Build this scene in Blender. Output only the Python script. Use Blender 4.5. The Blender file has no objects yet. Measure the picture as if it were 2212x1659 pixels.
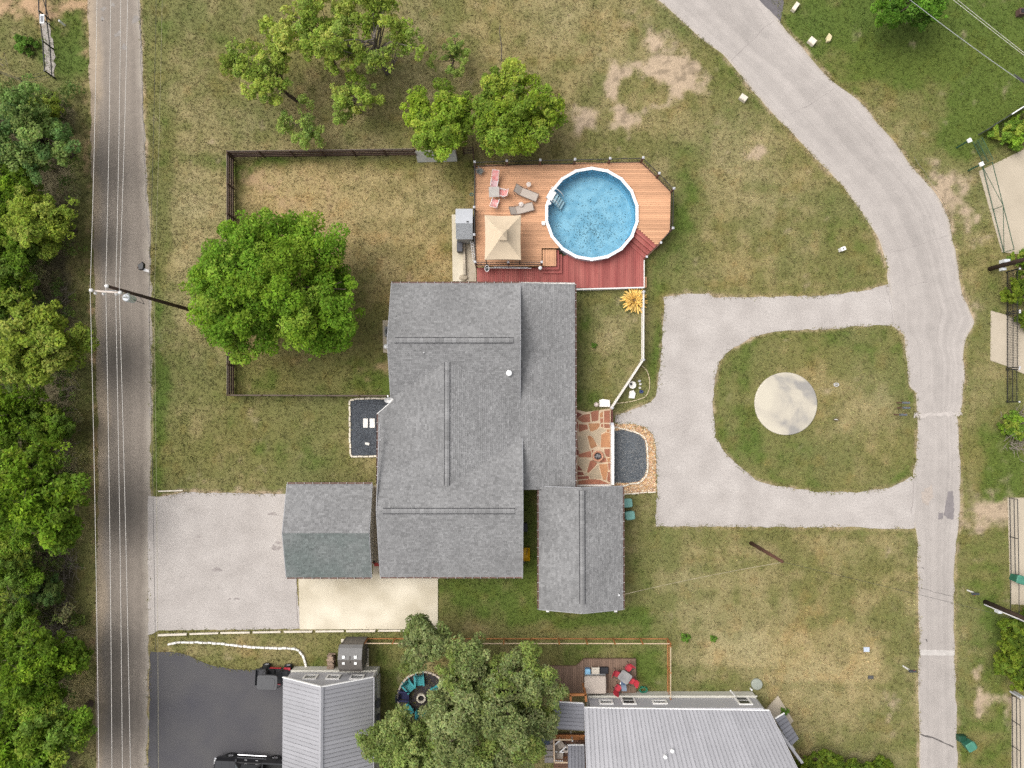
import bpy, math, random
import numpy as np
from mathutils import Vector, Matrix
from mathutils.geometry import tessellate_polygon

R = math.radians
scene = bpy.context.scene
col = scene.collection

# ------------------------------------------------------------------ camera
CAM_H = 54.6            # drone height in metres
FPX = 1475.0            # focal length in plan units (2212 units across the picture)
TILT = math.atan(38.5 / FPX)
cam_data = bpy.data.cameras.new('camera')
cam_data.sensor_fit = 'HORIZONTAL'
cam_data.angle = 2 * math.atan(1106.0 / FPX)
cam_data.clip_start = 0.5
cam_data.clip_end = 6000
cam = bpy.data.objects.new('camera', cam_data)
cam.location = (0, 0, CAM_H)
cam.rotation_euler = (TILT, 0, 0)
col.objects.link(cam)
scene.camera = cam

# ------------------------------------------------------------------ sky, sun, exposure
SUN_EL, SUN_AZ = 58.0, 292.0     # degrees; azimuth clockwise from +Y
world = bpy.data.worlds.new('World')
scene.world = world
world.use_nodes = True
wn, wl = world.node_tree.nodes, world.node_tree.links
wn.clear()
w_out = wn.new('ShaderNodeOutputWorld')
w_bg = wn.new('ShaderNodeBackground')
w_bg.inputs['Strength'].default_value = 0.15
w_sky = wn.new('ShaderNodeTexSky')
w_sky.sky_type = 'NISHITA'
w_sky.sun_disc = False
w_sky.sun_elevation = R(SUN_EL)
w_sky.sun_rotation = R(SUN_AZ)
w_sky.air_density = 1.0
w_sky.dust_density = 6.0
w_sky.ozone_density = 1.0
w_hsv = wn.new('ShaderNodeHueSaturation')      # the overcast takes the blue out of the sky
w_hsv.inputs['Saturation'].default_value = 0.22
wl.new(w_sky.outputs['Color'], w_hsv.inputs['Color'])
wl.new(w_hsv.outputs['Color'], w_bg.inputs['Color'])
wl.new(w_bg.outputs['Background'], w_out.inputs['Surface'])
sun_data = bpy.data.lights.new('sun', 'SUN')
sun_data.energy = 1.0
sun_data.angle = R(55)
sun_data.color = (1.0, 0.965, 0.91)
sun = bpy.data.objects.new('sun', sun_data)
az, el = R(SUN_AZ), R(SUN_EL)
sdir = Vector((math.sin(az) * math.cos(el), math.cos(az) * math.cos(el), math.sin(el)))
sun.rotation_euler = (-sdir).to_track_quat('-Z', 'Y').to_euler()
sun.location = sdir * 80
col.objects.link(sun)
scene.view_settings.view_transform = 'Standard'
scene.view_settings.look = 'None'
scene.view_settings.gamma = 1
scene.view_settings.use_curve_mapping = False
scene.view_settings.exposure = 0.42
scene.render.engine = 'CYCLES'
scene.cycles.max_bounces = 6
scene.cycles.transparent_max_bounces = 12
scene.cycles.caustics_reflective = False
scene.cycles.caustics_refractive = False
scene.cycles.use_denoising = False

# ------------------------------------------------------------------ survey: plan units -> metres
CT, ST = math.cos(TILT), math.sin(TILT)
def P(u, v, z=0.0):
    """point of the site at height z that was measured at plan position (u, v)"""
    a = (u - 1106.0) / FPX
    b = -(v - 829.5) / FPX
    dy = b * CT + ST
    dz = b * ST - CT
    t = (z - CAM_H) / dz
    return Vector((a * t, dy * t, z))
def P2(u, v, z=0.0):
    p = P(u, v, z); return (p.x, p.y)
PX = 27.0               # plan units per metre on the ground
def unP(x, y):
    """inverse of P on the ground, numpy arrays"""
    # camera space: c = Rx(-t) * (x, y, -H)
    cy = y * CT + (-CAM_H) * ST
    cz = -y * ST + (-CAM_H) * CT
    return 1106.0 + FPX * x / (-cz), 829.5 - FPX * cy / (-cz)

rng = np.random.default_rng(7)
random.seed(7)

# ------------------------------------------------------------------ mesh helpers
def tag(o, label=None, cat=None, group=None, kind=None):
    if label: o['label'] = label
    if cat: o['category'] = cat
    if group: o['group'] = group
    if kind: o['kind'] = kind
    return o

def origin_of(o):
    v = Vector((0, 0, 0))
    while o is not None:
        v += o.location; o = o.parent
    return v

def empty(name, loc, label=None, cat=None, group=None, kind=None):
    o = bpy.data.objects.new(name, None)
    o.empty_display_size = 0.2
    o.location = loc
    col.objects.link(o)
    return tag(o, label, cat, group, kind)

def link(name, me, parent=None, mat=None):
    o = bpy.data.objects.new(name, me)
    col.objects.link(o)
    if parent is not None: o.parent = parent
    if mat is not None and not me.materials: me.materials.append(mat)
    return o

class MB:
    """collects shapes in site coordinates; build() links them as one mesh object"""
    def __init__(self):
        self.v, self.f, self.t = [], [], []
        self.tint = 0.5
    def add(self, vs, fs):
        n = len(self.v)
        self.v += [tuple(p) for p in vs]
        for f in fs:
            self.f.append([i + n for i in f]); self.t.append(self.tint)
        return self
    def box(self, c, s, rz=0.0, M=None):
        hx, hy, hz = s[0] / 2, s[1] / 2, s[2] / 2
        pts = [Vector((x, y, z)) for z in (-hz, hz) for (x, y) in ((-hx, -hy), (hx, -hy), (hx, hy), (-hx, hy))]
        if M is not None: pts = [M @ p for p in pts]
        if rz:
            q = Matrix.Rotation(rz, 3, 'Z'); pts = [q @ p for p in pts]
        c = Vector(c)
        return self.add([p + c for p in pts], [(3, 2, 1, 0), (4, 5, 6, 7), (0, 1, 5, 4), (1, 2, 6, 5), (2, 3, 7, 6), (3, 0, 4, 7)])
    def beam(self, a, b, w, h, up=Vector((0, 0, 1))):
        a, b = Vector(a), Vector(b)
        d = (b - a).normalized()
        s = d.cross(up)
        if s.length < 1e-4: s = d.cross(Vector((1, 0, 0)))
        s.normalize(); n = s.cross(d)
        vs = []
        for p in (a, b):
            for (i, j) in ((-1, -1), (1, -1), (1, 1), (-1, 1)):
                vs.append(p + s * (i * w / 2) + n * (j * h / 2))
        return self.add(vs, [(0, 1, 2, 3), (7, 6, 5, 4), (1, 0, 4, 5), (2, 1, 5, 6), (3, 2, 6, 7), (0, 3, 7, 4)])
    def tube(self, pts, r, n=6, r1=None, caps=True):
        pts = [Vector(p) for p in pts]
        m = len(pts)
        base = []
        for i, p in enumerate(pts):
            d = (pts[min(i + 1, m - 1)] - pts[max(i - 1, 0)])
            d = d.normalized() if d.length > 1e-9 else Vector((0, 0, 1))
            ref = Vector((0, 0, 1)) if abs(d.z) < 0.9 else Vector((1, 0, 0))
            s = d.cross(ref).normalized(); t = s.cross(d)
            rr = r[i] if isinstance(r, (list, tuple)) else (r + (r1 - r) * i / max(m - 1, 1) if r1 is not None else r)
            for k in range(n):
                a = 2 * math.pi * k / n
                base.append(p + s * (math.cos(a) * rr) + t * (math.sin(a) * rr))
        fs = []
        for i in range(m - 1):
            for k in range(n):
                k2 = (k + 1) % n
                fs.append((i * n + k, i * n + k2, (i + 1) * n + k2, (i + 1) * n + k))
        if caps:
            fs.append(tuple(range(n))[::-1]); fs.append(tuple((m - 1) * n + k for k in range(n)))
        return self.add(base, fs)
    def lathe(self, c, prof, n=16, sx=1.0, sy=1.0):
        """prof: list of (radius, z)"""
        c = Vector(c); vs, fs = [], []
        for (r, z) in prof:
            for k in range(n):
                a = 2 * math.pi * k / n
                vs.append(c + Vector((r * sx * math.cos(a), r * sy * math.sin(a), z)))
        m = len(prof)
        for i in range(m - 1):
            for k in range(n):
                k2 = (k + 1) % n
                fs.append((i * n + k, i * n + k2, (i + 1) * n + k2, (i + 1) * n + k))
        fs.append(tuple(range(n))[::-1]); fs.append(tuple((m - 1) * n + k for k in range(n)))
        return self.add(vs, fs)
    def prism(self, poly, z0, z1, inset=0.0):
        """poly: list of (x, y) counterclockwise or not; top may be inset a little for a soft edge"""
        a = sum(poly[i][0] * poly[(i + 1) % len(poly)][1] - poly[(i + 1) % len(poly)][0] * poly[i][1] for i in range(len(poly)))
        if a < 0: poly = poly[::-1]
        n = len(poly)
        cx = sum(p[0] for p in poly) / n; cy = sum(p[1] for p in poly) / n
        vs = [(x, y, z0) for x, y in poly]
        if inset:
            vs += [(x, y, z1 - inset) for x, y in poly]
            top = []
            for x, y in poly:
                d = math.hypot(x - cx, y - cy) or 1
                k = max(0, 1 - inset / d); top.append((cx + (x - cx) * k, cy + (y - cy) * k, z1))
            vs += top; L = 3
        else:
            vs += [(x, y, z1) for x, y in poly]; L = 2
        fs = []
        for l in range(L - 1):
            for i in range(n):
                j = (i + 1) % n
                fs.append((l * n + i, l * n + j, (l + 1) * n + j, (l + 1) * n + i))
        off = len(self.v)
        self.add(vs, fs)
        tr = tessellate_polygon([[Vector((x, y, 0)) for x, y in poly]])
        for t in tr:
            p = [Vector((*poly[i], 0)) for i in t]
            if (p[1] - p[0]).cross(p[2] - p[0]).z < 0: t = t[::-1]
            self.f.append([off + (L - 1) * n + i for i in t]); self.t.append(self.tint)
            self.f.append([off + i for i in t[::-1]]); self.t.append(self.tint)
        return self
    def slab(self, pts, th):
        """flat polygon in space given a thickness downward"""
        pts = [Vector(p) for p in pts]; n = len(pts)
        nrm = Vector((0, 0, 0))
        for i in range(n):
            a, b = pts[i], pts[(i + 1) % n]
            nrm += a.cross(b)
        if nrm.z < 0: pts = pts[::-1]
        low = [p - Vector((0, 0, th)) for p in pts]
        fs = [tuple(range(n)), tuple(range(2 * n - 1, n - 1, -1))]
        for i in range(n):
            j = (i + 1) % n
            fs.append((i, i + n, j + n, j))
        return self.add(pts + low, fs)
    def mesh(self, name, mat, origin=Vector((0, 0, 0)), smooth=False):
        me = bpy.data.meshes.new(name)
        o = origin
        me.from_pydata([(x - o.x, y - o.y, z - o.z) for x, y, z in self.v], [], self.f)
        if len(set(self.t)) > 1:
            at = me.attributes.new('tint', 'FLOAT', 'FACE')
            at.data.foreach_set('value', self.t)
        if smooth: me.shade_smooth()
        me.materials.append(mat)
        return me
    def build(self, name, mat, parent=None, smooth=False):
        o = origin_of(parent) if parent is not None else Vector((0, 0, 0))
        return link(name, self.mesh(name, mat, o, smooth), parent)
    def thing(self, name, mat, label, cat, group=None, kind=None, smooth=False):
        """a thing that is one mesh: its origin goes to its base"""
        xs = [p[0] for p in self.v]; ys = [p[1] for p in self.v]; zs = [p[2] for p in self.v]
        o = Vector(((min(xs) + max(xs)) / 2, (min(ys) + max(ys)) / 2, min(zs)))
        ob = link(name, self.mesh(name, mat, o, smooth))
        ob.location = o
        return tag(ob, label, cat, group, kind)

def copy_tree(o, parent=None):
    c = o.copy(); col.objects.link(c); c.parent = parent
    for ch in list(o.children): copy_tree(ch, c)
    return c

def place(proto, first, loc, rz, label, group=None):
    o = proto if first else copy_tree(proto)
    o.location = loc; o.rotation_euler = (0, 0, rz)
    o['label'] = label
    if group: o['group'] = group
    return o

def fast_mesh(name, verts, nper, mat, colors=None, uvn=None):
    """many separate polygons of nper corners, verts (N*nper, 3); colors (N, 3) per face"""
    n = len(verts) // nper
    me = bpy.data.meshes.new(name)
    me.vertices.add(len(verts)); me.vertices.foreach_set('co', np.asarray(verts, dtype=np.float32).ravel())
    me.loops.add(len(verts)); me.loops.foreach_set('vertex_index', np.arange(len(verts), dtype=np.int32))
    me.polygons.add(n); me.polygons.foreach_set('loop_start', np.arange(0, len(verts), nper, dtype=np.int32))
    me.update(calc_edges=True)
    if colors is not None:
        at = me.attributes.new('leafcol', 'FLOAT_COLOR', 'FACE')
        c4 = np.ones((n, 4), dtype=np.float32); c4[:, :3] = colors
        at.data.foreach_set('color', c4.ravel())
    me.materials.append(mat)
    return me

# numpy value noise -------------------------------------------------
def vnoise(x, y, scale, seed):
    g = np.random.default_rng(seed).random((256, 256))
    xs, ys = np.asarray(x) / scale + 1000.3, np.asarray(y) / scale + 1000.7
    xi, yi = np.floor(xs).astype(int), np.floor(ys).astype(int)
    fx, fy = xs - xi, ys - yi
    fx = fx * fx * (3 - 2 * fx); fy = fy * fy * (3 - 2 * fy)
    a = g[xi % 256, yi % 256]; b = g[(xi + 1) % 256, yi % 256]
    c = g[xi % 256, (yi + 1) % 256]; d = g[(xi + 1) % 256, (yi + 1) % 256]
    return (a * (1 - fx) + b * fx) * (1 - fy) + (c * (1 - fx) + d * fx) * fy
def fbm(x, y, scale, seed, octs=4, gain=0.55):
    s, w, tot = 0, 1.0, 0
    for k in range(octs):
        s = s + w * vnoise(x, y, scale / 2 ** k, seed + k); tot += w; w *= gain
    return s / tot
def smooth(a, b, x):
    t = np.clip((x - a) / (b - a), 0, 1); return t * t * (3 - 2 * t)
def inside(poly, x, y):
    r = np.zeros(np.shape(x), bool); n = len(poly)
    for i in range(n):
        x0, y0 = poly[i]; x1, y1 = poly[(i + 1) % n]
        if y0 == y1: continue
        c = ((y0 > y) != (y1 > y)) & (x < (x1 - x0) * (y - y0) / (y1 - y0) + x0)
        r ^= c
    return r
def ragged(poly, amp, step, seed, closed=True):
    """walk a polygon (metres) in short steps and shift each point a little"""
    rr = random.Random(seed); out = []
    n = len(poly)
    for i in range(n if closed else n - 1):
        a, b = poly[i], poly[(i + 1) % n]
        L = math.hypot(b[0] - a[0], b[1] - a[1]); k = max(1, int(L / step))
        for j in range(k):
            t = j / k
            out.append((a[0] + (b[0] - a[0]) * t + rr.uniform(-amp, amp), a[1] + (b[1] - a[1]) * t + rr.uniform(-amp, amp)))
    if not closed: out.append(poly[-1])
    return out
def smooth_closed(pts, k=4):
    """Catmull-Rom through plan points"""
    out = []; n = len(pts)
    for i in range(n):
        p0, p1, p2, p3 = pts[i - 1], pts[i], pts[(i + 1) % n], pts[(i + 2) % n]
        for j in range(k):
            t = j / k
            out.append(tuple(0.5 * ((2 * p1[c]) + (-p0[c] + p2[c]) * t + (2 * p0[c] - 5 * p1[c] + 4 * p2[c] - p3[c]) * t * t + (-p0[c] + 3 * p1[c] - 3 * p2[c] + p3[c]) * t ** 3) for c in (0, 1)))
    return out
def polyline(pts, k=5):
    out = []; n = len(pts)
    for i in range(n - 1):
        p0, p1, p2, p3 = pts[max(i - 1, 0)], pts[i], pts[i + 1], pts[min(i + 2, n - 1)]
        for j in range(k):
            t = j / k
            out.append(tuple(0.5 * ((2 * p1[c]) + (-p0[c] + p2[c]) * t + (2 * p0[c] - 5 * p1[c] + 4 * p2[c] - p3[c]) * t * t + (-p0[c] + 3 * p1[c] - 3 * p2[c] + p3[c]) * t ** 3) for c in range(len(p1))))
    out.append(tuple(pts[-1])); return out

# ------------------------------------------------------------------ materials
def new_mat(name):
    m = bpy.data.materials.new(name); m.use_nodes = True
    return m, m.node_tree.nodes, m.node_tree.links, m.node_tree.nodes['Principled BSDF']
def nd(ns, t, **kw):
    n = ns.new(t)
    for k, v in kw.items(): setattr(n, k, v)
    return n
def c4(c): return (c[0], c[1], c[2], 1)
MATS = {}
def mat(name, c, rough=0.7, var=0.12, scale=3.0, c2=None, metal=0.0, spec=0.3, bump=0.0, bscale=40.0, per_obj=0.0, fine=0.0, fscale=30.0, tint=0.0, stretch=None, coat=0.0):
    """base colour c broken up by large noise (towards c2 or darker/lighter), fine grain, per-object and per-face shifts, relief"""
    if name in MATS: return MATS[name]
    m, ns, ls, b = new_mat(name)
    b.inputs['Roughness'].default_value = rough
    b.inputs['Metallic'].default_value = metal
    b.inputs['Specular IOR Level'].default_value = spec
    if coat: b.inputs['Coat Weight'].default_value = coat
    geo = nd(ns, 'ShaderNodeNewGeometry')
    vec = geo.outputs['Position']
    if stretch:
        mp = nd(ns, 'ShaderNodeMapping'); mp.inputs['Scale'].default_value = stretch
        ls.new(vec, mp.inputs['Vector']); vec = mp.outputs['Vector']
    n1 = nd(ns, 'ShaderNodeTexNoise'); n1.inputs['Scale'].default_value = scale; n1.inputs['Detail'].default_value = 5
    ls.new(vec, n1.inputs['Vector'])
    ramp = nd(ns, 'ShaderNodeMapRange'); ramp.inputs['From Min'].default_value = 0.3; ramp.inputs['From Max'].default_value = 0.7
    ls.new(n1.outputs['Fac'], ramp.inputs['Value'])
    mix = nd(ns, 'ShaderNodeMix', data_type='RGBA')
    ls.new(ramp.outputs['Result'], mix.inputs['Factor'])
    if c2 is None:
        mix.inputs['A'].default_value = c4([x * (1 - var) for x in c]); mix.inputs['B'].default_value = c4([min(1, x * (1 + var)) for x in c])
    else:
        mix.inputs['A'].default_value = c4(c); mix.inputs['B'].default_value = c4(c2)
    out = mix.outputs['Result']
    def scaled(val_socket, amt, cur):
        mr = nd(ns, 'ShaderNodeMapRange'); mr.inputs['To Min'].default_value = 1 - amt; mr.inputs['To Max'].default_value = 1 + amt
        ls.new(val_socket, mr.inputs['Value'])
        hv = nd(ns, 'ShaderNodeHueSaturation'); ls.new(mr.outputs['Result'], hv.inputs['Value']); ls.new(cur, hv.inputs['Color'])
        return hv.outputs['Color']
    if fine:
        n2 = nd(ns, 'ShaderNodeTexNoise'); n2.inputs['Scale'].default_value = fscale; n2.inputs['Detail'].default_value = 3
        ls.new(vec, n2.inputs['Vector'])
        r2 = nd(ns, 'ShaderNodeMapRange'); r2.inputs['From Min'].default_value = 0.25; r2.inputs['From Max'].default_value = 0.75
        ls.new(n2.outputs['Fac'], r2.inputs['Value'])
        out = scaled(r2.outputs['Result'], fine, out)
    if per_obj:
        oi = nd(ns, 'ShaderNodeObjectInfo'); out = scaled(oi.outputs['Random'], per_obj, out)
    if tint:
        at = nd(ns, 'ShaderNodeAttribute'); at.attribute_name = 'tint'; out = scaled(at.outputs['Fac'], tint, out)
    ls.new(out, b.inputs['Base Color'])
    if bump:
        n3 = nd(ns, 'ShaderNodeTexNoise'); n3.inputs['Scale'].default_value = bscale; n3.inputs['Detail'].default_value = 4
        ls.new(vec, n3.inputs['Vector'])
        bp = nd(ns, 'ShaderNodeBump'); bp.inputs['Strength'].default_value = bump; bp.inputs['Distance'].default_value = 0.05
        ls.new(n3.outputs['Fac'], bp.inputs['Height']); ls.new(bp.outputs['Normal'], b.inputs['Normal'])
    MATS[name] = m
    return m

def attr_mat(name, attr, rough=0.9, fine=0.25, fscale=12.0, fine2=0.0, f2scale=60.0, bump=0.3, bscale=25.0, spec=0.15, stretch=None):
    """colour read from a painted-once colour attribute (what the surface is made of), grain on top"""
    m, ns, ls, b = new_mat(name)
    b.inputs['Roughness'].default_value = rough; b.inputs['Specular IOR Level'].default_value = spec
    at = nd(ns, 'ShaderNodeAttribute'); at.attribute_name = attr
    geo = nd(ns, 'ShaderNodeNewGeometry'); vec = geo.outputs['Position']
    if stretch:
        mp = nd(ns, 'ShaderNodeMapping'); mp.inputs['Scale'].default_value = stretch
        ls.new(vec, mp.inputs['Vector']); vec = mp.outputs['Vector']
    out = at.outputs['Color']
    for amt, sc in ((fine, fscale), (fine2, f2scale)):
        if not amt: continue
        n2 = nd(ns, 'ShaderNodeTexNoise'); n2.inputs['Scale'].default_value = sc; n2.inputs['Detail'].default_value = 4
        ls.new(vec, n2.inputs['Vector'])
        r2 = nd(ns, 'ShaderNodeMapRange'); r2.inputs['From Min'].default_value = 0.28; r2.inputs['From Max'].default_value = 0.72
        r2.inputs['To Min'].default_value = 1 - amt; r2.inputs['To Max'].default_value = 1 + amt
        ls.new(n2.outputs['Fac'], r2.inputs['Value'])
        hv = nd(ns, 'ShaderNodeHueSaturation'); ls.new(r2.outputs['Result'], hv.inputs['Value']); ls.new(out, hv.inputs['Color'])
        out = hv.outputs['Color']
    ls.new(out, b.inputs['Base Color'])
    if bump:
        n3 = nd(ns, 'ShaderNodeTexNoise'); n3.inputs['Scale'].default_value = bscale; n3.inputs['Detail'].default_value = 4
        ls.new(vec, n3.inputs['Vector'])
        bp = nd(ns, 'ShaderNodeBump'); bp.inputs['Strength'].default_value = bump; bp.inputs['Distance'].default_value = 0.06
        ls.new(n3.outputs['Fac'], bp.inputs['Height']); ls.new(bp.outputs['Normal'], b.inputs['Normal'])
    return m

def leaf_mat(name, trans=0.42):
    m, ns, ls, b = new_mat(name)
    at = nd(ns, 'ShaderNodeAttribute'); at.attribute_name = 'leafcol'
    oi = nd(ns, 'ShaderNodeObjectInfo')
    mr = nd(ns, 'ShaderNodeMapRange'); mr.inputs['To Min'].default_value = 0.9; mr.inputs['To Max'].default_value = 1.1
    ls.new(oi.outputs['Random'], mr.inputs['Value'])
    hv = nd(ns, 'ShaderNodeHueSaturation'); ls.new(mr.outputs['Result'], hv.inputs['Value']); ls.new(at.outputs['Color'], hv.inputs['Color'])
    ls.new(hv.outputs['Color'], b.inputs['Base Color'])
    b.inputs['Roughness'].default_value = 0.6; b.inputs['Specular IOR Level'].default_value = 0.08
    tr = nd(ns, 'ShaderNodeBsdfTranslucent'); ls.new(hv.outputs['Color'], tr.inputs['Color'])
    mx = nd(ns, 'ShaderNodeMixShader'); mx.inputs['Fac'].default_value = trans
    ls.new(b.outputs['BSDF'], mx.inputs[1]); ls.new(tr.outputs['BSDF'], mx.inputs[2])
    ls.new(mx.outputs['Shader'], ns['Material Output'].inputs['Surface'])
    return m
# ================================================================== THE SETTING
# ------------------------------------------------------------------ outlines (plan units)
ROAD_L = [(184, -260), (188, 0), (194, 280), (200, 553), (207, 800), (211, 1032), (207, 1300), (205, 1659), (204, 1950)]
ROAD_R = [(294, -260), (303, 0), (310, 150), (314, 300), (322, 450), (327, 553), (329, 800), (326, 1032), (324, 1200), (322, 1400), (319, 1659), (318, 1950)]
LANE_L = [(1150, -230), (1300, -100), (1420, 0), (1474.6, 50), (1518, 87), (1558, 117), (1584.6, 147), (1621, 193), (1674.6, 253), (1708, 287), (1758, 340), (1808, 390), (1841, 433), (1874.6, 483), (1896, 516), (1908, 553), (1915, 583), (1916, 614), (1928, 699), (1951, 723), (1956, 766), (1964, 833), (1978, 850), (1981, 916), (1978, 983), (1972, 1029), (1971.6, 1108), (1975, 1135), (1981, 1170), (1985, 1372), (1983, 1500), (1985, 1659), (1986, 1950)]
LANE_R = [(1510, -230), (1600, -90), (1688, 45), (1708, 73), (1731, 97), (1758, 130), (1798, 173), (1858, 217), (1891, 257), (1934.6, 307), (1974.6, 363), (2014.6, 407), (2041, 447), (2054.6, 483), (2063, 533), (2073, 583), (2079.5, 633), (2093, 663), (2106, 697), (2090, 729), (2083, 766), (2084.5, 816), (2078, 889), (2070, 895), (2073, 949), (2076, 1016), (2076, 1069), (2073, 1145), (2064, 1202), (2062, 1372), (2066, 1485), (2070, 1659), (2072, 1950)]
DRIVE_OUT = [(1921, 612), (1880, 625), (1830, 633), (1769, 639), (1650, 641), (1543, 642), (1530, 634), (1476, 636), (1433, 643), (1436, 659), (1430, 733), (1428, 776), (1423, 816), (1421, 836), (1416, 856), (1403, 869), (1366, 886), (1331, 896), (1329, 914), (1366, 916), (1393, 923), (1410, 939), (1416, 966), (1419, 1069), (1415, 1137), (1500, 1137), (1620, 1138), (1740, 1139), (1843, 1139), (1900, 1141), (1976, 1142), (1978, 1040), (1969, 1029), (1950, 1042), (1926, 1053), (1850, 1063), (1769, 1063), (1673, 1049), (1633, 1036), (1590, 1003), (1566, 979), (1545, 943), (1540, 866), (1546, 806), (1553, 783), (1576, 756), (1623, 729), (1676, 716), (1730, 712), (1769, 712), (1850, 705), (1900, 703), (1934, 705)]
LOT_GREY = [(320, 1072), (342, 1074), (397, 1063), (529, 1066), (632, 1067), (640, 1248), (649, 1358), (627, 1359), (342, 1362), (330, 1370), (320, 1372)]
LOT_BLACK = [(324, 1408), (363, 1409), (397, 1412), (425, 1424), (453, 1437), (510, 1446), (567, 1449), (660, 1452), (660, 1950), (316, 1950)]
APRON = [(645, 1240), (946, 1240), (946, 1358), (648, 1359)]
PATIO = [(1242, 884), (1266, 890), (1322, 882), (1321, 1052), (1242, 1052)]
ROCKBED = [(1324, 916), (1366, 916), (1393, 923), (1410, 939), (1416, 966), (1418, 1069), (1417, 1061), (1380, 1067), (1340, 1066), (1324, 1050)]
BLACKBED_E = [(1325, 931), (1343, 928), (1362, 932), (1383, 940), (1394, 953), (1396, 975), (1397, 1010), (1393, 1028), (1380, 1040), (1360, 1043), (1325, 1043)]
BLACKBED_W = [(757, 863), (848, 860), (848, 870), (822, 893), (822, 985), (758, 986)]
CONC_RIGHT = [  # neighbours' concrete drives on the right edge
    [(2114, 370), (2222, 318), (2300, 300), (2300, 560), (2164, 545)],
    [(2140, 671), (2172, 680), (2260, 720), (2260, 830), (2172, 790), (2139, 779)],
    [(2176, 1075), (2290, 1075), (2290, 1310), (2183, 1305)],
    [(2185, 1505), (2290, 1500), (2290, 1720), (2185, 1720)]]
def world_poly(pl, z=0.0): return [P2(u, v, z) for u, v in pl]

PAVED = [ROAD_L + ROAD_R[::-1], LANE_L + LANE_R[::-1], DRIVE_OUT, LOT_GREY, LOT_BLACK, APRON, PATIO, ROCKBED, BLACKBED_E, BLACKBED_W] + CONC_RIGHT
BUILT = [[(850, 612), (1236, 612), (1236, 1050), (1120, 1050), (1120, 1235), (830, 1235), (826, 880)],
         [(1030, 362), (1388, 352), (1446, 414), (1444, 498), (1389, 562), (1389, 620), (1030, 620)],
         [(1170, 1056), (1335, 1056), (1338, 1306), (1172, 1306)], [(635, 1056), (815, 1056), (815, 1250), (635, 1250)],
         [(640, 1444), (818, 1444), (810, 1800), (640, 1800)], [(1200, 1432), (1372, 1426), (1372, 1496), (1620, 1498), (1690, 1600), (1740, 1800), (1200, 1800)]]

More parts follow.
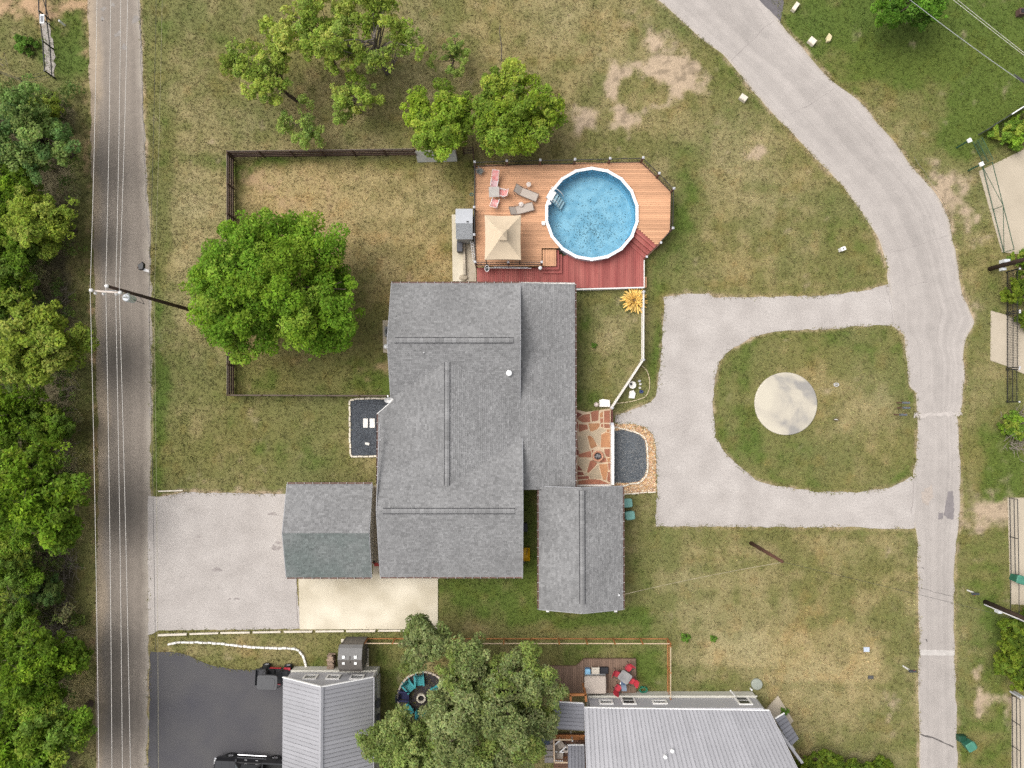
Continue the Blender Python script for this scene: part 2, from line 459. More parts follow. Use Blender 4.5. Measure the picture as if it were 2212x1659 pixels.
# what grows or lies where: (u, v, ru, rv, amount)
GREEN = [
    # near the western road and the west lawn
    (345, 300, 18, 400, .35), (345, 850, 16, 250, .3), (420, 60, 120, 40, .18), (460, 970, 150, 55, .2), (640, 970, 90, 70, .28), (560, 820, 60, 35, .5), (770, 830, 90, 45, .33),
    (540, 352, 70, 14, .75), (700, 356, 230, 12, .35), (515, 400, 14, 60, .4), (800, 690, 40, 110, .25), (835, 820, 22, 40, .5), (1000, 400, 30, 60, .25), (900, 880, 90, 30, .2),
    (420, 520, 45, 130, -.25), (430, 330, 50, 50, -.12), (600, 400, 110, 55, -.55), (780, 430, 160, 70, -.3), (760, 520, 110, 90, -.22), (930, 580, 80, 40, -.3), (880, 470, 90, 50, -.15),
    # north lawn
    (1000, 40, 120, 60, .05), (1240, 60, 120, 60, -.12), (1240, 120, 40, 60, .12), (1350, 60, 90, 60, -.15), (1100, 60, 110, 50, -.1), (860, 260, 120, 50, .1), (1470, 60, 90, 20, .3), (1560, 160, 60, 40, .25),
    (1620, 240, 50, 40, .25), (1700, 330, 60, 40, .2), (1830, 470, 45, 70, .25), (1480, 390, 30, 60, .75), (1465, 500, 30, 40, .5), (1430, 570, 40, 50, .45), (1400, 330, 60, 25, .3), (1560, 330, 110, 60, -.15),
    (1660, 460, 120, 70, -.12), (1560, 520, 60, 50, .1), (1700, 580, 150, 30, .12), (1850, 560, 60, 45, .25), (1420, 720, 14, 80, .35), (1410, 800, 14, 40, .3),
    # front yard
    (1262, 700, 18, 110, .5), (1320, 650, 40, 14, .25), (1310, 720, 40, 60, -.2), (1345, 800, 26, 50, -.12), (1275, 850, 30, 26, .35), (1370, 810, 26, 40, .1),
    # island
    (1640, 760, 90, 40, .22), (1600, 820, 50, 60, .25), (1830, 760, 90, 35, .3), (1590, 900, 40, 60, .3), (1620, 960, 40, 40, .25), (1880, 900, 60, 70, -.3), (1700, 1000, 70, 40, -.05), (1790, 1020, 90, 30, .25), (1950, 900, 18, 120, .15), (1740, 960, 40, 40, .2), (1820, 870, 40, 30, -.1),
    # south lawn
    (1400, 1200, 40, 90, .12), (1380, 1300, 30, 80, .25), (1250, 1340, 90, 18, .75), (1140, 1150, 20, 120, .7), (1020, 1270, 90, 30, .6), (1080, 1330, 70, 40, .2), (1400, 1350, 60, 30, .15),
    (1500, 1400, 140, 26, -.25), (1600, 1300, 140, 60, -.1), (1750, 1420, 200, 50, -.4), (1850, 1480, 120, 60, -.3), (1600, 1450, 100, 30, -.25), (1560, 1480, 70, 22, .25), (1700, 1540, 60, 40, -.15), (1850, 1560, 60, 40, -.1),
    (1720, 1260, 100, 50, .12), (1940, 1300, 30, 100, .2), (1930, 1450, 30, 80, .2), (1800, 1210, 120, 26, -.12), (1000, 1365, 40, 20, -.3), (1060, 1355, 40, 16, -.3),
    # neighbour's yard
    (850, 1460, 40, 60, .45), (1010, 1420, 60, 40, .3), (1410, 1450, 30, 50, .75), (1330, 1405, 90, 14, .25), (1230, 1420, 40, 20, .5), (560, 1420, 120, 20, -.2), (720, 1390, 50, 30, .2), (690, 1430, 20, 20, .35), (420, 1385, 60, 10, -.05), (840, 1560, 30, 60, .15),
    # north-east and right margin
    (1950, 60, 210, 90, 1.0), (2120, 120, 120, 110, .6), (1780, 40, 60, 60, .2), (1900, 210, 60, 50, -.1), (1990, 270, 60, 40, -.35), (2080, 290, 70, 50, .45), (2150, 230, 60, 60, .45), (2040, 300, 50, 40, .35), (2000, 230, 50, 40, -.2), (2090, 330, 40, 26, .3),
    (2140, 620, 22, 60, .5), (2115, 640, 18, 50, -.25), (2130, 860, 26, 40, -.2), (2140, 960, 30, 70, .4), (2150, 1030, 30, 40, .35), (2140, 1240, 28, 90, .35), (2150, 1400, 30, 100, .4), (2100, 1350, 20, 150, .1), (2170, 1010, 20, 60, .3), (2150, 1620, 50, 60, .35), (2100, 600, 16, 80, .1),
    (2200, 1020, 26, 90, .6), (2195, 900, 20, 40, -.1),
    # west verge by the woods
    (135, 95, 30, 60, .9), (178, 700, 12, 500, .25), (160, 150, 20, 40, .2), (40, 95, 40, 30, .1)]
DIRT = [
    (90, 12, 110, 26, 1.4), (190, 230, 8, 320, .55), (198, 700, 7, 120, .8), (206, 1000, 7, 200, .6), (160, 200, 12, 40, .3), (95, 140, 14, 60, .5),
    (500, 40, 60, 10, .35), (460, 60, 40, 7, .35), (560, 20, 40, 10, .25), (600, 400, 90, 26, .62), (560, 390, 30, 20, .3), (930, 590, 60, 20, .4),
    (1440, 140, 40, 50, 1.2), (1470, 165, 40, 30, 1.0), (1400, 110, 14, 14, .6), (1420, 90, 20, 24, .7), (1330, 170, 24, 22, 1.1), (1320, 195, 14, 34, 1.1), (1335, 225, 18, 30, 1.0), (1352, 245, 16, 22, 1.1), (1372, 250, 26, 14, .9), (1400, 225, 34, 16, .8), (1430, 190, 30, 30, .9), (1345, 262, 14, 10, .7), (1395, 150, 30, 16, .9), (1360, 165, 24, 10, .7), (1330, 150, 24, 14, .5),
    (1378, 190, 34, 24, -1.0), (1300, 232, 16, 26, -.7), (1420, 250, 26, 14, -.4), (1425, 205, 10, 10, -.9), (1490, 190, 12, 16, .4), (1500, 150, 12, 12, .3),
    (1240, 230, 20, 14, 1.0), (1262, 255, 26, 18, 1.0), (1285, 265, 18, 18, .8), (1275, 240, 14, 10, .5), (1350, 15, 20, 14, .6), (1360, 40, 24, 16, .5), (1320, 80, 30, 14, .25), (1520, 200, 22, 16, .5),
    (1640, 320, 18, 22, .9), (1632, 345, 14, 10, .6), (1625, 330, 20, 26, .3), (1745, 405, 20, 8, .4), (1330, 720, 18, 40, .15),
    (2030, 400, 14, 30, .9), (2065, 430, 34, 30, 1.0), (2085, 470, 28, 30, .9), (2050, 395, 30, 14, .8), (2100, 500, 14, 26, .7), (1990, 300, 26, 14, .35), (2010, 350, 16, 14, .4), (1900, 180, 20, 16, .4), (2110, 655, 24, 16, .35),
    (2110, 1095, 34, 26, 1.1), (2140, 1110, 34, 24, 1.1), (2100, 1140, 24, 14, .8), (2130, 1145, 26, 10, .5), (2170, 1100, 14, 40, .6), (2080, 1250, 5, 120, .5),
    (2110, 1490, 6, 40, .9), (2112, 1540, 6, 40, .8), (2150, 1510, 40, 9, .9), (2175, 1540, 10, 40, .7), (2140, 1540, 20, 20, .35), (2095, 1560, 16, 60, .4), (2080, 1640, 12, 40, .5),
    (1925, 1555, 12, 30, .9), (1928, 1590, 9, 20, .6), (1910, 1190, 5, 26, .6), (1908, 800, 5, 60, .35), (1900, 980, 5, 40, .35), (1990, 1540, 6, 60, .3), (820, 790, 16, 12, .7), (530, 830, 14, 16, .5),
    (1975, 620, 20, 6, .3), (1545, 640, 26, 6, .6), (1480, 634, 20, 6, .5), (1450, 646, 12, 12, .4), (1310, 892, 20, 5, .5), (1350, 892, 30, 8, .5),
    (480, 1060, 130, 5, .5), (600, 1064, 40, 5, .5), (600, 1452, 40, 5, .2), (1150, 1440, 6, 6, .1), (2180, 1290, 6, 80, .3)]
# broad tone of single lawns (inside polygon -> offset): (polygon, greenness, warmth)
WOODS = [(-400, 215), (100, 190), (190, 260), (186, 400), (192, 560), (196, 800), (200, 1050), (196, 1300), (196, 1659), (196, 2200), (-400, 2200)]

EDGES = [LANE_L[2:], LANE_R[2:], DRIVE_OUT[:18], DRIVE_OUT[24:] + DRIVE_OUT[:1], ROAD_R, [(342, 1074), (397, 1063), (529, 1066), (625, 1067)]]
def ground_colour(x, y):
    u, v = unP(x, y)
    wx, wy = (fbm(x, y, 3.0, 11) - .5) * 60, (fbm(x, y, 3.0, 23) - .5) * 60
    uu, vv = u + wx, v + wy
    g = 0.41 + (fbm(x, y, 9.0, 31, 5) - .5) * .72 + (fbm(x, y, 1.0, 41, 3) - .5) * 0.8
    for (cu, cv, ru, rv, a) in GREEN:
        g = g + (a * (1.15 if a > 0 else .75)) * np.exp(-0.5 * (((uu - cu) / ru) ** 2 + ((vv - cv) / rv) ** 2))
    g = g + .30 * (vnoise(x * .10, y * 1.5, 1.0, 141) - .5) * smooth(1120, 1200, v) + .16 * (vnoise(x * .6 + y * .5, y * .6 - x * .5, 1.0, 143) - .5)
    d = (fbm(x, y, 2.2, 51, 5) - .5) * 0.9 - 0.12
    wx2, wy2 = (fbm(x, y, 1.2, 61) - .5) * 34, (fbm(x, y, 1.2, 71) - .5) * 34
    u3, v3 = u + wx2, v + wy2
    for (cu, cv, ru, rv, a) in DIRT:
        d = d + a * (.66 if a > 0 else 1.2) * np.exp(-0.5 * (((u3 - cu) / ru) ** 2 + ((v3 - cv) / rv) ** 2))
    rim = np.full(np.shape(x), 1e9)
    near = (np.abs(x) < 60) & (np.abs(y) < 60)
    for pl in EDGES:
        for (a0, b0), (a1, b1) in zip(pl[:-1], pl[1:]):
            if max(a0, a1) < -60 or min(a0, a1) > 2270: continue
            L2 = (a1 - a0) ** 2 + (b1 - b0) ** 2 + 1e-6
            t = np.clip(((u - a0) * (a1 - a0) + (v - b0) * (b1 - b0)) / L2, 0, 1)
            rim = np.minimum(rim, np.hypot(u - a0 - t * (a1 - a0), v - b0 - t * (b1 - b0)))
    rim = rim + (fbm(x, y, .8, 121, 3) - .5) * 9
    d = d + .62 * np.exp(-.5 * (np.maximum(rim, 0) / 2.6) ** 2)
    g = g + .13 * np.exp(-.5 * ((rim - 11) / 5.5) ** 2) - .25 * np.exp(-.5 * (np.maximum(rim, 0) / 4) ** 2)
    # ---- palette (real colours of dry grass, olive grass, lush grass, soil)
    dry = np.array([0.312, 0.254, 0.126]); tan = np.array([0.234, 0.199, 0.090]); olive = np.array([0.153, 0.149, 0.052]); lush = np.array([0.088, 0.122, 0.024]); soil = np.array([0.40, 0.305, 0.215])
    g = np.clip(g, -0.25, 1.25)[..., None]
    c = dry + (tan - dry) * smooth(-0.1, .22, g)
    c = c + (olive - c) * smooth(.2, .62, g)
    c = c + (lush - c) * smooth(.66, 1.2, g)
    warm = (fbm(x, y, 5.0, 81, 3) - .5)[..., None]
    c = c * (1 + warm * np.array([.14, .0, -.12]))
    patch = smooth(.62, .75, fbm(x, y, 1.3, 95, 4))[..., None] * .4
    c = c * (1 - patch) + patch * c * np.array([1.08, .90, .80])
    dd = (smooth(.18, .95, d + (fbm(x, y, .8, 131, 3) - .5) * 1.3) * .92)[..., None]
    pebble = smooth(.58, .7, fbm(x, y, .5, 97, 3))[..., None]
    s = soil * (0.86 + .28 * fbm(x, y, 1.0, 99, 3)[..., None]) * (1 - .35 * pebble)
    s = s * np.where((u < 215)[..., None], np.array([1.0, .86, .74]), 1.0)
    yard = (inside([(505, 345), (1020, 345), (1020, 600), (840, 850), (505, 850)], u, v))[..., None]
    s = np.where(yard, s * np.array([.88, .78, .64]), s); c = np.where(yard, c * np.array([1.04, .985, .93]), c)
    c = c * (1 - dd) + s * dd
    w = inside(WOODS, u, v) & (np.abs(x) < 400)
    litter = np.array([0.125, 0.108, 0.062]) * (0.6 + .9 * fbm(x, y, 1.5, 103, 4)[..., None])
    wm = (w[..., None] * smooth(-14, 14, 152 - u + (fbm(x, y, 1.5, 107) - .5) * 60)[..., None])
    c = c * (1 - wm) + litter * wm
    return c, dd[..., 0], w

# ------------------------------------------------------------------ ground: one sheet, fine near the houses, reaching the horizon
def axis(a, b, step, far):
    mid = list(np.arange(a, b + 1e-6, step)); out = []
    s, p = step, a
    lo = []
    while p > -far: s *= 1.6; p -= s; lo.append(p)
    s, p, hi = step, mid[-1], []
    while p < far: s *= 1.6; p += s; hi.append(p)
    return np.array(lo[::-1] + mid + hi)
gx, gy = axis(-47, 47, 0.19, 2500), axis(-34, 38, 0.19, 2500)
GX, GY = np.meshgrid(gx, gy)
gc, gd, gw = ground_colour(GX, GY)
gz = (fbm(GX, GY, 2.0, 5, 3) - .5) * 0.02 - 0.012
gz = np.where((np.abs(GX) > 60) | (np.abs(GY) > 60), -0.02, gz)
n0, n1 = GX.shape
gv = np.stack([GX, GY, gz], -1).reshape(-1, 3)
ii = np.arange(n0 * n1).reshape(n0, n1)
gq = np.stack([ii[:-1, :-1], ii[:-1, 1:], ii[1:, 1:], ii[1:, :-1]], -1).reshape(-1, 4)
gme = bpy.data.meshes.new('ground')
gme.vertices.add(len(gv)); gme.vertices.foreach_set('co', gv.astype(np.float32).ravel())
gme.loops.add(gq.size); gme.loops.foreach_set('vertex_index', gq.astype(np.int32).ravel())
gme.polygons.add(len(gq)); gme.polygons.foreach_set('loop_start', np.arange(0, gq.size, 4, dtype=np.int32))
gme.update(calc_edges=True)
ga = gme.attributes.new('soilcol', 'FLOAT_COLOR', 'POINT')
g4 = np.ones((len(gv), 4), np.float32); g4[:, :3] = gc.reshape(-1, 3)
ga.data.foreach_set('color', g4.ravel())
ground = link('ground', gme, None, attr_mat('grass_and_soil', 'soilcol', fine=.15, fscale=7, fine2=.34, f2scale=20, bump=.5, bscale=14))
tag(ground, 'dry olive lawn with bare soil patches around the houses', 'ground', kind='structure')

# ------------------------------------------------------------------ short grass standing on the lawns
M_GRASS = attr_mat('grass_blades', 'leafcol', fine=0, bump=0, rough=.8)
NT = 230000
tx = rng.uniform(-45, 45, NT); ty = rng.uniform(-33, 36, NT)
tcol, tdirt, twood = ground_colour(tx, ty)
tu, tv = unP(tx, ty)
keep = tdirt < rng.uniform(0.05, .9, NT)
paved_any = np.zeros(NT, bool)
for pl in PAVED + BUILT: paved_any |= inside(pl, tu, tv)
for q in ((1698, 872, 69),): paved_any |= (tu - q[0]) ** 2 + (tv - q[1]) ** 2 < q[2] ** 2
keep &= ~paved_any
tx, ty, tcol = tx[keep], ty[keep], tcol[keep]
tcol = tcol * (0.80 + .42 * smooth(.25, .75, vnoise(tx, ty, .32, 301)))[:, None]
def tuft_mesh(name, x, y, c, hmin, hmax, seed, blades=3):
    r = np.random.default_rng(seed); n = len(x)
    vs, cs = [], []
    for b in range(blades):
        a = r.uniform(0, 2 * np.pi, n); h = r.uniform(hmin, hmax, n); w = h * r.uniform(.16, .34, n); lean = r.uniform(.5, 1.5, n) * h
        ca, sa = np.cos(a), np.sin(a)
        ox, oy = r.normal(0, .05, n), r.normal(0, .05, n)
        p0 = np.stack([x + ox - sa * w, y + oy + ca * w, np.full(n, -.01)], -1)
        p1 = np.stack([x + ox + sa * w, y + oy - ca * w, np.full(n, -.01)], -1)
        p2 = np.stack([x + ox + ca * lean, y + oy + sa * lean, h], -1)
        vs.append(np.stack([p0, p1, p2], 1)); cs.append(np.clip(c * r.uniform(.72, 1.42, (n, 1)) * (1 + r.normal(0, .05, (n, 3))), .004, .8))
    return fast_mesh(name, np.concatenate(vs).reshape(-1, 3), 3, M_GRASS, np.concatenate(cs))
lawn = link('grass', tuft_mesh('grass', tx, ty, tcol, .05, .13, 3))
tag(lawn, 'short dry and green grass growing over the lawns', 'grass', kind='stuff')

# taller weedy fringe where lawn meets the paving
fr_x, fr_y = [], []
for pl, dens in ((LANE_L, 9), (LANE_R, 9), (DRIVE_OUT + DRIVE_OUT[:1], 8), (ROAD_R, 5), (ROAD_L, 4), ([(342, 1074), (397, 1063), (529, 1066), (625, 1067)], 7), ([(342, 1364), (627, 1361), (880, 1360)], 5), (LOT_BLACK[:8], 6)):
    w = world_poly(pl)
    for a, b in zip(w[:-1], w[1:]):
        L = math.hypot(b[0] - a[0], b[1] - a[1]); k = int(L * dens * 2)
        if not k: continue
        t = rng.random(k); nx, ny = -(b[1] - a[1]) / L, (b[0] - a[0]) / L; o = rng.normal(0, .13, k)
        clump = vnoise(a[0] + (b[0] - a[0]) * t, a[1] + (b[1] - a[1]) * t, .9, 77) > .42
        fr_x.append((a[0] + (b[0] - a[0]) * t + nx * o)[clump]); fr_y.append((a[1] + (b[1] - a[1]) * t + ny * o)[clump])
fr_x, fr_y = np.concatenate(fr_x), np.concatenate(fr_y)
fu, fv = unP(fr_x, fr_y)
deep = np.zeros(len(fr_x), bool)
for k, pl in enumerate(PAVED[:6]):
    for (sx, sy) in ((4, 0), (-4, 0), (0, 4), (0, -4)): pass
inner = sum(inside(pl, fu + 5, fv).astype(int) & inside(pl, fu - 5, fv) & inside(pl, fu, fv + 5) & inside(pl, fu, fv - 5) for pl in PAVED[:6]) > 0
joined = sum(inside(pl, fu, fv).astype(int) for pl in PAVED[:6]) > 1
ok = ~(inner | joined)
fr_x, fr_y = fr_x[ok], fr_y[ok]
fc, _, _ = ground_colour(fr_x, fr_y)
fc = fc * .5 + np.array([0.15, 0.148, 0.052]) * .5
fringe = link('weeds', tuft_mesh('weeds', fr_x, fr_y, fc, .05, .14, 5, 3))
tag(fringe, 'weedy grass fringe creeping over the edges of the paving', 'weeds', kind='stuff')

# ------------------------------------------------------------------ paving sheets
def resample(pts, n):
    d = [0]
    for a, b in zip(pts[:-1], pts[1:]): d.append(d[-1] + math.hypot(b[0] - a[0], b[1] - a[1]))
    t = np.linspace(0, d[-1], n)
    return np.stack([np.interp(t, d, [p[0] for p in pts]), np.interp(t, d, [p[1] for p in pts])], -1)
def strip(name, L, Rr, n, m, z, colour, material, amp, label):
    l, r = resample(polyline(world_poly(L), 4), n), resample(polyline(world_poly(Rr), 4), n)
    rr = np.random.default_rng(len(name))
    nl = (vnoise(np.arange(n) * .3, np.zeros(n), 1.1, 3) - .5)[:, None] * amp * 2
    nr = (vnoise(np.arange(n) * .3, np.zeros(n), 1.1, 9) - .5)[:, None] * amp * 2
    dirv = (r - l) / np.linalg.norm(r - l, axis=1)[:, None]
    l, r = l + dirv * nl, r + dirv * nr
    t = np.linspace(0, 1, m)
    pts = l[:, None, :] * (1 - t)[None, :, None] + r[:, None, :] * t[None, :, None]
    zz = np.full((n, m, 1), z); zz[:, 0] = zz[:, -1] = -0.03
    v = np.concatenate([pts, zz], -1).reshape(-1, 3)
    idx = np.arange(n * m).reshape(n, m)
    q = np.stack([idx[:-1, :-1], idx[1:, :-1], idx[1:, 1:], idx[:-1, 1:]], -1).reshape(-1, 4)
    me = bpy.data.meshes.new(name); me.from_pydata(v.tolist(), [], q.tolist())
    T = np.broadcast_to(t[None, :], (n, m))
    c = colour(pts[..., 0], pts[..., 1], T)
    a = me.attributes.new('pavecol', 'FLOAT_COLOR', 'POINT'); cc = np.ones((n * m, 4), np.float32); cc[:, :3] = c.reshape(-1, 3)
    a.data.foreach_set('color', cc.ravel())
    o = link(name, me, None, material)
    return tag(o, label, 'road', kind='structure')
def bump1(t, c, w): return np.exp(-0.5 * ((t - c) / w) ** 2)
def road_col(x, y, t):
    u, v = unP(x, y)
    base = np.array([0.232, 0.199, 0.168])
    k = 1.0 + .16 * (vnoise(t * 26, y * .02, 1.0, 201) - .5) + .10 * (vnoise(t * 70, y * .06, 1.0, 203) - .5) + .10 * (fbm(x, y, 1.6, 211, 4) - .5)
    k = k - .05 * bump1(t, .46, .12) - .04 * bump1(t, .72, .09)
    k = k - .05 * bump1(v, 1110, 60) * bump1(t, .55, .25) + .06 * smooth(260, 0, v)
    c = base * k[..., None]
    edge = smooth(.26, .06, t + (fbm(x, y, 3.5, 221) - .5) * .3)[..., None]
    c = c * (1 - edge * .85) + np.array([.34, .272, .20]) * edge * .85
    edge2 = smooth(.86, 1.0, t + (fbm(x, y, 1.5, 231) - .5) * .12)[..., None]
    c = c * (1 - edge2 * .7) + np.array([.36, .32, .27]) * edge2 * .7
    return c
def lane_col(x, y, t):
    base = np.array([0.385, 0.350, 0.323])
    k = 1 + .16 * (fbm(x, y, 4.0, 241, 5) - .5) + .14 * (fbm(x, y, .8, 251, 3) - .5)
    k = k - .11 * bump1(t, .52, .1) - .06 * bump1(t, .27, .06) - .06 * bump1(t, .76, .06) + .12 * (vnoise(t * 40, y * .05 + x * .03, 1.0, 261) - .5) + .07 * (vnoise(t * 90, y * .1 + x * .05, 1.0, 263) - .5)
    u, v = unP(x, y)
    k = k - .05 * smooth(900, 1300, v)
    c = base * k[..., None]
    e = (smooth(.06, 0, t) + smooth(.94, 1, t))[..., None] * .4
    return c * (1 - e) + np.array([.40, .34, .25]) * e
M_ROAD = attr_mat('worn_asphalt', 'pavecol', rough=.92, fine=.07, fscale=2.0, fine2=.12, f2scale=45, bump=.15, bscale=90)
M_LANE = attr_mat('chip_seal', 'pavecol', rough=.95, fine=.05, fscale=1.5, fine2=.09, f2scale=50, bump=.15, bscale=90)
road = strip('road', ROAD_L, ROAD_R, 420, 40, .010, road_col, M_ROAD, .12, 'worn grey asphalt road with sandy left edge beside the woods')
lane = strip('lane', LANE_L, LANE_R, 420, 40, .010, lane_col, M_LANE, .08, 'pale chip-seal lane curving down the right side')

def sheet(name, polys, z, material, label=None, cat=None, kind='structure', amp=0.0, step=.35, seed=1, parent=None, thick=0.0):
    poly = world_poly(polys) if not isinstance(polys[0], Vector) else [(p.x, p.y) for p in polys]
    if amp: poly = ragged(poly, amp, step, seed)
    m = MB(); m.prism(poly, -.05 if not thick else z - thick, z)
    if parent is not None: return m.build(name, material, parent)
    o = m.build(name, material)
    return tag(o, label, cat, kind=kind)
M_DRIVE = mat('drive_chip_seal', (.348, .316, .292), rough=.95, c2=(.43, .394, .366), scale=.55, fine=.13, fscale=9, bump=.15, bscale=80)
M_CONC = mat('cream_concrete', (.43, .375, .275), rough=.9, c2=(.65, .585, .465), scale=.38, fine=.05, fscale=14)
M_CONC2 = mat('tan_concrete', (.385, .33, .25), rough=.9, c2=(.46, .395, .305), scale=.6, fine=.05, fscale=14)
M_BLACKTOP = mat('fresh_blacktop', (.058, .056, .064), rough=.8, c2=(.082, .078, .078), scale=.35, fine=.12, fscale=30, spec=.4)
drive = sheet('driveway', DRIVE_OUT, .016, M_DRIVE, 'pale chip-seal driveway looping around the grass island', 'driveway', amp=.06, step=.4, seed=4)
lot = sheet('parking_pad', LOT_GREY, .016, M_DRIVE, 'pale grey gravel parking pad beside the road', 'parking pad', amp=.04, step=.4, seed=5)
apron = sheet('concrete_apron', APRON, .07, M_CONC, 'cream concrete apron below the house', 'pavement')
blot = sheet('blacktop_lot', LOT_BLACK, .014, M_BLACKTOP, 'fresh black asphalt lot of the neighbouring property', 'parking lot', amp=.05, step=.4, seed=6)
sheet('side_road', [(1634, -60), (1640, 0), (1686, 46), (1690, 25), (1700, -60)], .020, mat('dark_asphalt', (.13, .12, .125), fine=.1, rough=.9), 'dark asphalt side road joining the lane at the top', 'road', amp=.03, seed=8)
for k, pl in enumerate(CONC_RIGHT):
    lb = ['tan concrete drive behind the green gate', 'tan concrete drive under the black iron fence', 'tan concrete drive behind the long black pipe gate', 'tan concrete drive behind the lowest pipe fence'][k]
    sheet('concrete_drive', pl, .03, M_CONC2, lb, 'driveway')
# saw joints in the first concrete drive, and other cracks: thin dark ribbons
M_CRACK = mat('crack_filler', (.10, .09, .085), rough=.9, var=.3, scale=6)
M_CRACK2 = mat('old_crack', (.27, .24, .225), rough=.9, var=.2, scale=6)
def ribbon(name, pts, w, z, material, parent, jit=.05, seed=0, rag=True):
    wp = [P2(*p) for p in pts]
    wp = ragged(wp, jit, .35, seed, closed=False) if rag else wp
    rr = random.Random(seed + 5); vs, fs = [], []
    for i, p in enumerate(wp):
        a, b = wp[max(i - 1, 0)], wp[min(i + 1, len(wp) - 1)]
        dx, dy = b[0] - a[0], b[1] - a[1]; L = math.hypot(dx, dy) or 1
        ww = w * rr.uniform(.4, 1.4) / 2 if rag else w / 2
        vs += [(p[0] - dy / L * ww, p[1] + dx / L * ww, z), (p[0] + dy / L * ww, p[1] - dx / L * ww, z)]
    for i in range(len(wp) - 1): fs.append((2 * i, 2 * i + 1, 2 * i + 3, 2 * i + 2))
    return MB().add(vs, fs).build(name, material, parent)
for k, (pts, w, d) in enumerate([
    ([(1578, 132), (1600, 110), (1628, 85), (1655, 55), (1672, 45)], .035, 0), ([(1736, 235), (1780, 205), (1805, 190)], .022, 0), ([(1700, 250), (1760, 220)], .02, 0),
    ([(1925, 545), (1960, 537), (2010, 520), (2050, 508)], .03, 0), ([(1966, 617), (2005, 608)], .025, 0), ([(1988, 1271), (2020, 1280), (2062, 1288)], .03, 1), ([(1987, 1586), (2015, 1594), (2060, 1614)], .12, 1),
    ([(1928, 410), (1990, 480), (2020, 560)], .015, 0), ([(1975, 340), (2010, 390), (2040, 440)], .02, 0), ([(1990, 1225), (1996, 1228)], .06, 1), ([(2000, 1380), (2003, 1388)], .08, 1)]):
    ribbon('crack', pts, w, .0135, M_CRACK if d else M_CRACK2, lane, seed=k)
# tar patches and a pale concrete crossing strip on the lane
def patch(name, pts, z, material, parent, seed=1, amp=.04):
    m = MB(); m.prism(ragged(world_poly(pts), amp, .15, seed), z - .004, z)
    return m.build(name, material, parent)
M_TAR = mat('tar_patch', (.20, .18, .18), rough=.9, fine=.15)
patch('tar_patch', [(2048, 1062), (2058, 1060), (2060, 1085), (2061, 1100), (2060, 1122), (2046, 1120), (2038, 1112), (2042, 1090)], .0145, M_TAR, lane, 1)
patch('tar_patch', [(2026, 1107), (2036, 1108), (2037, 1120), (2026, 1122)], .0145, M_TAR, lane, 2)
patch('worn_patch', [(1990, 1065), (2012, 1045), (2016, 1075), (2004, 1090), (1992, 1085)], .0125, mat('worn_patch', (.36, .31, .27), fine=.2, fscale=12), lane, 3, .1)
patch('concrete_strip', [(1986, 1403), (2062, 1405), (2062, 1416), (1986, 1415)], .0145, mat('pale_strip', (.45, .42, .39), fine=.06), lane, 4, .02)
patch('sealed_joint', [(1974, 893), (2078, 890), (2078, 897), (1974, 902)], .0125, mat('pale_joint', (.43, .39, .36), fine=.1), lane, 5, .08)
for k, pts in enumerate([[(1913, 616), (1920, 640), (1927, 670), (1929, 699)], [(1973, 1030), (1972, 1070), (1968, 1110)]]):
    ribbon('joint', pts, .05, .0195, M_CRACK2, drive, seed=40 + k)
ribbon('crack', [(1420, 928), (1450, 918), (1487, 904)], .018, .0185, M_CRACK2, drive, seed=50)
for k, (uu, vv, s) in enumerate([(595, 1184, 12), (602, 1172, 8), (510, 1293, 5), (497, 1294, 3), (430, 1160, 6), (470, 1230, 9), (590, 1110, 8)]):
    a = [(uu + s * math.cos(q) * random.uniform(.5, 1.3) * 1.3, vv + s * math.sin(q) * random.uniform(.4, 1.1) * .7) for q in np.linspace(0, 6, 9)]
    patch('oil_stain', a, .0185 + k * .0007, mat('oil_stain', (.20, .17, .165), c2=(.37, .335, .31), scale=5, rough=.8), lot, 60 + k, .05)
ribbon('joint', [(640, 1248), (641, 1300), (645, 1358)], .06, .0185, M_CRACK2, lot, seed=70)
# road-edge break lines on the old asphalt
for k, pts in enumerate([[(299, 0), (304, 80), (306, 150), (309, 260), (312, 340), (316, 420), (320, 500), (324, 560)], [(303, 50), (306, 130)], [(322, 620), (324, 780), (324, 900)]]):
    ribbon('broken_edge', pts, .05, .0135, M_CRACK2 if k else mat('broken_edge', (.16, .14, .13)), road, .07, 80 + k)
for k, (uu, vv, s) in enumerate([(222, 20, 7), (220, 42, 5), (245, 12, 5), (255, 72, 6), (293, 42, 9), (268, 100, 5)]):
    a = [(uu + s * math.cos(q) * random.uniform(.5, 1.2), vv + s * math.sin(q) * random.uniform(.5, 1.5)) for q in np.linspace(0, 6, 9)]
    patch('worn_patch', a, .0125 + k * .0004, mat('road_repair', (.27, .245, .225), c2=(.19, .17, .15), scale=3, fine=.2), road, 90 + k, .1)

# round slab in the island
rs = MB(); cc = P(1698, 872, .12)
rs.lathe((cc.x, cc.y, 0), [(2.50, -.05), (2.50, .10), (2.47, .125), (2.40, .13)], 64)
slab_mat, ns, ls, b = new_mat('stained_slab')
geo = nd(ns, 'ShaderNodeNewGeometry'); nz = nd(ns, 'ShaderNodeTexNoise'); nz.inputs['Scale'].default_value = .42; nz.inputs['Detail'].default_value = 6; nz.inputs['Distortion'].default_value = .4
ls.new(geo.outputs['Position'], nz.inputs['Vector'])
rp = nd(ns, 'ShaderNodeValToRGB'); e = rp.color_ramp.elements
e[0].position = .36; e[0].color = (.27, .255, .235, 1); e[1].position = .47; e[1].color = (.43, .39, .32, 1)
e2 = rp.color_ramp.elements.new(.6); e2.color = (.50, .455, .365, 1)
ls.new(nz.outputs['Fac'], rp.inputs['Fac']); ls.new(rp.outputs['Color'], b.inputs['Base Color']); b.inputs['Roughness'].default_value = .9
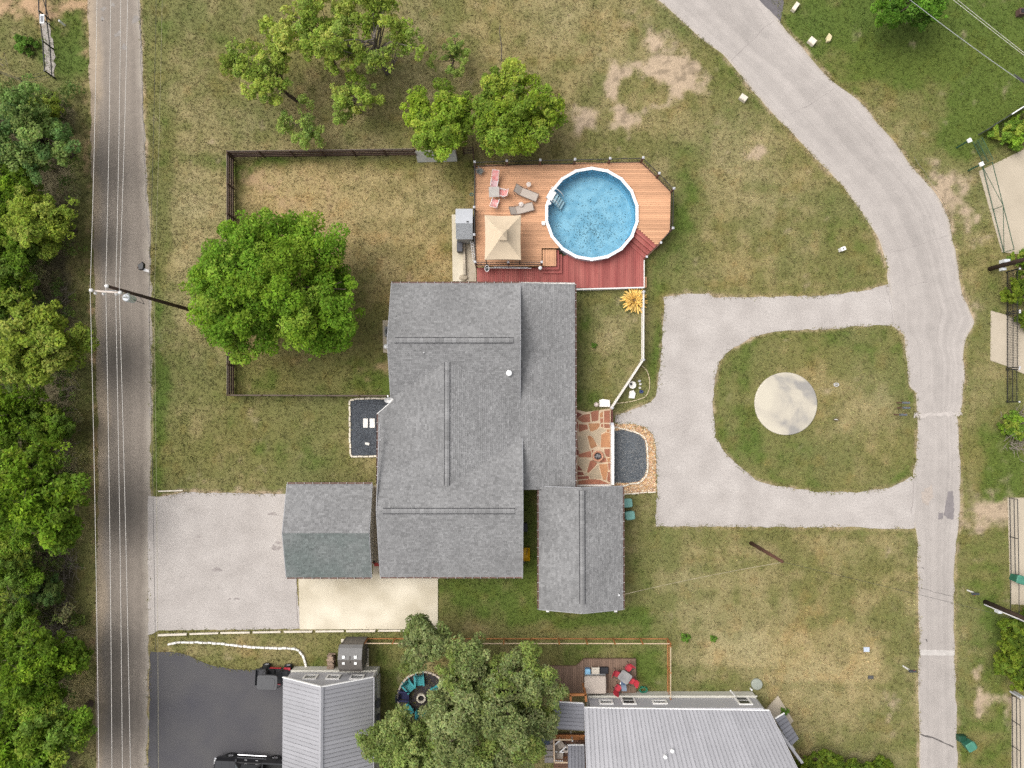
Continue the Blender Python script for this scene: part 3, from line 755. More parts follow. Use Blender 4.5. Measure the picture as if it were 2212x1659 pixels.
rs.thing('round_slab', slab_mat, 'round cream concrete slab with grey stains in the grass island', 'slab')

# gravel beds ---------------------------------------------------------------
def pebbles(name, poly, holes, n, size, material, z, seed, cols, parent=None, squash=.6):
    """loose stones: little eight-sided lumps scattered inside an outline"""
    r = np.random.default_rng(seed)
    us = [p[0] for p in poly]; vs_ = [p[1] for p in poly]
    pu, pv = r.uniform(min(us), max(us), n), r.uniform(min(vs_), max(vs_), n)
    k = inside(poly, pu, pv)
    for h in holes: k &= ~inside(h, pu, pv)
    pu, pv = pu[k], pv[k]; n = len(pu)
    pts = np.array([P2(a, b_) for a, b_ in zip(pu, pv)])
    s = r.uniform(size * .55, size * 1.3, n); a0 = r.uniform(0, 6.28, n); asp = r.uniform(.6, 1.0, n)
    tri = []
    ring = []
    for q in range(5):
        a = a0 + q * 2 * np.pi / 5
        dx, dy = np.cos(a) * s, np.sin(a) * s * asp
        ring.append(np.stack([pts[:, 0] + dx, pts[:, 1] + dy, np.full(n, z)], -1))
    top = np.stack([pts[:, 0] + s * .2 * np.cos(a0), pts[:, 1] + s * .2 * np.sin(a0), z + s * squash], -1)
    for q in range(5): tri.append(np.stack([ring[q], ring[(q + 1) % 5], top], 1))
    tri = np.stack(tri, 1).reshape(-1, 3)
    cidx = r.integers(0, len(cols), n); cc_ = np.array(cols)[cidx] * r.uniform(.75, 1.25, (n, 1))
    return link(name, fast_mesh(name, tri, 3, material, np.repeat(cc_, 5, 0)), parent)
M_PEB = attr_mat('loose_stone', 'leafcol', fine=.1, fscale=40, bump=0, rough=.85)
bedE = sheet('gravel_bed', BLACKBED_E, .03, mat('slate_fabric', (.050, .058, .068), rough=.9, c2=(.10, .112, .125), scale=1.2, fine=.25, fscale=14), 'rounded bed of blue-black slate chips in front of the patio', 'gravel bed')
pebbles('slate_chips', BLACKBED_E, [], 5200, .035, M_PEB, .03, 3, [(.07, .08, .09), (.11, .12, .13), (.15, .155, .16), (.20, .20, .195)], bedE)['kind'] = 'stuff'
bedW = sheet('gravel_bed', BLACKBED_W, .03, MATS['slate_fabric'], 'black slate chip bed with stepping stones beside the house', 'gravel bed')
pebbles('slate_chips', BLACKBED_W, [], 7200, .035, M_PEB, .03, 4, [(.045, .05, .06), (.075, .08, .092), (.10, .105, .115)], bedW)['kind'] = 'stuff'
rock = sheet('rock_border', ROCKBED, .02, mat('rock_soil', (.30, .21, .12), rough=.95, fine=.3), 'tan river rock border around the slate bed', 'rock border')
pebbles('river_rocks', ROCKBED, [BLACKBED_E], 7000, .06, M_PEB, .02, 5, [(.52, .33, .15), (.42, .24, .12), (.62, .46, .28), (.36, .22, .14), (.60, .52, .40), (.5, .3, .2)], rock)['kind'] = 'stuff'
# ================================================================== BUILDINGS
M_SH = mat('asphalt_shingle', (.208, .206, .205), rough=.95, var=.11, scale=.45, tint=.21, fine=.08, fscale=25)
M_SH_OLD = mat('asphalt_shingle_mossy', (.118, .138, .130), rough=.95, c2=(.165, .175, .170), scale=.5, tint=.21, fine=.08, fscale=25)
M_SHB = mat('shingle_underlay', (.06, .06, .062), rough=.95)
M_FASCIA = mat('white_trim', (.74, .72, .69), rough=.5, var=.05)
M_GUTTER = mat('brown_gutter', (.20, .12, .10), rough=.5, var=.15)
M_CLIP = mat('galvanised', (.66, .66, .66), rough=.45, metal=.2)
M_SIDING = mat('house_siding', (.60, .57, .52), rough=.7, var=.06)
M_STONEW = mat('limestone_wall', (.62, .55, .44), rough=.9, c2=(.50, .44, .36), scale=2.5, fine=.15, fscale=10)

def lerp(a, b, t): return a + (b - a) * t

def shingle_slope(root, pts, material, seed, expo=.145, name='roof_slope'):
    """pts: corners of one roof slope, pts[0]-pts[1] is its eave. A boarded slab carries real overlapping courses of shingles."""
    pts = [Vector(p) for p in pts]
    th = .14
    low = [p - Vector((0, 0, .03)) for p in pts]
    part = MB().slab(low, th).build(name, M_SHB, root)
    o = pts[0]; U = (pts[1] - o); U.normalize()
    n = Vector((0, 0, 0))
    for i in range(len(pts)): n += (pts[i] - o).cross(pts[(i + 1) % len(pts)] - o)
    if n.z < 0: n = -n
    n.normalize()
    V = n.cross(U)
    if V.z < 0: V = -V
    uv = [((p - o).dot(U), (p - o).dot(V)) for p in pts]
    vmax = max(q[1] for q in uv); r = random.Random(seed)
    m = MB(); rows = int(vmax / expo) + 1
    for k in range(rows):
        v0 = k * expo; v1 = min(v0 + expo * 1.15, vmax)
        vm = min(v0 + expo * .5, vmax - 1e-3)
        xs = []
        for i in range(len(uv)):
            (a0, b0), (a1, b1) = uv[i], uv[(i + 1) % len(uv)]
            if (b0 > vm) != (b1 > vm): xs.append(a0 + (a1 - a0) * (vm - b0) / (b1 - b0))
        xs.sort()
        for a, b in zip(xs[::2], xs[1::2]):
            x = a - r.uniform(0, .2) ; wave = r.uniform(-.006, .006)
            while x < b:
                w = r.choice((.12, .17, .17, .24, .3)); x0, x1 = max(x, a), min(x + w - .006, b)
                x += w
                if x1 - x0 < .02: continue
                t = r.choice((.014, .018, .022, .03))
                m.tint = min(1, max(0, r.gauss(.5, .26)))
                dv = r.choice((0, 0, .012, .02)) * (1 if t > .02 else 0)
                A = o + U * x0 + V * (v0 + wave - dv) + n * t; B = o + U * x1 + V * (v0 + wave - dv) + n * t
                C = o + U * x1 + V * v1 + n * .001; D = o + U * x0 + V * v1 + n * .001
                E = o + U * x0 + V * (v0 + wave - dv) - n * .01; F = o + U * x1 + V * (v0 + wave - dv) - n * .01
                m.add([A, B, C, D, E, F], [(0, 1, 2, 3), (4, 5, 1, 0)])
    sh = m.build('shingles', material, part); sh['kind'] = 'stuff'
    return part

def ridge_vent(root, a, b, w, z_up, material, rise=.05, ref=None):
    """shingled ridge vent: a low folded cap with dark slots along both sides"""
    a, b = Vector(a), Vector(b); d = (b - a).normalized(); s = d.cross(Vector((0, 0, 1))).normalized()
    m = MB(); h = w / 2
    prof = [(-h, z_up - .045), (-h, z_up + .0), (0, z_up + rise), (h, z_up + .0), (h, z_up - .045)]
    L = (b - a).length; k = max(1, int(L / .3)); r = random.Random(int(L * 100))
    for i in range(k):
        p, q = a + d * (L * i / k), a + d * (L * (i + 1) / k - .008)
        m.tint = min(1, max(0, r.gauss(.5, .2))); e = .008 * (i % 2)
        vs = [p + s * x + Vector((0, 0, z + e)) for x, z in prof] + [q + s * x + Vector((0, 0, z + e)) for x, z in prof]
        m.add(vs, [(j, j + 1, j + 6, j + 5) for j in range(4)] + [(0, 5, 9, 4), (4, 3, 2, 1, 0), (5, 6, 7, 8, 9)])
    v = m.build('ridge_vent', material, root)
    g = MB()
    for sg in (-1, 1):
        g.beam(a + s * sg * (h + .03) + Vector((0, 0, z_up - .03)), b + s * sg * (h + .03) + Vector((0, 0, z_up - .02)), .035, .06)
    sl = g.build('vent_slot', mat('vent_black', (.03, .03, .035), rough=.8), v); sl['kind'] = 'stuff'

def gutter(root, a, b, out, clip_step=.62, z=-.06, material=None):
    """eave gutter from a to b, pushed out by vector `out`, with its bright hanger clips"""
    a, b, o = Vector(a), Vector(b), Vector(out)
    d = (b - a).normalized(); up = Vector((0, 0, 1)); m = MB()
    w = .11
    for (x0, z0, x1, z1) in ((0, 0, 0, -.10), (0, -.10, w, -.10), (w, -.10, w, 0)):
        p = o * x0 + up * (z0 + z); q = o * x1 + up * (z1 + z)
        t = up * .006 if z0 == z1 else o * .006
        m.add([a + p, b + p, b + q, a + q, a + p + t, b + p + t, b + q + t, a + q + t], [(0, 1, 2, 3), (7, 6, 5, 4), (0, 4, 5, 1), (3, 2, 6, 7), (0, 3, 7, 4), (1, 5, 6, 2)])
    g = m.build('gutter', material or M_GUTTER, root)
    c = MB(); L = (b - a).length; n = max(2, int(L / clip_step))
    for i in range(n + 1):
        p = a + d * (L * i / n)
        c.beam(p + o * -.005 + up * (z + .012), p + o * (w + .01) + up * (z + .012), .035, .012)
    k = c.build('gutter_clips', mat('dull_clip', (.42, .40, .39), rough=.6), g); k['kind'] = 'stuff'
    return g

def board(root, a, b, w, h, material, name='fascia_board'):
    return MB().beam(a, b, w, h).build(name, material, root)

# ------------------------------------------------------------------ main house
ZE, ZR, ZB, ZC, ZBL = 3.0, 4.65, 4.1, 2.35, 2.85
house = empty('house', P(985, 900, 0), 'large house with grey shingled gable roofs and a lower porch slope', 'house')
def X(u, z): return P(u, 868, z).x
def Y(v, z): return P(1106, v, z).y
xa0, xa1 = X(845, ZE), X(1123, ZE)                   # north wing, west and east gable
ya_n, ya_r = Y(612, ZE), Y(735, ZR); ya_s = 2 * ya_r - ya_n
A1, A2 = Vector((xa0, ya_r, ZR)), Vector((xa1, ya_r, ZR))
shingle_slope(house, [(xa1, ya_n, ZE), (xa0, ya_n, ZE), A1, A2], M_SH, 1)
shingle_slope(house, [(xa0, ya_s, ZE), (xa1, ya_s, ZE), A2, A1], M_SH, 2)
xd0, xd1 = X(824, ZE), X(1128, ZE)                    # south wing
yd_s, yd_r = Y(1246, ZE), Y(1104, ZR); yd_n = 2 * yd_r - yd_s
D1, D2 = Vector((xd0, yd_r, ZR)), Vector((xd1, yd_r, ZR))
shingle_slope(house, [(xd0, yd_s, ZE), (xd1, yd_s, ZE), D2, D1], M_SH, 3)
shingle_slope(house, [(xd1, yd_n, ZE), (xd0, yd_n, ZE), D1, D2], M_SH, 4)
xr, xb0 = X(966, ZB), X(817, ZBL)                     # middle wing, ridge running north-south
yb_n, yb_s = Y(764, ZB), Y(1064, ZB)
mb = (ZB - ZBL) / (xr - xb0)
xch = X(848, 3.05); ych0, ych1 = Y(866, 3.05), Y(894, ZBL)
def zb(x): return ZBL + mb * (x - xb0)
shingle_slope(house, [(xb0, ych1, ZBL), (xb0, Y(1046, ZBL), ZBL), (xb0 + .3, Y(1046, ZBL), zb(xb0 + .3)), (xr, yb_s, ZB), (xr, yb_n, ZB), (xch + .02, ych0 + .4, zb(xch + .02)), (xch, ych0, zb(xch))], M_SH, 5)
xc0, xc1 = X(1124, ZE), X(1242, ZC)
shingle_slope(house, [(xc0, yb_s, ZE), (xc0, yb_n, ZE), (xr, yb_n, ZB), (xr, yb_s, ZB)], M_SH, 6)
yc_n, yc_s = Y(614, ZC), Y(1056, ZC)
shingle_slope(house, [(xc1, yc_s, ZC), (xc1, yc_n, ZC), (xc0 - .02, yc_n, ZE), (xc0 - .02, yc_s, ZE)], M_SH, 7, name='porch_slope')
ridge_vent(house, (X(852, ZR), ya_r, ZR), (X(1109, ZR), ya_r, ZR), .34, .0, M_SH, .055)
ridge_vent(house, (xr, Y(782, ZB), ZB), (xr, Y(1050, ZB), ZB), .34, .0, M_SH, .055)
ridge_vent(house, (X(828, ZR), yd_r, ZR), (X(1112, ZR), yd_r, ZR), .34, .0, M_SH, .055)
gutter(house, (xa0, ya_n + .02, ZE), (xa1, ya_n + .02, ZE), (0, 1, 0))
gutter(house, (xa1 + .1, yc_n + .02, 2.65), (xc1, yc_n + .02, ZC + .02), (0, 1, 0), material=M_FASCIA)
gutter(house, (xc1 + .02, yc_s, ZC), (xc1 + .02, yc_n, ZC), (1, 0, 0))
gutter(house, (xd0, yd_s - .02, ZE), (xd1, yd_s - .02, ZE), (0, -1, 0))
gutter(house, (xb0 - .02, ych1, ZBL), (xb0 - .02, Y(1046, ZBL), ZBL), (-1, 0, 0))
board(house, (xch - .03, ych0, 3.0), (xb0 - .04, ych1 + .02, ZBL - .02), .05, .2, M_FASCIA)
for (p, q) in (((xa0 - .03, ya_n, ZE - .09), (xa0 - .03, ya_r, ZR - .09)), ((xa0 - .03, ya_s, ZE - .09), (xa0 - .03, ya_r, ZR - .09)),
               ((xa1 + .03, ya_n, ZE - .09), (xa1 + .03, ya_r, ZR - .09)), ((xa1 + .03, ya_s, ZE - .09), (xa1 + .03, ya_r, ZR - .09)),
               ((xd0 - .03, yd_s, ZE - .09), (xd0 - .03, yd_r, ZR - .09)), ((xd0 - .03, yd_n + 1.2, ZE + .4), (xd0 - .03, yd_r, ZR - .09)),
               ((xd1 + .03, yd_s, ZE - .09), (xd1 + .03, yd_r, ZR - .09)), ((xd1 + .03, yd_n, ZE - .09), (xd1 + .03, yd_r, ZR - .09))):
    board(house, p, q, .05, .17, mat('grey_trim', (.30, .30, .31), rough=.6), 'barge_board')
w = MB()                                              # walls
def gable_wall(m, x, y0, y1, yr, zr, z0=0.0, ze=2.85, t=.2):
    poly = [(y0, z0), (y1, z0), (y1, ze), (yr, zr - .2), (y0, ze)]
    vs = [(x - t / 2, y, z) for y, z in poly] + [(x + t / 2, y, z) for y, z in poly]
    n = 5
    m.add(vs, [tuple(range(n)), tuple(range(2 * n - 1, n - 1, -1))] + [(i, (i + 1) % n, (i + 1) % n + n, i + n) for i in range(n)])
gable_wall(w, xa0 + .45, ya_s, ya_n - .5, ya_r, ZR); gable_wall(w, xa1 - .12, ya_s, ya_n - .5, ya_r, ZR)
gable_wall(w, xd0 + .45, yd_s + .5, yd_n, yd_r, ZR); gable_wall(w, xd1 - .3, yd_s + .5, yd_n, yd_r, ZR)
w.box(((xa0 + xa1) / 2, ya_n - .5, 1.4), (xa1 - xa0 - .7, .2, 2.8)); w.box(((xd0 + xd1) / 2, yd_s + .5, 1.4), (xd1 - xd0 - .9, .2, 2.8))
w.box((xb0 + .6, (ych1 + Y(1046, ZBL)) / 2, 1.35), (.2, abs(ych1 - Y(1046, ZBL)), 2.7))
w.box((xc0 + .9, (ych0 + yd_n) / 2, 1.35), (.2, 4.5, 2.7))
w.build('wall', M_SIDING, house)
for k in range(6):                                    # porch posts along the east eave
    yy = lerp(yc_n - .6, yc_s + .6, k / 5)
    MB().box((xc1 - .35, yy, 1.05), (.14, .14, 2.1)).build('porch_post', M_FASCIA, house)
def window(root, c, size, face, name='window'):
    """framed window on a wall facing `face` (unit x/y vector)"""
    c, f = Vector(c), Vector(face); s = Vector((-f.y, f.x, 0)); up = Vector((0, 0, 1)); wd, ht = size
    m = MB()
    for sg in (-1, 1):
        m.beam(c + s * sg * wd / 2 + f * .04 - up * (ht / 2 + .04), c + s * sg * wd / 2 + f * .04 + up * (ht / 2 + .04), .12, .09, f)
        m.beam(c + up * sg * ht / 2 + f * .04 - s * (wd / 2 - .06), c + up * sg * ht / 2 + f * .04 + s * (wd / 2 - .06), .12, .08, f)
    o = m.build(name, M_FASCIA, root)
    MB().beam(c + f * .015 - s * wd / 2, c + f * .015 + s * wd / 2, .02, ht - .04).build('pane', mat('window_glass', (.03, .035, .04), rough=.08, spec=.6, var=.05), o)
    MB().beam(c + f * .03 - s * wd / 2, c + f * .03 + s * wd / 2, .03, .03).build('glazing_bar', M_FASCIA, o)
    return o
for uu in (900, 1000): window(house, (X(uu, 1.5), yd_s + .395, 1.5), (1.2, 1.1), (0, -1, 0))
for uu in (890, 1080): window(house, (X(uu, 1.5), ya_n - .39, 1.5), (1.2, 1.1), (0, 1, 0))
for vv in (940, 1010): window(house, (xb0 + .49, Y(vv, 1.5), 1.5), (1.0, 1.0), (-1, 0, 0))
# roof flue with white cap, dish, little pipes
q = P(1100, 806, 3.8)
fl = MB().lathe((q.x, q.y - .0, 3.45), [(.10, 0), (.10, .45)], 12).build('flue', M_CLIP, house)
MB().lathe((q.x, q.y, 3.86), [(.10, 0), (.22, .02), (.23, .08), (.16, .15), (.04, .17)], 16).build('flue_cap', mat('bright_metal', (.85, .85, .84), rough=.35, var=.03), fl, True)
MB().box((q.x, q.y - .38, 3.60), (.7, .05, .04)).box((q.x, q.y - .15, 3.64), (.4, .4, .02)).build('flashing', M_CLIP, fl)
for (uu, vv, zz) in ((916, 762, 4.35), (822, 950, 2.9), (823, 1008, 2.9)):
    pp = P(uu, vv, zz); MB().lathe((pp.x, pp.y, zz - .4), [(.04, 0), (.04, .55)], 8).build('vent_pipe', M_CLIP, house)

dish = empty('satellite_dish', P(842, 858, 2.6), 'small white satellite dish on the roof corner above the slate bed', 'satellite dish')
dq = P(840, 864, 3.2)
def dish_mesh():
    m = MB(); n = 18; M = Matrix.Rotation(R(40), 3, 'X') @ Matrix.Rotation(R(10), 3, 'Y')
    vs, fs = [dq + M @ Vector((0, 0, -.06))], []
    for i, rr in enumerate((.12, .22, .30)):
        for k in range(n):
            a = 2 * math.pi * k / n
            vs.append(dq + M @ Vector((rr * 1.15 * math.cos(a), rr * .9 * math.sin(a), -.06 + rr * rr * .9)))
    for k in range(n): fs.append((0, 1 + k, 1 + (k + 1) % n))
    for i in range(2):
        for k in range(n): fs.append((1 + i * n + k, 1 + (i + 1) * n + k, 1 + (i + 1) * n + (k + 1) % n, 1 + i * n + (k + 1) % n))
    return m.add(vs, fs)
dish_mesh().build('reflector', MATS['white_trim'], dish, True)
MB().tube([dq + Vector((0, 0, -.05)), dq + Vector((.1, .1, -.25)), (xch + .1, ych0 + .15, 2.85)], .025).build('mount', M_CLIP, dish)
MB().tube([dq, dq + Vector((-.02, .28, .30))], .02).box(dq + Vector((-.02, .30, .32)), (.08, .12, .08)).build('feed_arm', M_CLIP, dish)

# ------------------------------------------------------------------ garage beside the parking pad
def gable_building(name, label, corners, ridge_ns, ze, zr, material, seeds, vent=None, wall_in=.45, gut=True):
    (u0, v0), (u1, v1) = corners
    x0, x1, y1, y0 = X(u0, ze), X(u1, ze), Y(v0, ze), Y(v1, ze)
    root = empty(name, ((x0 + x1) / 2, (y0 + y1) / 2, 0), label, 'building')
    m = MB()
    if ridge_ns:
        xm = (x0 + x1) / 2; a, b = Vector((xm, y0, zr)), Vector((xm, y1, zr))
        shingle_slope(root, [(x0, y0, ze), (x0, y1, ze), b, a], material, seeds); shingle_slope(root, [(x1, y1, ze), (x1, y0, ze), a, b], material, seeds + 1)
        gutter(root, (x0 - .02, y0, ze), (x0 - .02, y1, ze), (-1, 0, 0)); gutter(root, (x1 + .02, y0, ze), (x1 + .02, y1, ze), (1, 0, 0))
        for yy, s in ((y0 - .03, -1), (y1 + .03, 1)):
            for xx in (x0, x1): board(root, (xx, yy, ze - .09), (xm, yy, zr - .09), .05, .16, MATS['grey_trim'], 'barge_board')
        for yy in (y0 + wall_in, y1 - wall_in):
            poly = [(x0 + wall_in, 0), (x1 - wall_in, 0), (x1 - wall_in, ze - .12), (xm, zr - .25), (x0 + wall_in, ze - .12)]
            vs = [(x, yy - .1, z) for x, z in poly] + [(x, yy + .1, z) for x, z in poly]
            m.add(vs, [(0, 1, 2, 3, 4), (9, 8, 7, 6, 5)] + [(i, (i + 1) % 5, (i + 1) % 5 + 5, i + 5) for i in range(5)])
        for xx in (x0 + wall_in, x1 - wall_in): m.box((xx, (y0 + y1) / 2, ze / 2 - .08), (.198, y1 - y0 - 2 * wall_in - .2, ze - .2))
        if vent: ridge_vent(root, (xm, Y(vent[1], zr), zr), (xm, Y(vent[0], zr), zr), .34, 0, material, .055)
    else:
        ym = (y0 + y1) / 2; a, b = Vector((x0, ym, zr)), Vector((x1, ym, zr))
        shingle_slope(root, [(x0, y0, ze), (x1, y0, ze), b, a], material, seeds); shingle_slope(root, [(x1, y1, ze), (x0, y1, ze), a, b], M_SH, seeds + 1)
        gutter(root, (x0, y0 - .02, ze), (x1, y0 - .02, ze), (0, -1, 0)); gutter(root, (x0, y1 + .02, ze), (x1, y1 + .02, ze), (0, 1, 0))
        for xx in (x0 - .03, x1 + .03):
            for yy in (y0, y1): board(root, (xx, yy, ze - .09), (xx, ym, zr - .09), .05, .16, MATS['grey_trim'], 'barge_board')
        for xx in (x0 + wall_in, x1 - wall_in): gable_wall(m, xx, y0 + wall_in, y1 - wall_in, ym, zr, 0, ze - .12)
        for yy in (y0 + wall_in, y1 - wall_in): m.box(((x0 + x1) / 2, yy, ze / 2 - .08), (x1 - x0 - 2 * wall_in - .2, .198, ze - .2))
    m.build('wall', M_SIDING, root)
    return root, (x0, x1, y0, y1)
gar, (q0, q1, q2, q3) = gable_building('garage', 'small garage with weathered grey-green shingles beside the parking pad', ((622, 1046), (804, 1247)), False, 2.6, 3.6, M_SH_OLD, 20)
MB().box((q0 + .33, (q2 + q3) / 2, 1.05), (.05, 4.6, 2.1)).build('garage_door', M_FASCIA, gar)
stu, (s0, s1, s2, s3) = gable_building('studio', 'detached outbuilding with ridge vent, south-east of the house', ((1164, 1051), (1344, 1316)), True, 2.6, 3.6, M_SH, 30, vent=(1060, 1305))
for uu in (1183, 1330):
    pp = P(uu, 1322, 2.5); MB().box((pp.x, s2 - .08, 2.42), (.22, .34, .16)).build('rafter_end', M_FASCIA, stu)
pp = P(1344, 1285, 3.0); MB().lathe((pp.x - .25, pp.y, 2.3), [(.04, 0), (.04, .75), (.07, .8)], 8).build('service_mast', M_CLIP, stu)
sheet('walkway', [(802, 1050), (826, 1046), (826, 1250), (806, 1250)], .05, M_CONC2, 'narrow concrete walk between the garage and the house', 'path')

# ------------------------------------------------------------------ metal-roofed neighbours
M_METAL = mat('metal_roof', (.36, .355, .37), rough=.42, metal=.35, spec=.5, var=.05, scale=.8, per_obj=.05)
M_METAL_D = mat('metal_roof_dark', (.20, .20, .22), rough=.45, metal=.35, spec=.5, var=.06, scale=.8, per_obj=.04)
M_GREYW = mat('grey_wall', (.40, .395, .41), rough=.7, var=.04)
M_WAIN = mat('pale_wainscot', (.58, .56, .49), rough=.85, c2=(.50, .48, .42), scale=1.5, fine=.06)
def metal_slope(root, e0, e1, r0, r1, pitch, material, rib=.045, ribw=.03):
    """standing-seam slope between an eave e0-e1 and a ridge r0-r1, one panel object per seam spacing"""
    e0, e1, r0, r1 = map(Vector, (e0, e1, r0, r1))
    n = (e1 - e0).cross(r0 - e0).normalized()
    if n.z < 0: n = -n
    k = max(1, round((e1 - e0).length / pitch))
    d = (e1 - e0).normalized()
    MB().slab([e0 - n * .034, e1 - n * .034, r1 - n * .034, r0 - n * .034], .02).build('seam_shade_sheet', mat('seam_shade', (.04, .04, .045), rough=.9), root)  # dark sheet seen through the panel gaps, standing in for shadow along the seams
    for i in range(k):
        t0, t1 = i / k, (i + 1) / k
        a, b, c, dd = e0.lerp(e1, t0), e0.lerp(e1, t1), r0.lerp(r1, t1), r0.lerp(r1, t0)
        m = MB(); th = n * .03; rw = d * ribw; rh = n * rib; g = d * .014
        m.add([a, b - g, c - g, dd, a - th, b - g - th, c - g - th, dd - th], [(0, 1, 2, 3), (7, 6, 5, 4), (0, 4, 5, 1), (2, 6, 7, 3), (1, 5, 6, 2), (3, 7, 4, 0)])
        m.add([a + n * .001, a + rw + n * .001, dd + rw + n * .001, dd + n * .001, a + rh, a + rw + rh, dd + rw + rh, dd + rh], [(4, 5, 6, 7), (0, 1, 5, 4), (1, 2, 6, 5), (2, 3, 7, 6), (3, 0, 4, 7)])
        m.build('roof_panel', material, root)

# workshop, lower left: gable end faces the yard
ZWE, ZWR = 2.75, 4.5
wx0, wx1 = P(637, 1442).x, P(820, 1442).x; wy = P(700, 1442).y; wyb = P(700, 1860).y
wxm = (wx0 + wx1) / 2
shop = empty('workshop', (wxm, (wy + wyb) / 2, 0), 'grey metal workshop with ribbed gable roof on the blacktop lot', 'building')
roh = wy + .32
metal_slope(shop, (wx0 - .02, wyb, ZWE), (wx0 - .02, roh, ZWE), (wxm, wyb, ZWR), (wxm, roh, ZWR), .305, M_METAL)
metal_slope(shop, (wx1 + .02, roh, ZWE), (wx1 + .02, wyb, ZWE), (wxm, roh, ZWR), (wxm, wyb, ZWR), .305, M_METAL)
MB().add([(wxm + s * .16, y, ZWR + z) for y in (wyb, roh + .02) for s, z in ((-1, .0), (0, .09), (1, .0))], [(0, 1, 4, 3), (1, 2, 5, 4)]).build('ridge_cap', M_METAL, shop)
for s in (-1, 1): board(shop, (wxm, roh + .03, ZWR - .02), (wxm + s * (wx1 - wxm + .04), roh + .03, ZWE - .02), .05, .16, mat('bright_trim', (.82, .81, .80), rough=.45, var=.02), 'rake_trim')
m = MB(); poly = [(wx0, .95), (wx1, .95), (wx1, ZWE - .1), (wxm, ZWR - .1), (wx0, ZWE - .1)]
m.add([(x, wy - .2, z) for x, z in poly] + [(x, wy, z) for x, z in poly], [(0, 1, 2, 3, 4), (9, 8, 7, 6, 5)] + [(i, (i + 1) % 5, (i + 1) % 5 + 5, i + 5) for i in range(5)])
for xx in (wx0 + .1, wx1 - .1): m.box((xx, (wy + wyb) / 2 - .1, 1.8), (.198, wy - wyb - .22, 1.68))
m.build('wall', M_GREYW, shop)
m = MB().box((wxm, wy - .08, .47), (wx1 - wx0 + .04, .36, .94))
for xx in (wx0 + .08, wx1 - .08): m.box((xx, (wy + wyb) / 2 - .2, .47), (.3, wy - wyb - .5, .94))
m.build('wainscot', M_WAIN, shop)
board(shop, (wx0, wy + .12, .97), (wx1, wy + .12, .97), .12, .06, M_WAIN, 'ledge')
for uu in (704, 757, 806):
    pp = P(uu - 7, 1466, 1.9); window(shop, (lerp(wx0, wx1, {704: .27, 757: .53, 806: .80}[uu]), wy + .005, 1.95), (.92, .72), (0, 1, 0))
m = MB().tube([(wx1 - .25, roh - .05, 2.7), (wx1 - .12, wy + .1, 2.4), (wx1 - .1, wy + .1, .2)], .05); m.build('downspout', M_FASCIA, shop)
board(shop, (wx1 + .08, roh, 2.66), (wx1 + .08, wyb, 2.66), .11, .1, M_METAL, 'gutter')
pp = P(814, 1520, 1.6); MB().box((wx1 + .2, pp.y, 1.5), (.25, .5, .6)).box((wx1 + .2, pp.y - 1.1, 1.4), (.2, .35, .5)).build('meter_box', mat('dark_box', (.10, .10, .11)), shop)

# house, lower right
ZNE = 2.7
nh = empty('metal_roof_house', P(1480, 1620), 'neighbouring house with wide grey standing-seam metal roof', 'house')
ny = P(1450, 1496.5).y; nx0 = P(1268, 1497).x; nx1 = P(1623, 1498).x
sl = .40
ne0, ne1 = P(1263, 1529, ZNE), P(1661, 1535, ZNE)
yy1 = ne0.y - 6.2
nr0 = Vector((ne0.x, yy1, ZNE + sl * 6.2)); dirr = P(1738, 1659, ZNE + 1.9) - ne1
te = (ne1.y - yy1)
nr1 = Vector((ne1.x + te * .42, yy1, ZNE + sl * te))
metal_slope(nh, ne0, ne1, nr0, nr1, .29, M_METAL)
for s in range(1):
    metal_slope(nh, Vector((nr1.x, 2 * yy1 - ne1.y, ZNE)), Vector((ne0.x, 2 * yy1 - ne0.y, ZNE)), nr1, nr0, .4, M_METAL)
board(nh, ne0 + Vector((-.05, .03, -.03)), ne1 + Vector((.02, .03, -.03)), .06, .14, MATS['bright_trim'], 'eave_trim')
board(nh, ne0 + Vector((-.03, 0, -.02)), nr0 + Vector((-.03, 0, -.02)), .05, .13, M_METAL, 'rake_trim')
board(nh, ne1 + Vector((.03, 0, -.02)), nr1 + Vector((.03, 0, -.02)), .05, .13, M_METAL, 'rake_trim')
ca, cb = Vector((nx1, ny, 0)), P(1650, 1535, 0)
cd = (cb - ca).normalized(); cend = ca + cd * 5.0
def wall_run(m, a, b, z0, z1, t=.2):
    a, b = Vector(a), Vector(b); m.beam((a.x, a.y, (z0 + z1) / 2), (b.x, b.y, (z0 + z1) / 2), t, z1 - z0)
m = MB(); wall_run(m, (nx0, ny - .1, 0), (nx1 - .05, ny - .1, 0), .95, ZNE - .02); wall_run(m, ca + Vector((-.05, -.12, 0)), cend, .95, ZNE - .02); wall_run(m, (nx0 + .1, ny - .25, 0), (nx0 + .1, ny - 12, 0), .95, ZNE - .05)
m.build('wall', M_GREYW, nh)
m = MB(); wall_run(m, (nx0, ny - .05, 0), (nx1 + .05, ny - .05, 0), 0, .94, .34); wall_run(m, ca + Vector((.02, -.2, 0)), cend + Vector((.08, .05, 0)), 0, .938, .3); wall_run(m, (nx0 + .1, ny - .25, 0), (nx0 + .1, ny - 12, 0), 0, .936, .3)
m.build('wainscot', M_WAIN, nh)
board(nh, (nx0, ny + .14, .97), (nx1 + .1, ny + .14, .97), .12, .06, M_WAIN, 'ledge')
for (uu, wd, ht, zc) in ((1309, .95, .62, 1.75), (1357, .95, 1.25, 1.45), (1425, 1.0, .55, 1.75), (1605, .95, 1.35, 1.45)):
    window(nh, (P(uu, 1505, zc).x, ny + .005, zc), (wd, ht), (0, 1, 0))
fd = Vector((-cd.y, cd.x, 0)); fd = fd if fd.x > 0 else -fd
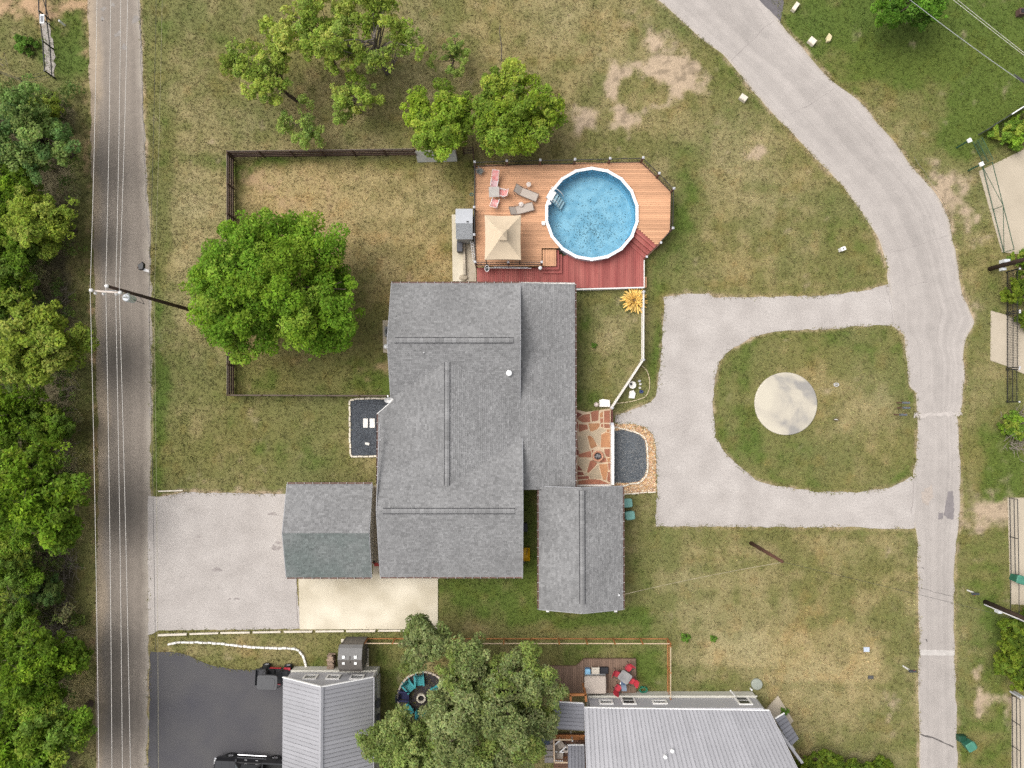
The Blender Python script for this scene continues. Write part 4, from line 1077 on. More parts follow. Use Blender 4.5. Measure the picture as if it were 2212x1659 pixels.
# small roof vents
for (uu, vv) in ((1452, 1622), (1437, 1635)):
    t = (P(uu, vv, 4.2).y - ne0.y) / (yy1 - ne0.y); zz = ZNE + sl * 6.2 * t
    pp = P(uu, vv, zz + .2); MB().lathe((pp.x, pp.y, zz - .05), [(.1, 0), (.1, .22), (.14, .24), (.14, .34), (.05, .38)], 10).build('roof_vent', MATS['bright_metal'], nh)
# low side roof with its orange timber frame
se0, se1 = P(1196, 1516, 2.3), P(1266, 1519, 2.3)
lr = [P(1180, 1576, 2.35), P(1266, 1576, 2.35)]
k = 8
ytop, ybot = se0.y, P(1220, 1574, 2.3).y
metal_slope(nh, (se0.x, ybot, 2.3), (se0.x, ytop, 2.3), (ne0.x - .02, ybot, 2.6), (ne0.x - .02, ytop, 2.6), .29, M_METAL_D)
board(nh, (se0.x, ytop + .03, 2.3), (ne0.x - .1, ytop + .03, 2.58), .05, .12, MATS['bright_trim'], 'eave_trim')
px_, py_ = P(1240, 1611, 2.2).x, P(1240, 1611, 2.2).y
lx0 = P(1227, 1611, 2.25).x; 
metal_slope(nh, (lx0, py_, 2.1), (ne0.x + .05, py_, 2.1), (lx0, py_ - 3.4, 2.5), (ne0.x + .05, py_ - 3.4, 2.5), .27, M_METAL_D)
board(nh, (lx0 - .03, py_ + .03, 2.1), (ne0.x, py_ + .03, 2.1), .05, .12, MATS['bright_trim'], 'eave_trim')
# small porch roof and slab at the angled corner
po = P(1690, 1577, 2.3); pd = (P(1727, 1607, 2.2) - P(1690, 1577, 2.2)); 
e0, e1 = P(1694, 1541, 2.2), P(1726, 1596, 2.2); r0_, r1_ = P(1674, 1553, 2.5), P(1709, 1612, 2.5)
board(nh, e0 + Vector((0, .03, 0)), r0_ + Vector((0, .03, 0)), .06, .1, MATS['bright_trim'], 'eave_trim')
MB().tube([P(1578, 1492, 2.2), P(1588, 1503, 1.6), P(1588, 1501, .2)], .05).build('downspout', M_FASCIA, nh)
metal_slope(nh, e0, e1, r0_, r1_, .3, M_METAL_D)
sheet('porch_slab', [(1652, 1534), (1680, 1502), (1713, 1556), (1700, 1570), (1672, 1560)], .12, M_CONC2, 'triangular concrete porch slab at the angled house corner', 'slab')

# dark resin garden shed (gambrel roof) with skylights
shed = empty('garden_shed', P(768, 1420), 'dark grey resin shed with four small skylights behind the workshop', 'shed')
gx0, gx1 = X(733, 2.0) + .12, X(787, 2.0)
M_RESIN = mat('dark_resin', (.115, .102, .092), rough=.6, c2=(.135, .122, .11), scale=2)
M_RESIN2 = mat('dark_resin_top', (.165, .16, .155), rough=.6, var=.05)
yn, ys = P(760, 1392, 1.9).y, P(760, 1450, 1.9).y
ya, yb2, yc, yd_ = yn, lerp(yn, ys, .26), lerp(yn, ys, .68), ys
prof = [(ya, 1.95), (lerp(ya, yb2, .3), 2.22), (lerp(yb2, yc, .5), 2.5), (lerp(yc, yd_, .55), 2.22), (yd_, 1.95)]
for i in range(4):
    a, b = prof[i], prof[i + 1]
    pr = MB().slab([(gx0, a[0], a[1]), (gx1, a[0], a[1]), (gx1, b[0], b[1]), (gx0, b[0], b[1])], .05).build('roof_panel', M_RESIN2 if i < 2 else M_RESIN, shed)
m = MB()
for xx in (gx0 + .1, gx1 - .1):
    vs = [(xx - .04, ya - .05, 0)] + [(xx - .04, y, z - .06) for y, z in prof] + [(xx - .04, yd_ + .05, 0)]
    vs2 = [(x + .08, y, z) for x, y, z in vs]; n = len(vs)
    m.add(vs + vs2, [tuple(range(n)), tuple(range(2 * n - 1, n - 1, -1))] + [(i, (i + 1) % n, (i + 1) % n + n, i + n) for i in range(n)])
for yy in (ya - .08, yd_ + .08): m.box(((gx0 + gx1) / 2, yy, .96), (gx1 - gx0 - .3, .06, 1.9))
m.build('wall', M_RESIN, shed)
for fx in (.24, .74):
    for (i, t) in ((1, .75), (2, .35)):
        a, b = prof[i], prof[i + 1]; y, z = lerp(a[0], b[0], t), lerp(a[1], b[1], t)
        MB().box((lerp(gx0, gx1, fx), y, z + .03), (.20, .22 if i == 1 else .18, .05)).build('skylight', mat('skylight', (.80, .80, .78), rough=.3), shed)
MB().box(((gx0 + gx1) / 2, (prof[1][0] + prof[3][0]) / 2, 2.47), (.04, .5, .1)).build('ridge_seam', M_RESIN, shed)
# ================================================================== DECK AND POOL
ZU, ZL = 1.22, .55            # upper and lower deck surfaces
M_CEDAR = mat('cedar_board', (.55, .30, .17), rough=.75, var=.12, scale=.6, per_obj=.14, fine=.1, fscale=10, stretch=(.25, 3, 3))
M_REDWOOD = mat('red_stained_board', (.255, .058, .052), rough=.7, c2=(.34, .11, .092), scale=.7, per_obj=.14, fine=.1, fscale=10, stretch=(3, .3, 3))
M_JOIST = mat('old_timber', (.20, .12, .07), rough=.9)
M_BLACK = mat('black_metal', (.022, .022, .024), rough=.5, spec=.4)
M_CAPG = mat('post_cap_grey', (.50, .50, .52), rough=.5)
M_POSTB = mat('brown_post', (.13, .07, .05), rough=.8)
PC = P(1278.5, 461.5, 1.34); PR = 3.72          # pool centre and outer rim radius
deck = empty('pool_deck', P(1230, 480), 'two-level timber deck around the round pool, orange boards above red boards', 'deck')
def Wp(u, v, z): return P2(u, v, z)
UP = [Wp(1026, 358, ZU), Wp(1388, 350, ZU), Wp(1449, 414, ZU), Wp(1447, 500, ZU), Wp(1419, 530, ZU), Wp(1376, 492, ZU), Wp(1285, 465, ZU), Wp(1203, 537, ZU), Wp(1170, 537, ZU), Wp(1170, 574, ZU), Wp(1028, 575, ZU)]
def spans(poly, c, axis):
    """intervals of a board centre line c inside the outline; axis 0: line runs along x at y=c"""
    xs = []
    for i in range(len(poly)):
        a, b = poly[i], poly[(i + 1) % len(poly)]
        p, q = (a[1], b[1]) if axis == 0 else (a[0], b[0])
        if (p > c) != (q > c):
            t = (c - p) / (q - p); xs.append((a[0] + (b[0] - a[0]) * t) if axis == 0 else (a[1] + (b[1] - a[1]) * t))
    xs.sort(); return list(zip(xs[::2], xs[1::2]))
def cut_circle(iv, c, axis, r):
    cc_, oc = (PC.y, PC.x) if axis == 0 else (PC.x, PC.y)
    h = r * r - (c - cc_) ** 2
    if h <= 0: return iv
    h = math.sqrt(h); out = []
    for a, b in iv:
        if a < oc - h: out.append((a, min(b, oc - h)))
        if b > oc + h: out.append((max(a, oc + h), b))
    return [(a, b) for a, b in out if b - a > .08]
def boards(root, poly, z, pitch, axis, material, circle=None, seed=1, maxlen=4.9, name='deck_board', gap=.011):
    ys = [p[1 - axis] for p in poly]; c = min(ys) + pitch / 2; r = random.Random(seed)
    while c < max(ys):
        iv = spans(poly, c, axis)
        if circle: iv = cut_circle(iv, c, axis, circle)
        for a, b in iv:
            x = a; first = True
            while x < b - .02:
                L = maxlen * (r.uniform(.3, 1) if first else 1); first = False
                e = min(b, x + L)
                if b - e < .5: e = b
                dz = r.uniform(-.003, .003)
                s = (e - x - .005, pitch - gap, .034)
                cc_ = ((x + e) / 2, c, z - .017 + dz)
                if axis == 1: s = (s[1], s[0], s[2]); cc_ = (cc_[1], cc_[0], cc_[2])
                MB().box(cc_, s).build(name, material, root)
                x = e
        c += pitch
boards(deck, UP, ZU, .158, 0, M_CEDAR, circle=PR - .12, seed=2, maxlen=7.4)
LO = [Wp(1030, 578, ZL), Wp(1175, 578, ZL), Wp(1200, 560, ZL), Wp(1345, 505, ZL), Wp(1391, 557, ZL), Wp(1389, 622, ZL), Wp(1030, 622, ZL)]
boards(deck, LO, ZL, .158, 1, M_REDWOOD, circle=PR - .3, seed=3, maxlen=9, name='lower_board')
# landing and red steps by the house
la, lb = Wp(1172, 538, ZU), Wp(1201, 574, ZU)
boards(deck, [la, (lb[0], la[1]), lb, (la[0], lb[1])], ZU - .16, .135, 1, M_CEDAR, seed=4, name='landing_board')
def step_ring(x0, x1, y0, y1, wx, wy, z, material):
    """an L-shaped tread along the right and lower side"""
    for k in range(2):
        MB().box((x1 + wx * (k + .5) / 2, (y0 + y1 - wy) / 2, z - .02), (wx / 2 - .008, abs(y0 - (y1 - wy)), .04)).build('step_board', material, deck)
        MB().box(((x0 + x1) / 2, y1 - wy * (k + .5) / 2, z - .02), (x1 - x0, wy / 2 - .008, .04)).build('step_board', material, deck)
    MB().box(((x0 + x1 + wx) / 2, y1 - wy + .03, z / 2 - .03), (x1 - x0 + wx - .02, .03, z - .04)).box((x1 + wx - .03, (y0 + y1 - wy) / 2, z / 2 - .03), (.03, abs(y0 - y1) + wy - .1, z - .04)).build('riser', material, deck)
step_ring(la[0], lb[0], la[1], lb[1], .27, .24, ZU - .36, M_REDWOOD)
step_ring(la[0], lb[0] + .27, la[1] - .3, lb[1] - .24, .24, .26, ZU - .53, M_REDWOOD)
# diagonal stair on the east side, four treads
tA, tB = Vector((*Wp(1377, 493, ZU), 0)), Vector((*Wp(1419, 530, ZU), 0))
bA, bB = Vector((*Wp(1349, 521, ZL), 0)), Vector((*Wp(1391, 558, ZL), 0))
for k in range(4):
    t0, t1 = k / 4, (k + 1) / 4 - .008
    z = lerp(ZU, ZL, (k + .55) / 4)
    for h in range(2):
        s0, s1 = lerp(t0, t1, h / 2), lerp(t0, t1, (h + .94) / 2)
        MB().prism([tuple(tA.lerp(bA, s0).xy), tuple(tB.lerp(bB, s0).xy), tuple(tB.lerp(bB, s1).xy), tuple(tA.lerp(bA, s1).xy)], z - .04, z).build('stair_tread', M_REDWOOD, deck)
    MB().beam((*tA.lerp(bA, t0).xy, z - .0), (*tB.lerp(bB, t0).xy, z - .0), .03, .14).build('riser', M_REDWOOD, deck)
# skirt, framing
m = MB()
outer = [UP[i] for i in (9, 0, 1, 2, 3, 4)]
for a, b in zip(outer[:-1], outer[1:]): m.beam((a[0], a[1], ZU - .14), (b[0], b[1], ZU - .14), .05, .2)
m.beam((*UP[9], ZU - .14), (*UP[8], ZU - .14), .05, .2)
m.build('rim_joist', mat('rim_cedar', (.30, .15, .08), rough=.8), deck)
m = MB()
for u, v in ((1040, 365), (1110, 362), (1180, 360), (1385, 358), (1440, 420), (1440, 495), (1040, 470), (1040, 565), (1160, 565), (1160, 450)):
    p = P(u, v, ZU); m.box((p.x, p.y, ZU / 2 - .1), (.14, .14, ZU - .2))
m.build('framing', M_JOIST, deck)['kind'] = 'stuff'
a, b = Wp(1243, 625, ZL), Wp(1392, 621, ZL)
MB().beam((a[0], a[1], .30), (b[0], b[1], .30), .09, .6).build('white_skirt', M_FASCIA, deck)
a, b = Wp(1391, 562, ZL), Wp(1391, 622, ZL)
MB().beam((a[0], a[1], .42), (b[0], b[1], .42), .06, .5).build('white_skirt', M_FASCIA, deck)

# railing with capped posts (black balusters)
rail = empty('deck_railing', P(1230, 352), 'black baluster railing with grey-capped posts around the pool deck', 'railing')
def railing(root, pts, z0, post_at, top=.98, caps=True):
    for a, b in zip(pts[:-1], pts[1:]):
        a, b = Vector((*a, 0)), Vector((*b, 0))
        for zz in (.1, top - .04):
            MB().beam(a + Vector((0, 0, z0 + zz)), b + Vector((0, 0, z0 + zz)), .045, .04).build('rail_bar', M_BLACK, root)
        L = (b - a).length; n = int(L / .115); m = MB()
        for i in range(1, n):
            p = a.lerp(b, i / n); m.box((p.x, p.y, z0 + top / 2), (.016, .016, top - .12))
        m.build('balusters', M_BLACK, root)['kind'] = 'stuff'
    for (x, y) in post_at:
        po = MB().box((x, y, z0 / 2 + top / 2 + .02), (.13, .13, z0 + top + .04)).build('post', M_POSTB, root)
        MB().box((x, y, z0 + top + .09), (.17, .17, .10)).lathe((x, y, z0 + top + .14), [(.1, 0), (.03, .05)], 4).build('post_cap', M_CAPG, po)
def WR(u, v): return Wp(u, v, ZU)
nl = [WR(1027, 360), WR(1095, 357.5), WR(1166, 356), WR(1239.5, 354.5), WR(1314, 352.5), WR(1384, 351), WR(1418, 384), WR(1449, 416), WR(1447, 500), WR(1421, 529)]
railing(rail, nl, ZU, nl[:-1])
rail2 = empty('deck_railing', P(1026, 520), 'dark railing with white-capped posts along the shed side of the deck', 'railing')
wl_ = [WR(1026, 456), WR(1026, 514), WR(1028, 572)]
railing(rail2, [WR(1027, 362), WR(1026, 456)] + wl_[1:], ZU, wl_)
rail3 = empty('deck_railing', P(1100, 572), 'dark railing behind the gazebo above the red lower deck', 'railing')
railing(rail3, [WR(1028, 572), WR(1169, 572)], ZU, [WR(1098, 572), WR(1169, 572)])
railE = empty('stair_railing', P(1405, 545), 'sloping handrail beside the red stair at the deck corner', 'railing')
pa, pb = P(1422, 530, ZU), P(1392, 560, ZL)
MB().beam(pa + Vector((0, 0, .9)), pb + Vector((0, 0, .9)), .06, .04).build('handrail', M_POSTB, railE)
for p, z in ((pa, ZU), (pb, ZL)):
    po = MB().box((p.x, p.y, z / 2 + .45), (.12, .12, z + .9)).build('post', M_POSTB, railE)
    MB().box((p.x, p.y, z + .95), (.16, .16, .08)).build('post_cap', M_CAPG, po)

# pool: ribbed wall, segmented white rim, liner, water
pool = empty('swimming_pool', (PC.x, PC.y, 0), 'round above-ground pool with white rim and leaves on its blue floor', 'pool')
NS = 18
def pv(k, r, z, off=.5): a = 2 * math.pi * (k + off) / NS; return Vector((PC.x + r * math.cos(a), PC.y + r * math.sin(a), z))
M_RIM = mat('white_pool_rim', (.80, .80, .80), rough=.35, var=.02)
for k in range(NS):
    ro, ri = PR, PR - .23
    s = MB(); g = .01
    a0, a1, b0, b1 = pv(k, ro, 1.34), pv(k + 1, ro, 1.34), pv(k, ri, 1.34), pv(k + 1, ri, 1.34)
    s.slab([a0.lerp(a1, g), a1.lerp(a0, g), b1.lerp(b0, g), b0.lerp(b1, g)], .05).build('rim_segment', M_RIM, pool)
    c = pv(k, (ro + ri) / 2, 1.36); ang = 2 * math.pi * (k + .5) / NS
    MB().box((c.x, c.y, 1.345), (.25, .10, .03), ang).build('rim_joint', M_RIM, pool)
liner, ns, ls, b = new_mat('pool_liner')
geo = nd(ns, 'ShaderNodeNewGeometry'); nz = nd(ns, 'ShaderNodeTexNoise'); nz.inputs['Scale'].default_value = 1.3; nz.inputs['Detail'].default_value = 6
ls.new(geo.outputs['Position'], nz.inputs['Vector']); rp = nd(ns, 'ShaderNodeValToRGB'); e = rp.color_ramp.elements
e[0].position = .38; e[0].color = (.30, .50, .60, 1); e[1].position = .60; e[1].color = (.46, .645, .72, 1)
ls.new(nz.outputs['Fac'], rp.inputs['Fac']); ls.new(rp.outputs['Color'], b.inputs['Base Color']); b.inputs['Roughness'].default_value = .6
nwl = 72
wall = MB(); rw = PR - .19
for (r0, z0, r1, z1) in ((rw, 1.30, rw, .25), (rw, .25, rw - .2, .06)):
    vs = [(PC.x + r * math.cos(2 * math.pi * k / nwl), PC.y + r * math.sin(2 * math.pi * k / nwl), z) for r, z in ((r0, z0), (r1, z1)) for k in range(nwl)]
    wall.add(vs, [(k, (k + 1) % nwl, nwl + (k + 1) % nwl, nwl + k) for k in range(nwl)])
wall.build('liner_wall', mat('liner_blue', (.26, .50, .64), rough=.5, var=.1, scale=2), pool)
MB().lathe((PC.x, PC.y, 0), [(rw - .02, .02), (rw - .2, .06)], nwl).build('liner_floor', liner, pool)
MB().add([(PC.x + r * math.cos(2 * math.pi * k / nwl), PC.y + r * math.sin(2 * math.pi * k / nwl), z) for r, z in ((PR - .1, 0), (PR - .1, 1.29)) for k in range(nwl)], [(k, (k + 1) % nwl, nwl + (k + 1) % nwl, nwl + k) for k in range(nwl)]).build('outer_wall', mat('pool_wall', (.45, .48, .52), rough=.5), pool)
watm, ns, ls, b = new_mat('pool_water')
tr = nd(ns, 'ShaderNodeBsdfTransparent'); tr.inputs['Color'].default_value = (.70, .87, .94, 1)
gl = nd(ns, 'ShaderNodeBsdfGlossy'); gl.inputs['Roughness'].default_value = .03
fr = nd(ns, 'ShaderNodeFresnel'); fr.inputs['IOR'].default_value = 1.33
nz = nd(ns, 'ShaderNodeTexNoise'); nz.inputs['Scale'].default_value = 5; bp = nd(ns, 'ShaderNodeBump'); bp.inputs['Strength'].default_value = .12; bp.inputs['Distance'].default_value = .05
geo = nd(ns, 'ShaderNodeNewGeometry'); ls.new(geo.outputs['Position'], nz.inputs['Vector']); ls.new(nz.outputs['Fac'], bp.inputs['Height']); ls.new(bp.outputs['Normal'], gl.inputs['Normal'])
mx = nd(ns, 'ShaderNodeMixShader'); ls.new(fr.outputs['Fac'], mx.inputs['Fac']); ls.new(tr.outputs['BSDF'], mx.inputs[1]); ls.new(gl.outputs['BSDF'], mx.inputs[2]); ls.new(mx.outputs['Shader'], ns['Material Output'].inputs['Surface'])
MB().add([(PC.x + (rw - .004) * math.cos(2 * math.pi * k / nwl), PC.y + (rw - .004) * math.sin(2 * math.pi * k / nwl), 1.23) for k in range(nwl)], [tuple(range(nwl))]).build('water', watm, pool)
# sunken leaves, thickest below the middle
nl_ = 950; r_ = np.random.default_rng(12)
lx = np.concatenate([PC.x + r_.normal(.15, 1.15, 620), PC.x + r_.uniform(-3.3, 3.3, nl_ - 620)])
ly = np.concatenate([PC.y + r_.normal(-.95, .95, 620), PC.y + r_.uniform(-3.3, 3.3, nl_ - 620)])
lx = np.append(lx, P(1205, 480, .1).x + r_.normal(0, .13, 26)); ly = np.append(ly, P(1205, 480, .1).y + r_.normal(0, .2, 26))
lx = np.append(lx, PC.x + 3.0 * np.cos(r_.uniform(.2, 1.3, 50)) + r_.normal(0, .12, 50)); ly = np.append(ly, PC.y + 3.0 * np.sin(np.linspace(.3, 1.2, 50)) + r_.normal(0, .12, 50))
kk = (lx - PC.x) ** 2 + (ly - PC.y) ** 2 < 3.2 ** 2; lx, ly = lx[kk], ly[kk]; n = len(lx)
s = r_.uniform(.018, .06, n); a = r_.uniform(0, 6.28, n)
quad = []
for (i, j) in ((-1, 0), (0, -.55), (1, 0), (0, .55)):
    quad.append(np.stack([lx + s * (i * np.cos(a) - j * np.sin(a)), ly + s * (i * np.sin(a) + j * np.cos(a)), .075 + r_.uniform(0, .03, n)], -1))
cols = np.array([.13, .20, .22]) * r_.uniform(.6, 2.0, (n, 1))
link('sunken_leaves', fast_mesh('sunken_leaves', np.stack(quad, 1).reshape(-1, 3) - np.array([PC.x, PC.y, 0]), 4, M_PEB, cols), pool)['kind'] = 'stuff'

# entry ladder with treads
lad = empty('pool_ladder', P(1200, 428, 1.2), 'white resin entry steps hooked over the pool rim', 'ladder')
l0 = P(1190, 422, 1.36); ld = Vector((1, -.55, 0)).normalized(); lsd = Vector((-ld.y, ld.x, 0))
M_RESINW = mat('white_resin', (.78, .79, .78), rough=.4, var=.03)
MB().prism([tuple((l0 + ld * a + lsd * b).xy) for a, b in ((-.25, -.38), (.28, -.38), (.28, .38), (-.25, .38))], 1.36, 1.46, .02).build('platform', M_RESINW, lad)
for k in range(4):
    c = l0 + ld * (.40 + .21 * k); z = 1.22 - .26 * k
    MB().prism([tuple((c + ld * a + lsd * b).xy) for a, b in ((-.11, -.33), (.11, -.33), (.11, .33), (-.11, .33))], z - .05, z, .02).build('tread', M_RESINW, lad)
for s in (-1, 1):
    a = l0 + lsd * s * .40
    MB().tube(polyline([tuple(a + ld * -.2 + Vector((0, 0, .1))), tuple(a + ld * -.15 + Vector((0, 0, .75))), tuple(a + ld * .25 + Vector((0, 0, .85))), tuple(a + ld * .75 + Vector((0, 0, .45))), tuple(a + ld * .95 + Vector((0, 0, -.2)))]), .028).build('handrail', M_RESINW, lad)
    MB().beam(l0 + lsd * s * .35 + ld * .3 + Vector((0, 0, -.05)), l0 + lsd * s * .35 + ld * 1.15 + Vector((0, 0, -1.15)), .04, .14).build('side_rail', M_RESINW, lad)
p = P(1187.5, 440, 1.17)
MB().lathe((p.x, p.y, 1.20), [(.05, 0), (.12, .0), (.12, .08), (.09, .1), (.05, .1)], 14).thing('chlorine_floater', M_RESINW, 'small white ring float beside the pool ladder', 'pool float')
p = P(1174, 482, 1.36); MB().box((p.x, p.y, 1.2), (.25, .3, .3)).box((p.x - .05, p.y, 1.37), (.2, .2, .05)).thing('skimmer_box', M_RESINW, 'white skimmer box on the left pool rim', 'skimmer')

# ------------------------------------------------------------------ gazebo
gz_ = empty('gazebo', P(1085, 515, ZU), 'beige fabric gazebo with vented top on the pool deck', 'gazebo')
M_CANV = mat('beige_canvas', (.52, .42, .30), rough=.85, var=.05, scale=1.5, bump=.1, bscale=60)
zc_, zp = 3.35, 4.15
cor = [P(1044, 466, zc_), P(1124, 463, zc_), P(1127, 561, zc_), P(1050, 561, zc_)]
cen = sum(cor, Vector()) / 4; pk = Vector((cen.x, cen.y, zp)); 
# straighten to a true rectangle
hx = ((cor[1] - cor[0]).length + (cor[2] - cor[3]).length) / 4; hy = ((cor[0] - cor[3]).length + (cor[1] - cor[2]).length) / 4
cor = [cen + Vector((sx * hx, sy * hy, 0)) for sx, sy in ((-1, 1), (1, 1), (1, -1), (-1, -1))]
for i in range(4):
    a, b = cor[i], cor[(i + 1) % 4]; n = 9; vs, fs = [], []
    for j in range(n + 1):
        t = j / n
        for k in range(n + 1):
            s = k / n
            e_ = a.lerp(b, s); p = e_.lerp(pk + (e_ - pk) * 0.0, t * .82)
            sag = -.10 * math.sin(math.pi * s) * (1 - t) - .10 * math.sin(math.pi * t)
            inw = (cen - e_) * (.03 * math.sin(math.pi * s) * (1 - t))
            vs.append(p + Vector((inw.x, inw.y, sag)))
    for j in range(n):
        for k in range(n): fs.append((j * (n + 1) + k, j * (n + 1) + k + 1, (j + 1) * (n + 1) + k + 1, (j + 1) * (n + 1) + k))
    pan = MB().add(vs, fs).build('canopy_panel', M_CANV, gz_, True)
    m = MB(); q = 9
    vs = []
    for k in range(q + 1):
        e_ = a.lerp(b, k / q); e_ = e_ + (cen - e_) * (.03 * math.sin(math.pi * k / q)); sg = -.10 * math.sin(math.pi * k / q)
        vs += [(e_.x, e_.y, zc_ + sg), (e_.x, e_.y, zc_ + sg - .16 - .03 * (k % 2))]
    m.add(vs, [(2 * k, 2 * k + 2, 2 * k + 3, 2 * k + 1) for k in range(q)]); m.build('valance', M_CANV, pan)
tc = [cen + Vector((sx * hx * .24, sy * hy * .24, 0)) for sx, sy in ((-1, 1), (1, 1), (1, -1), (-1, -1))]
for i in range(4):
    a, b = tc[i].copy(), tc[(i + 1) % 4].copy(); a.z = b.z = zp + .02
    MB().add([a, b, Vector((cen.x, cen.y, zp + .28)), a - Vector((0, 0, .08)), b - Vector((0, 0, .08))], [(0, 1, 2), (3, 4, 1, 0)]).build('top_vent', M_CANV, gz_)
for c in cor:
    d = (cen - c); p = c + d * .06
    MB().tube([(p.x, p.y, ZU), (p.x, p.y, zc_ - .05)], .04).build('post', M_BLACK, gz_)
    MB().tube([(p.x, p.y, zc_ - .08), (cen.x, cen.y, zp - .12)], .022).build('roof_bar', M_BLACK, gz_)
for i in range(4):
    a, b = cor[i] + (cen - cor[i]) * .06, cor[(i + 1) % 4] + (cen - cor[(i + 1) % 4]) * .06
    MB().tube([a - Vector((0, 0, .2)), b - Vector((0, 0, .2))], .02).build('cross_bar', M_BLACK, gz_)

# ------------------------------------------------------------------ deck furniture
M_GLASST = mat('grey_tabletop', (.36, .33, .30), rough=.3, var=.08, spec=.5)
M_WFRAME = mat('white_frame', (.78, .76, .75), rough=.4, var=.03)
M_RED = mat('faded_red_sling', (.60, .16, .15), rough=.7, c2=(.72, .46, .44), scale=5)
M_SLING = mat('taupe_sling', (.42, .36, .31), rough=.8, var=.06)
M_BRONZE = mat('bronze_frame', (.16, .125, .105), rough=.45, spec=.5)
def table_square(loc, size, h, rz, mtop, mleg, label):
    t = empty('patio_table', (0, 0, 0), label, 'table')
    MB().box((0, 0, h - .02), (size, size, .035)).build('tabletop', mtop, t)
    for sx in (-1, 1):
        MB().beam((sx * (size / 2 - .02), -size / 2 + .06, h - .05), (sx * (size / 2 - .02), size / 2 - .06, h - .05), .03, .03).build('apron_bar', mleg, t)
        for sy in (-1, 1): MB().tube([(sx * (size / 2 - .06), sy * (size / 2 - .06), h - .03), (sx * (size / 2 - .02), sy * (size / 2 - .02), 0)], .018).build('leg', mleg, t)
    t.location = loc; t.rotation_euler = (0, 0, rz); return t
table_square(P(1067.5, 417, ZU + .4) - Vector((0, 0, .4)), .80, .70, R(2), M_GLASST, M_WFRAME, 'square grey glass table between red sling chairs on the deck')
def sling_chair(recline):
    t = empty('folding_chair', (0, 0, 0), 'x', 'chair')
    bl = .62 if not recline else .85; ang = R(62 if not recline else 38)
    st = MB(); bk = MB()
    sy0, sy1, sz = .25, -.22, .40
    st.slab([(-.24, sy0, sz), (.24, sy0, sz), (.24, sy1, sz - .04), (-.24, sy1, sz - .04)], .02); st.build('seat', M_RED if not recline else mat('lilac_sling', (.50, .40, .42), rough=.7, c2=(.58, .30, .30), scale=2), t)
    bx_, bz = sy1 - bl * math.cos(ang), sz - .04 + bl * math.sin(ang)
    bk.slab([(-.24, sy1 - .01, sz - .03), (.24, sy1 - .01, sz - .03), (.24, bx_, bz), (-.24, bx_, bz)], .02); bk.build('backrest', M_RED, t)
    for s in (-1, 1):
        x = .27 * s
        MB().tube([(x, sy0 + .03, sz), (x, sy1, sz - .04), (x, bx_, bz)], .016).build('side_frame', M_WFRAME, t)
        MB().tube([(x, sy0 + .05, sz + .22), (x, sy1 - .12, sz + .22)], .022).build('armrest', M_WFRAME, t)
        MB().tube([(x, sy0 + .03, sz + .22), (x, sy1 - .15, 0)], .016).build('leg', M_WFRAME, t)
        MB().tube([(x, sy1 - .1, sz + .22), (x, sy0 + .1, 0)], .016).build('leg', M_WFRAME, t)
    MB().tube([(-.27, bx_, bz), (.27, bx_, bz)], .016).build('top_bar', M_WFRAME, t)
    if recline: MB().slab([(-.22, sy0, sz - .01), (.22, sy0, sz - .01), (.22, sy0 + .4, sz - .12), (-.22, sy0 + .4, sz - .12)], .02).build('footrest', MATS['lilac_sling'], t)
    return t
def deckpt(u, v, h=.35): p = P(u, v, ZU + h); return Vector((p.x, p.y, ZU))
fc1 = sling_chair(True); place(fc1, True, deckpt(1068, 396), R(172), 'reclined red and lilac sling chair above the square deck table')
fc2 = sling_chair(False); place(fc2, True, deckpt(1083, 417), R(80), 'red sling chair on the pool side of the square deck table', 'red sling chairs on the pool deck')
fc2.rotation_euler = (0, 0, R(78))
place(fc2, False, deckpt(1069, 438), R(-18), 'red sling chair below the square deck table', 'red sling chairs on the pool deck')
def lounger():
    t = empty('sun_lounger', (0, 0, 0), 'x', 'sun lounger')
    MB().slab([(-.3, -.35, .33), (.3, -.35, .33), (.3, .98, .33), (-.3, .98, .33)], .025).build('seat_sling', M_SLING, t)
    MB().slab([(-.3, -.37, .34), (.3, -.37, .34), (.3, -.86, .72), (-.3, -.86, .72)], .025).build('back_sling', M_SLING, t)
    for s in (-1, 1):
        MB().tube([(.33 * s, -.95, .30), (.33 * s, 1.02, .32)], .022).build('side_rail', M_BRONZE, t)
        MB().tube([(.33 * s, -.36, .34), (.33 * s, -.88, .74)], .02).build('back_rail', M_BRONZE, t)
        for y in (-.75, .8): MB().tube([(.33 * s, y, .3), (.33 * s, y + (.06 if y > 0 else -.06), 0)], .02).build('leg', M_BRONZE, t)
        MB().tube([(.36 * s, -.45, .5), (.36 * s, -.05, .5), (.36 * s, .0, .32)], .018).build('armrest', M_BRONZE, t)
    MB().tube([(-.33, 1.02, .32), (.33, 1.02, .32)], .022).build('foot_bar', M_BRONZE, t)
    MB().tube([(-.33, -.88, .74), (.33, -.88, .74)], .02).build('head_bar', M_BRONZE, t)
    return t
lg = lounger()
place(lg, True, deckpt(1135, 417), R(-112), 'taupe sun lounger nearest the pool ladder', 'sun loungers on the pool deck')
place(lg, False, deckpt(1125, 452), R(-75), 'taupe sun lounger beside the gazebo', 'sun loungers on the pool deck')
def round_table(r, h, mtop):
    t = empty('side_table', (0, 0, 0), 'x', 'table')
    MB().lathe((0, 0, 0), [(r - .02, h - .03), (r, h - .02), (r, h), (r - .03, h + .005)], 20).build('tabletop', mtop, t)
    for k in range(3):
        a = k * 2.094; MB().tube([(r * .3 * math.cos(a), r * .3 * math.sin(a), h - .02), (r * .8 * math.cos(a), r * .8 * math.sin(a), 0)], .014).build('leg', M_WFRAME, t)
    return t
rt = round_table(.19, .45, mat('pale_tabletop', (.55, .47, .42), rough=.4, var=.05))
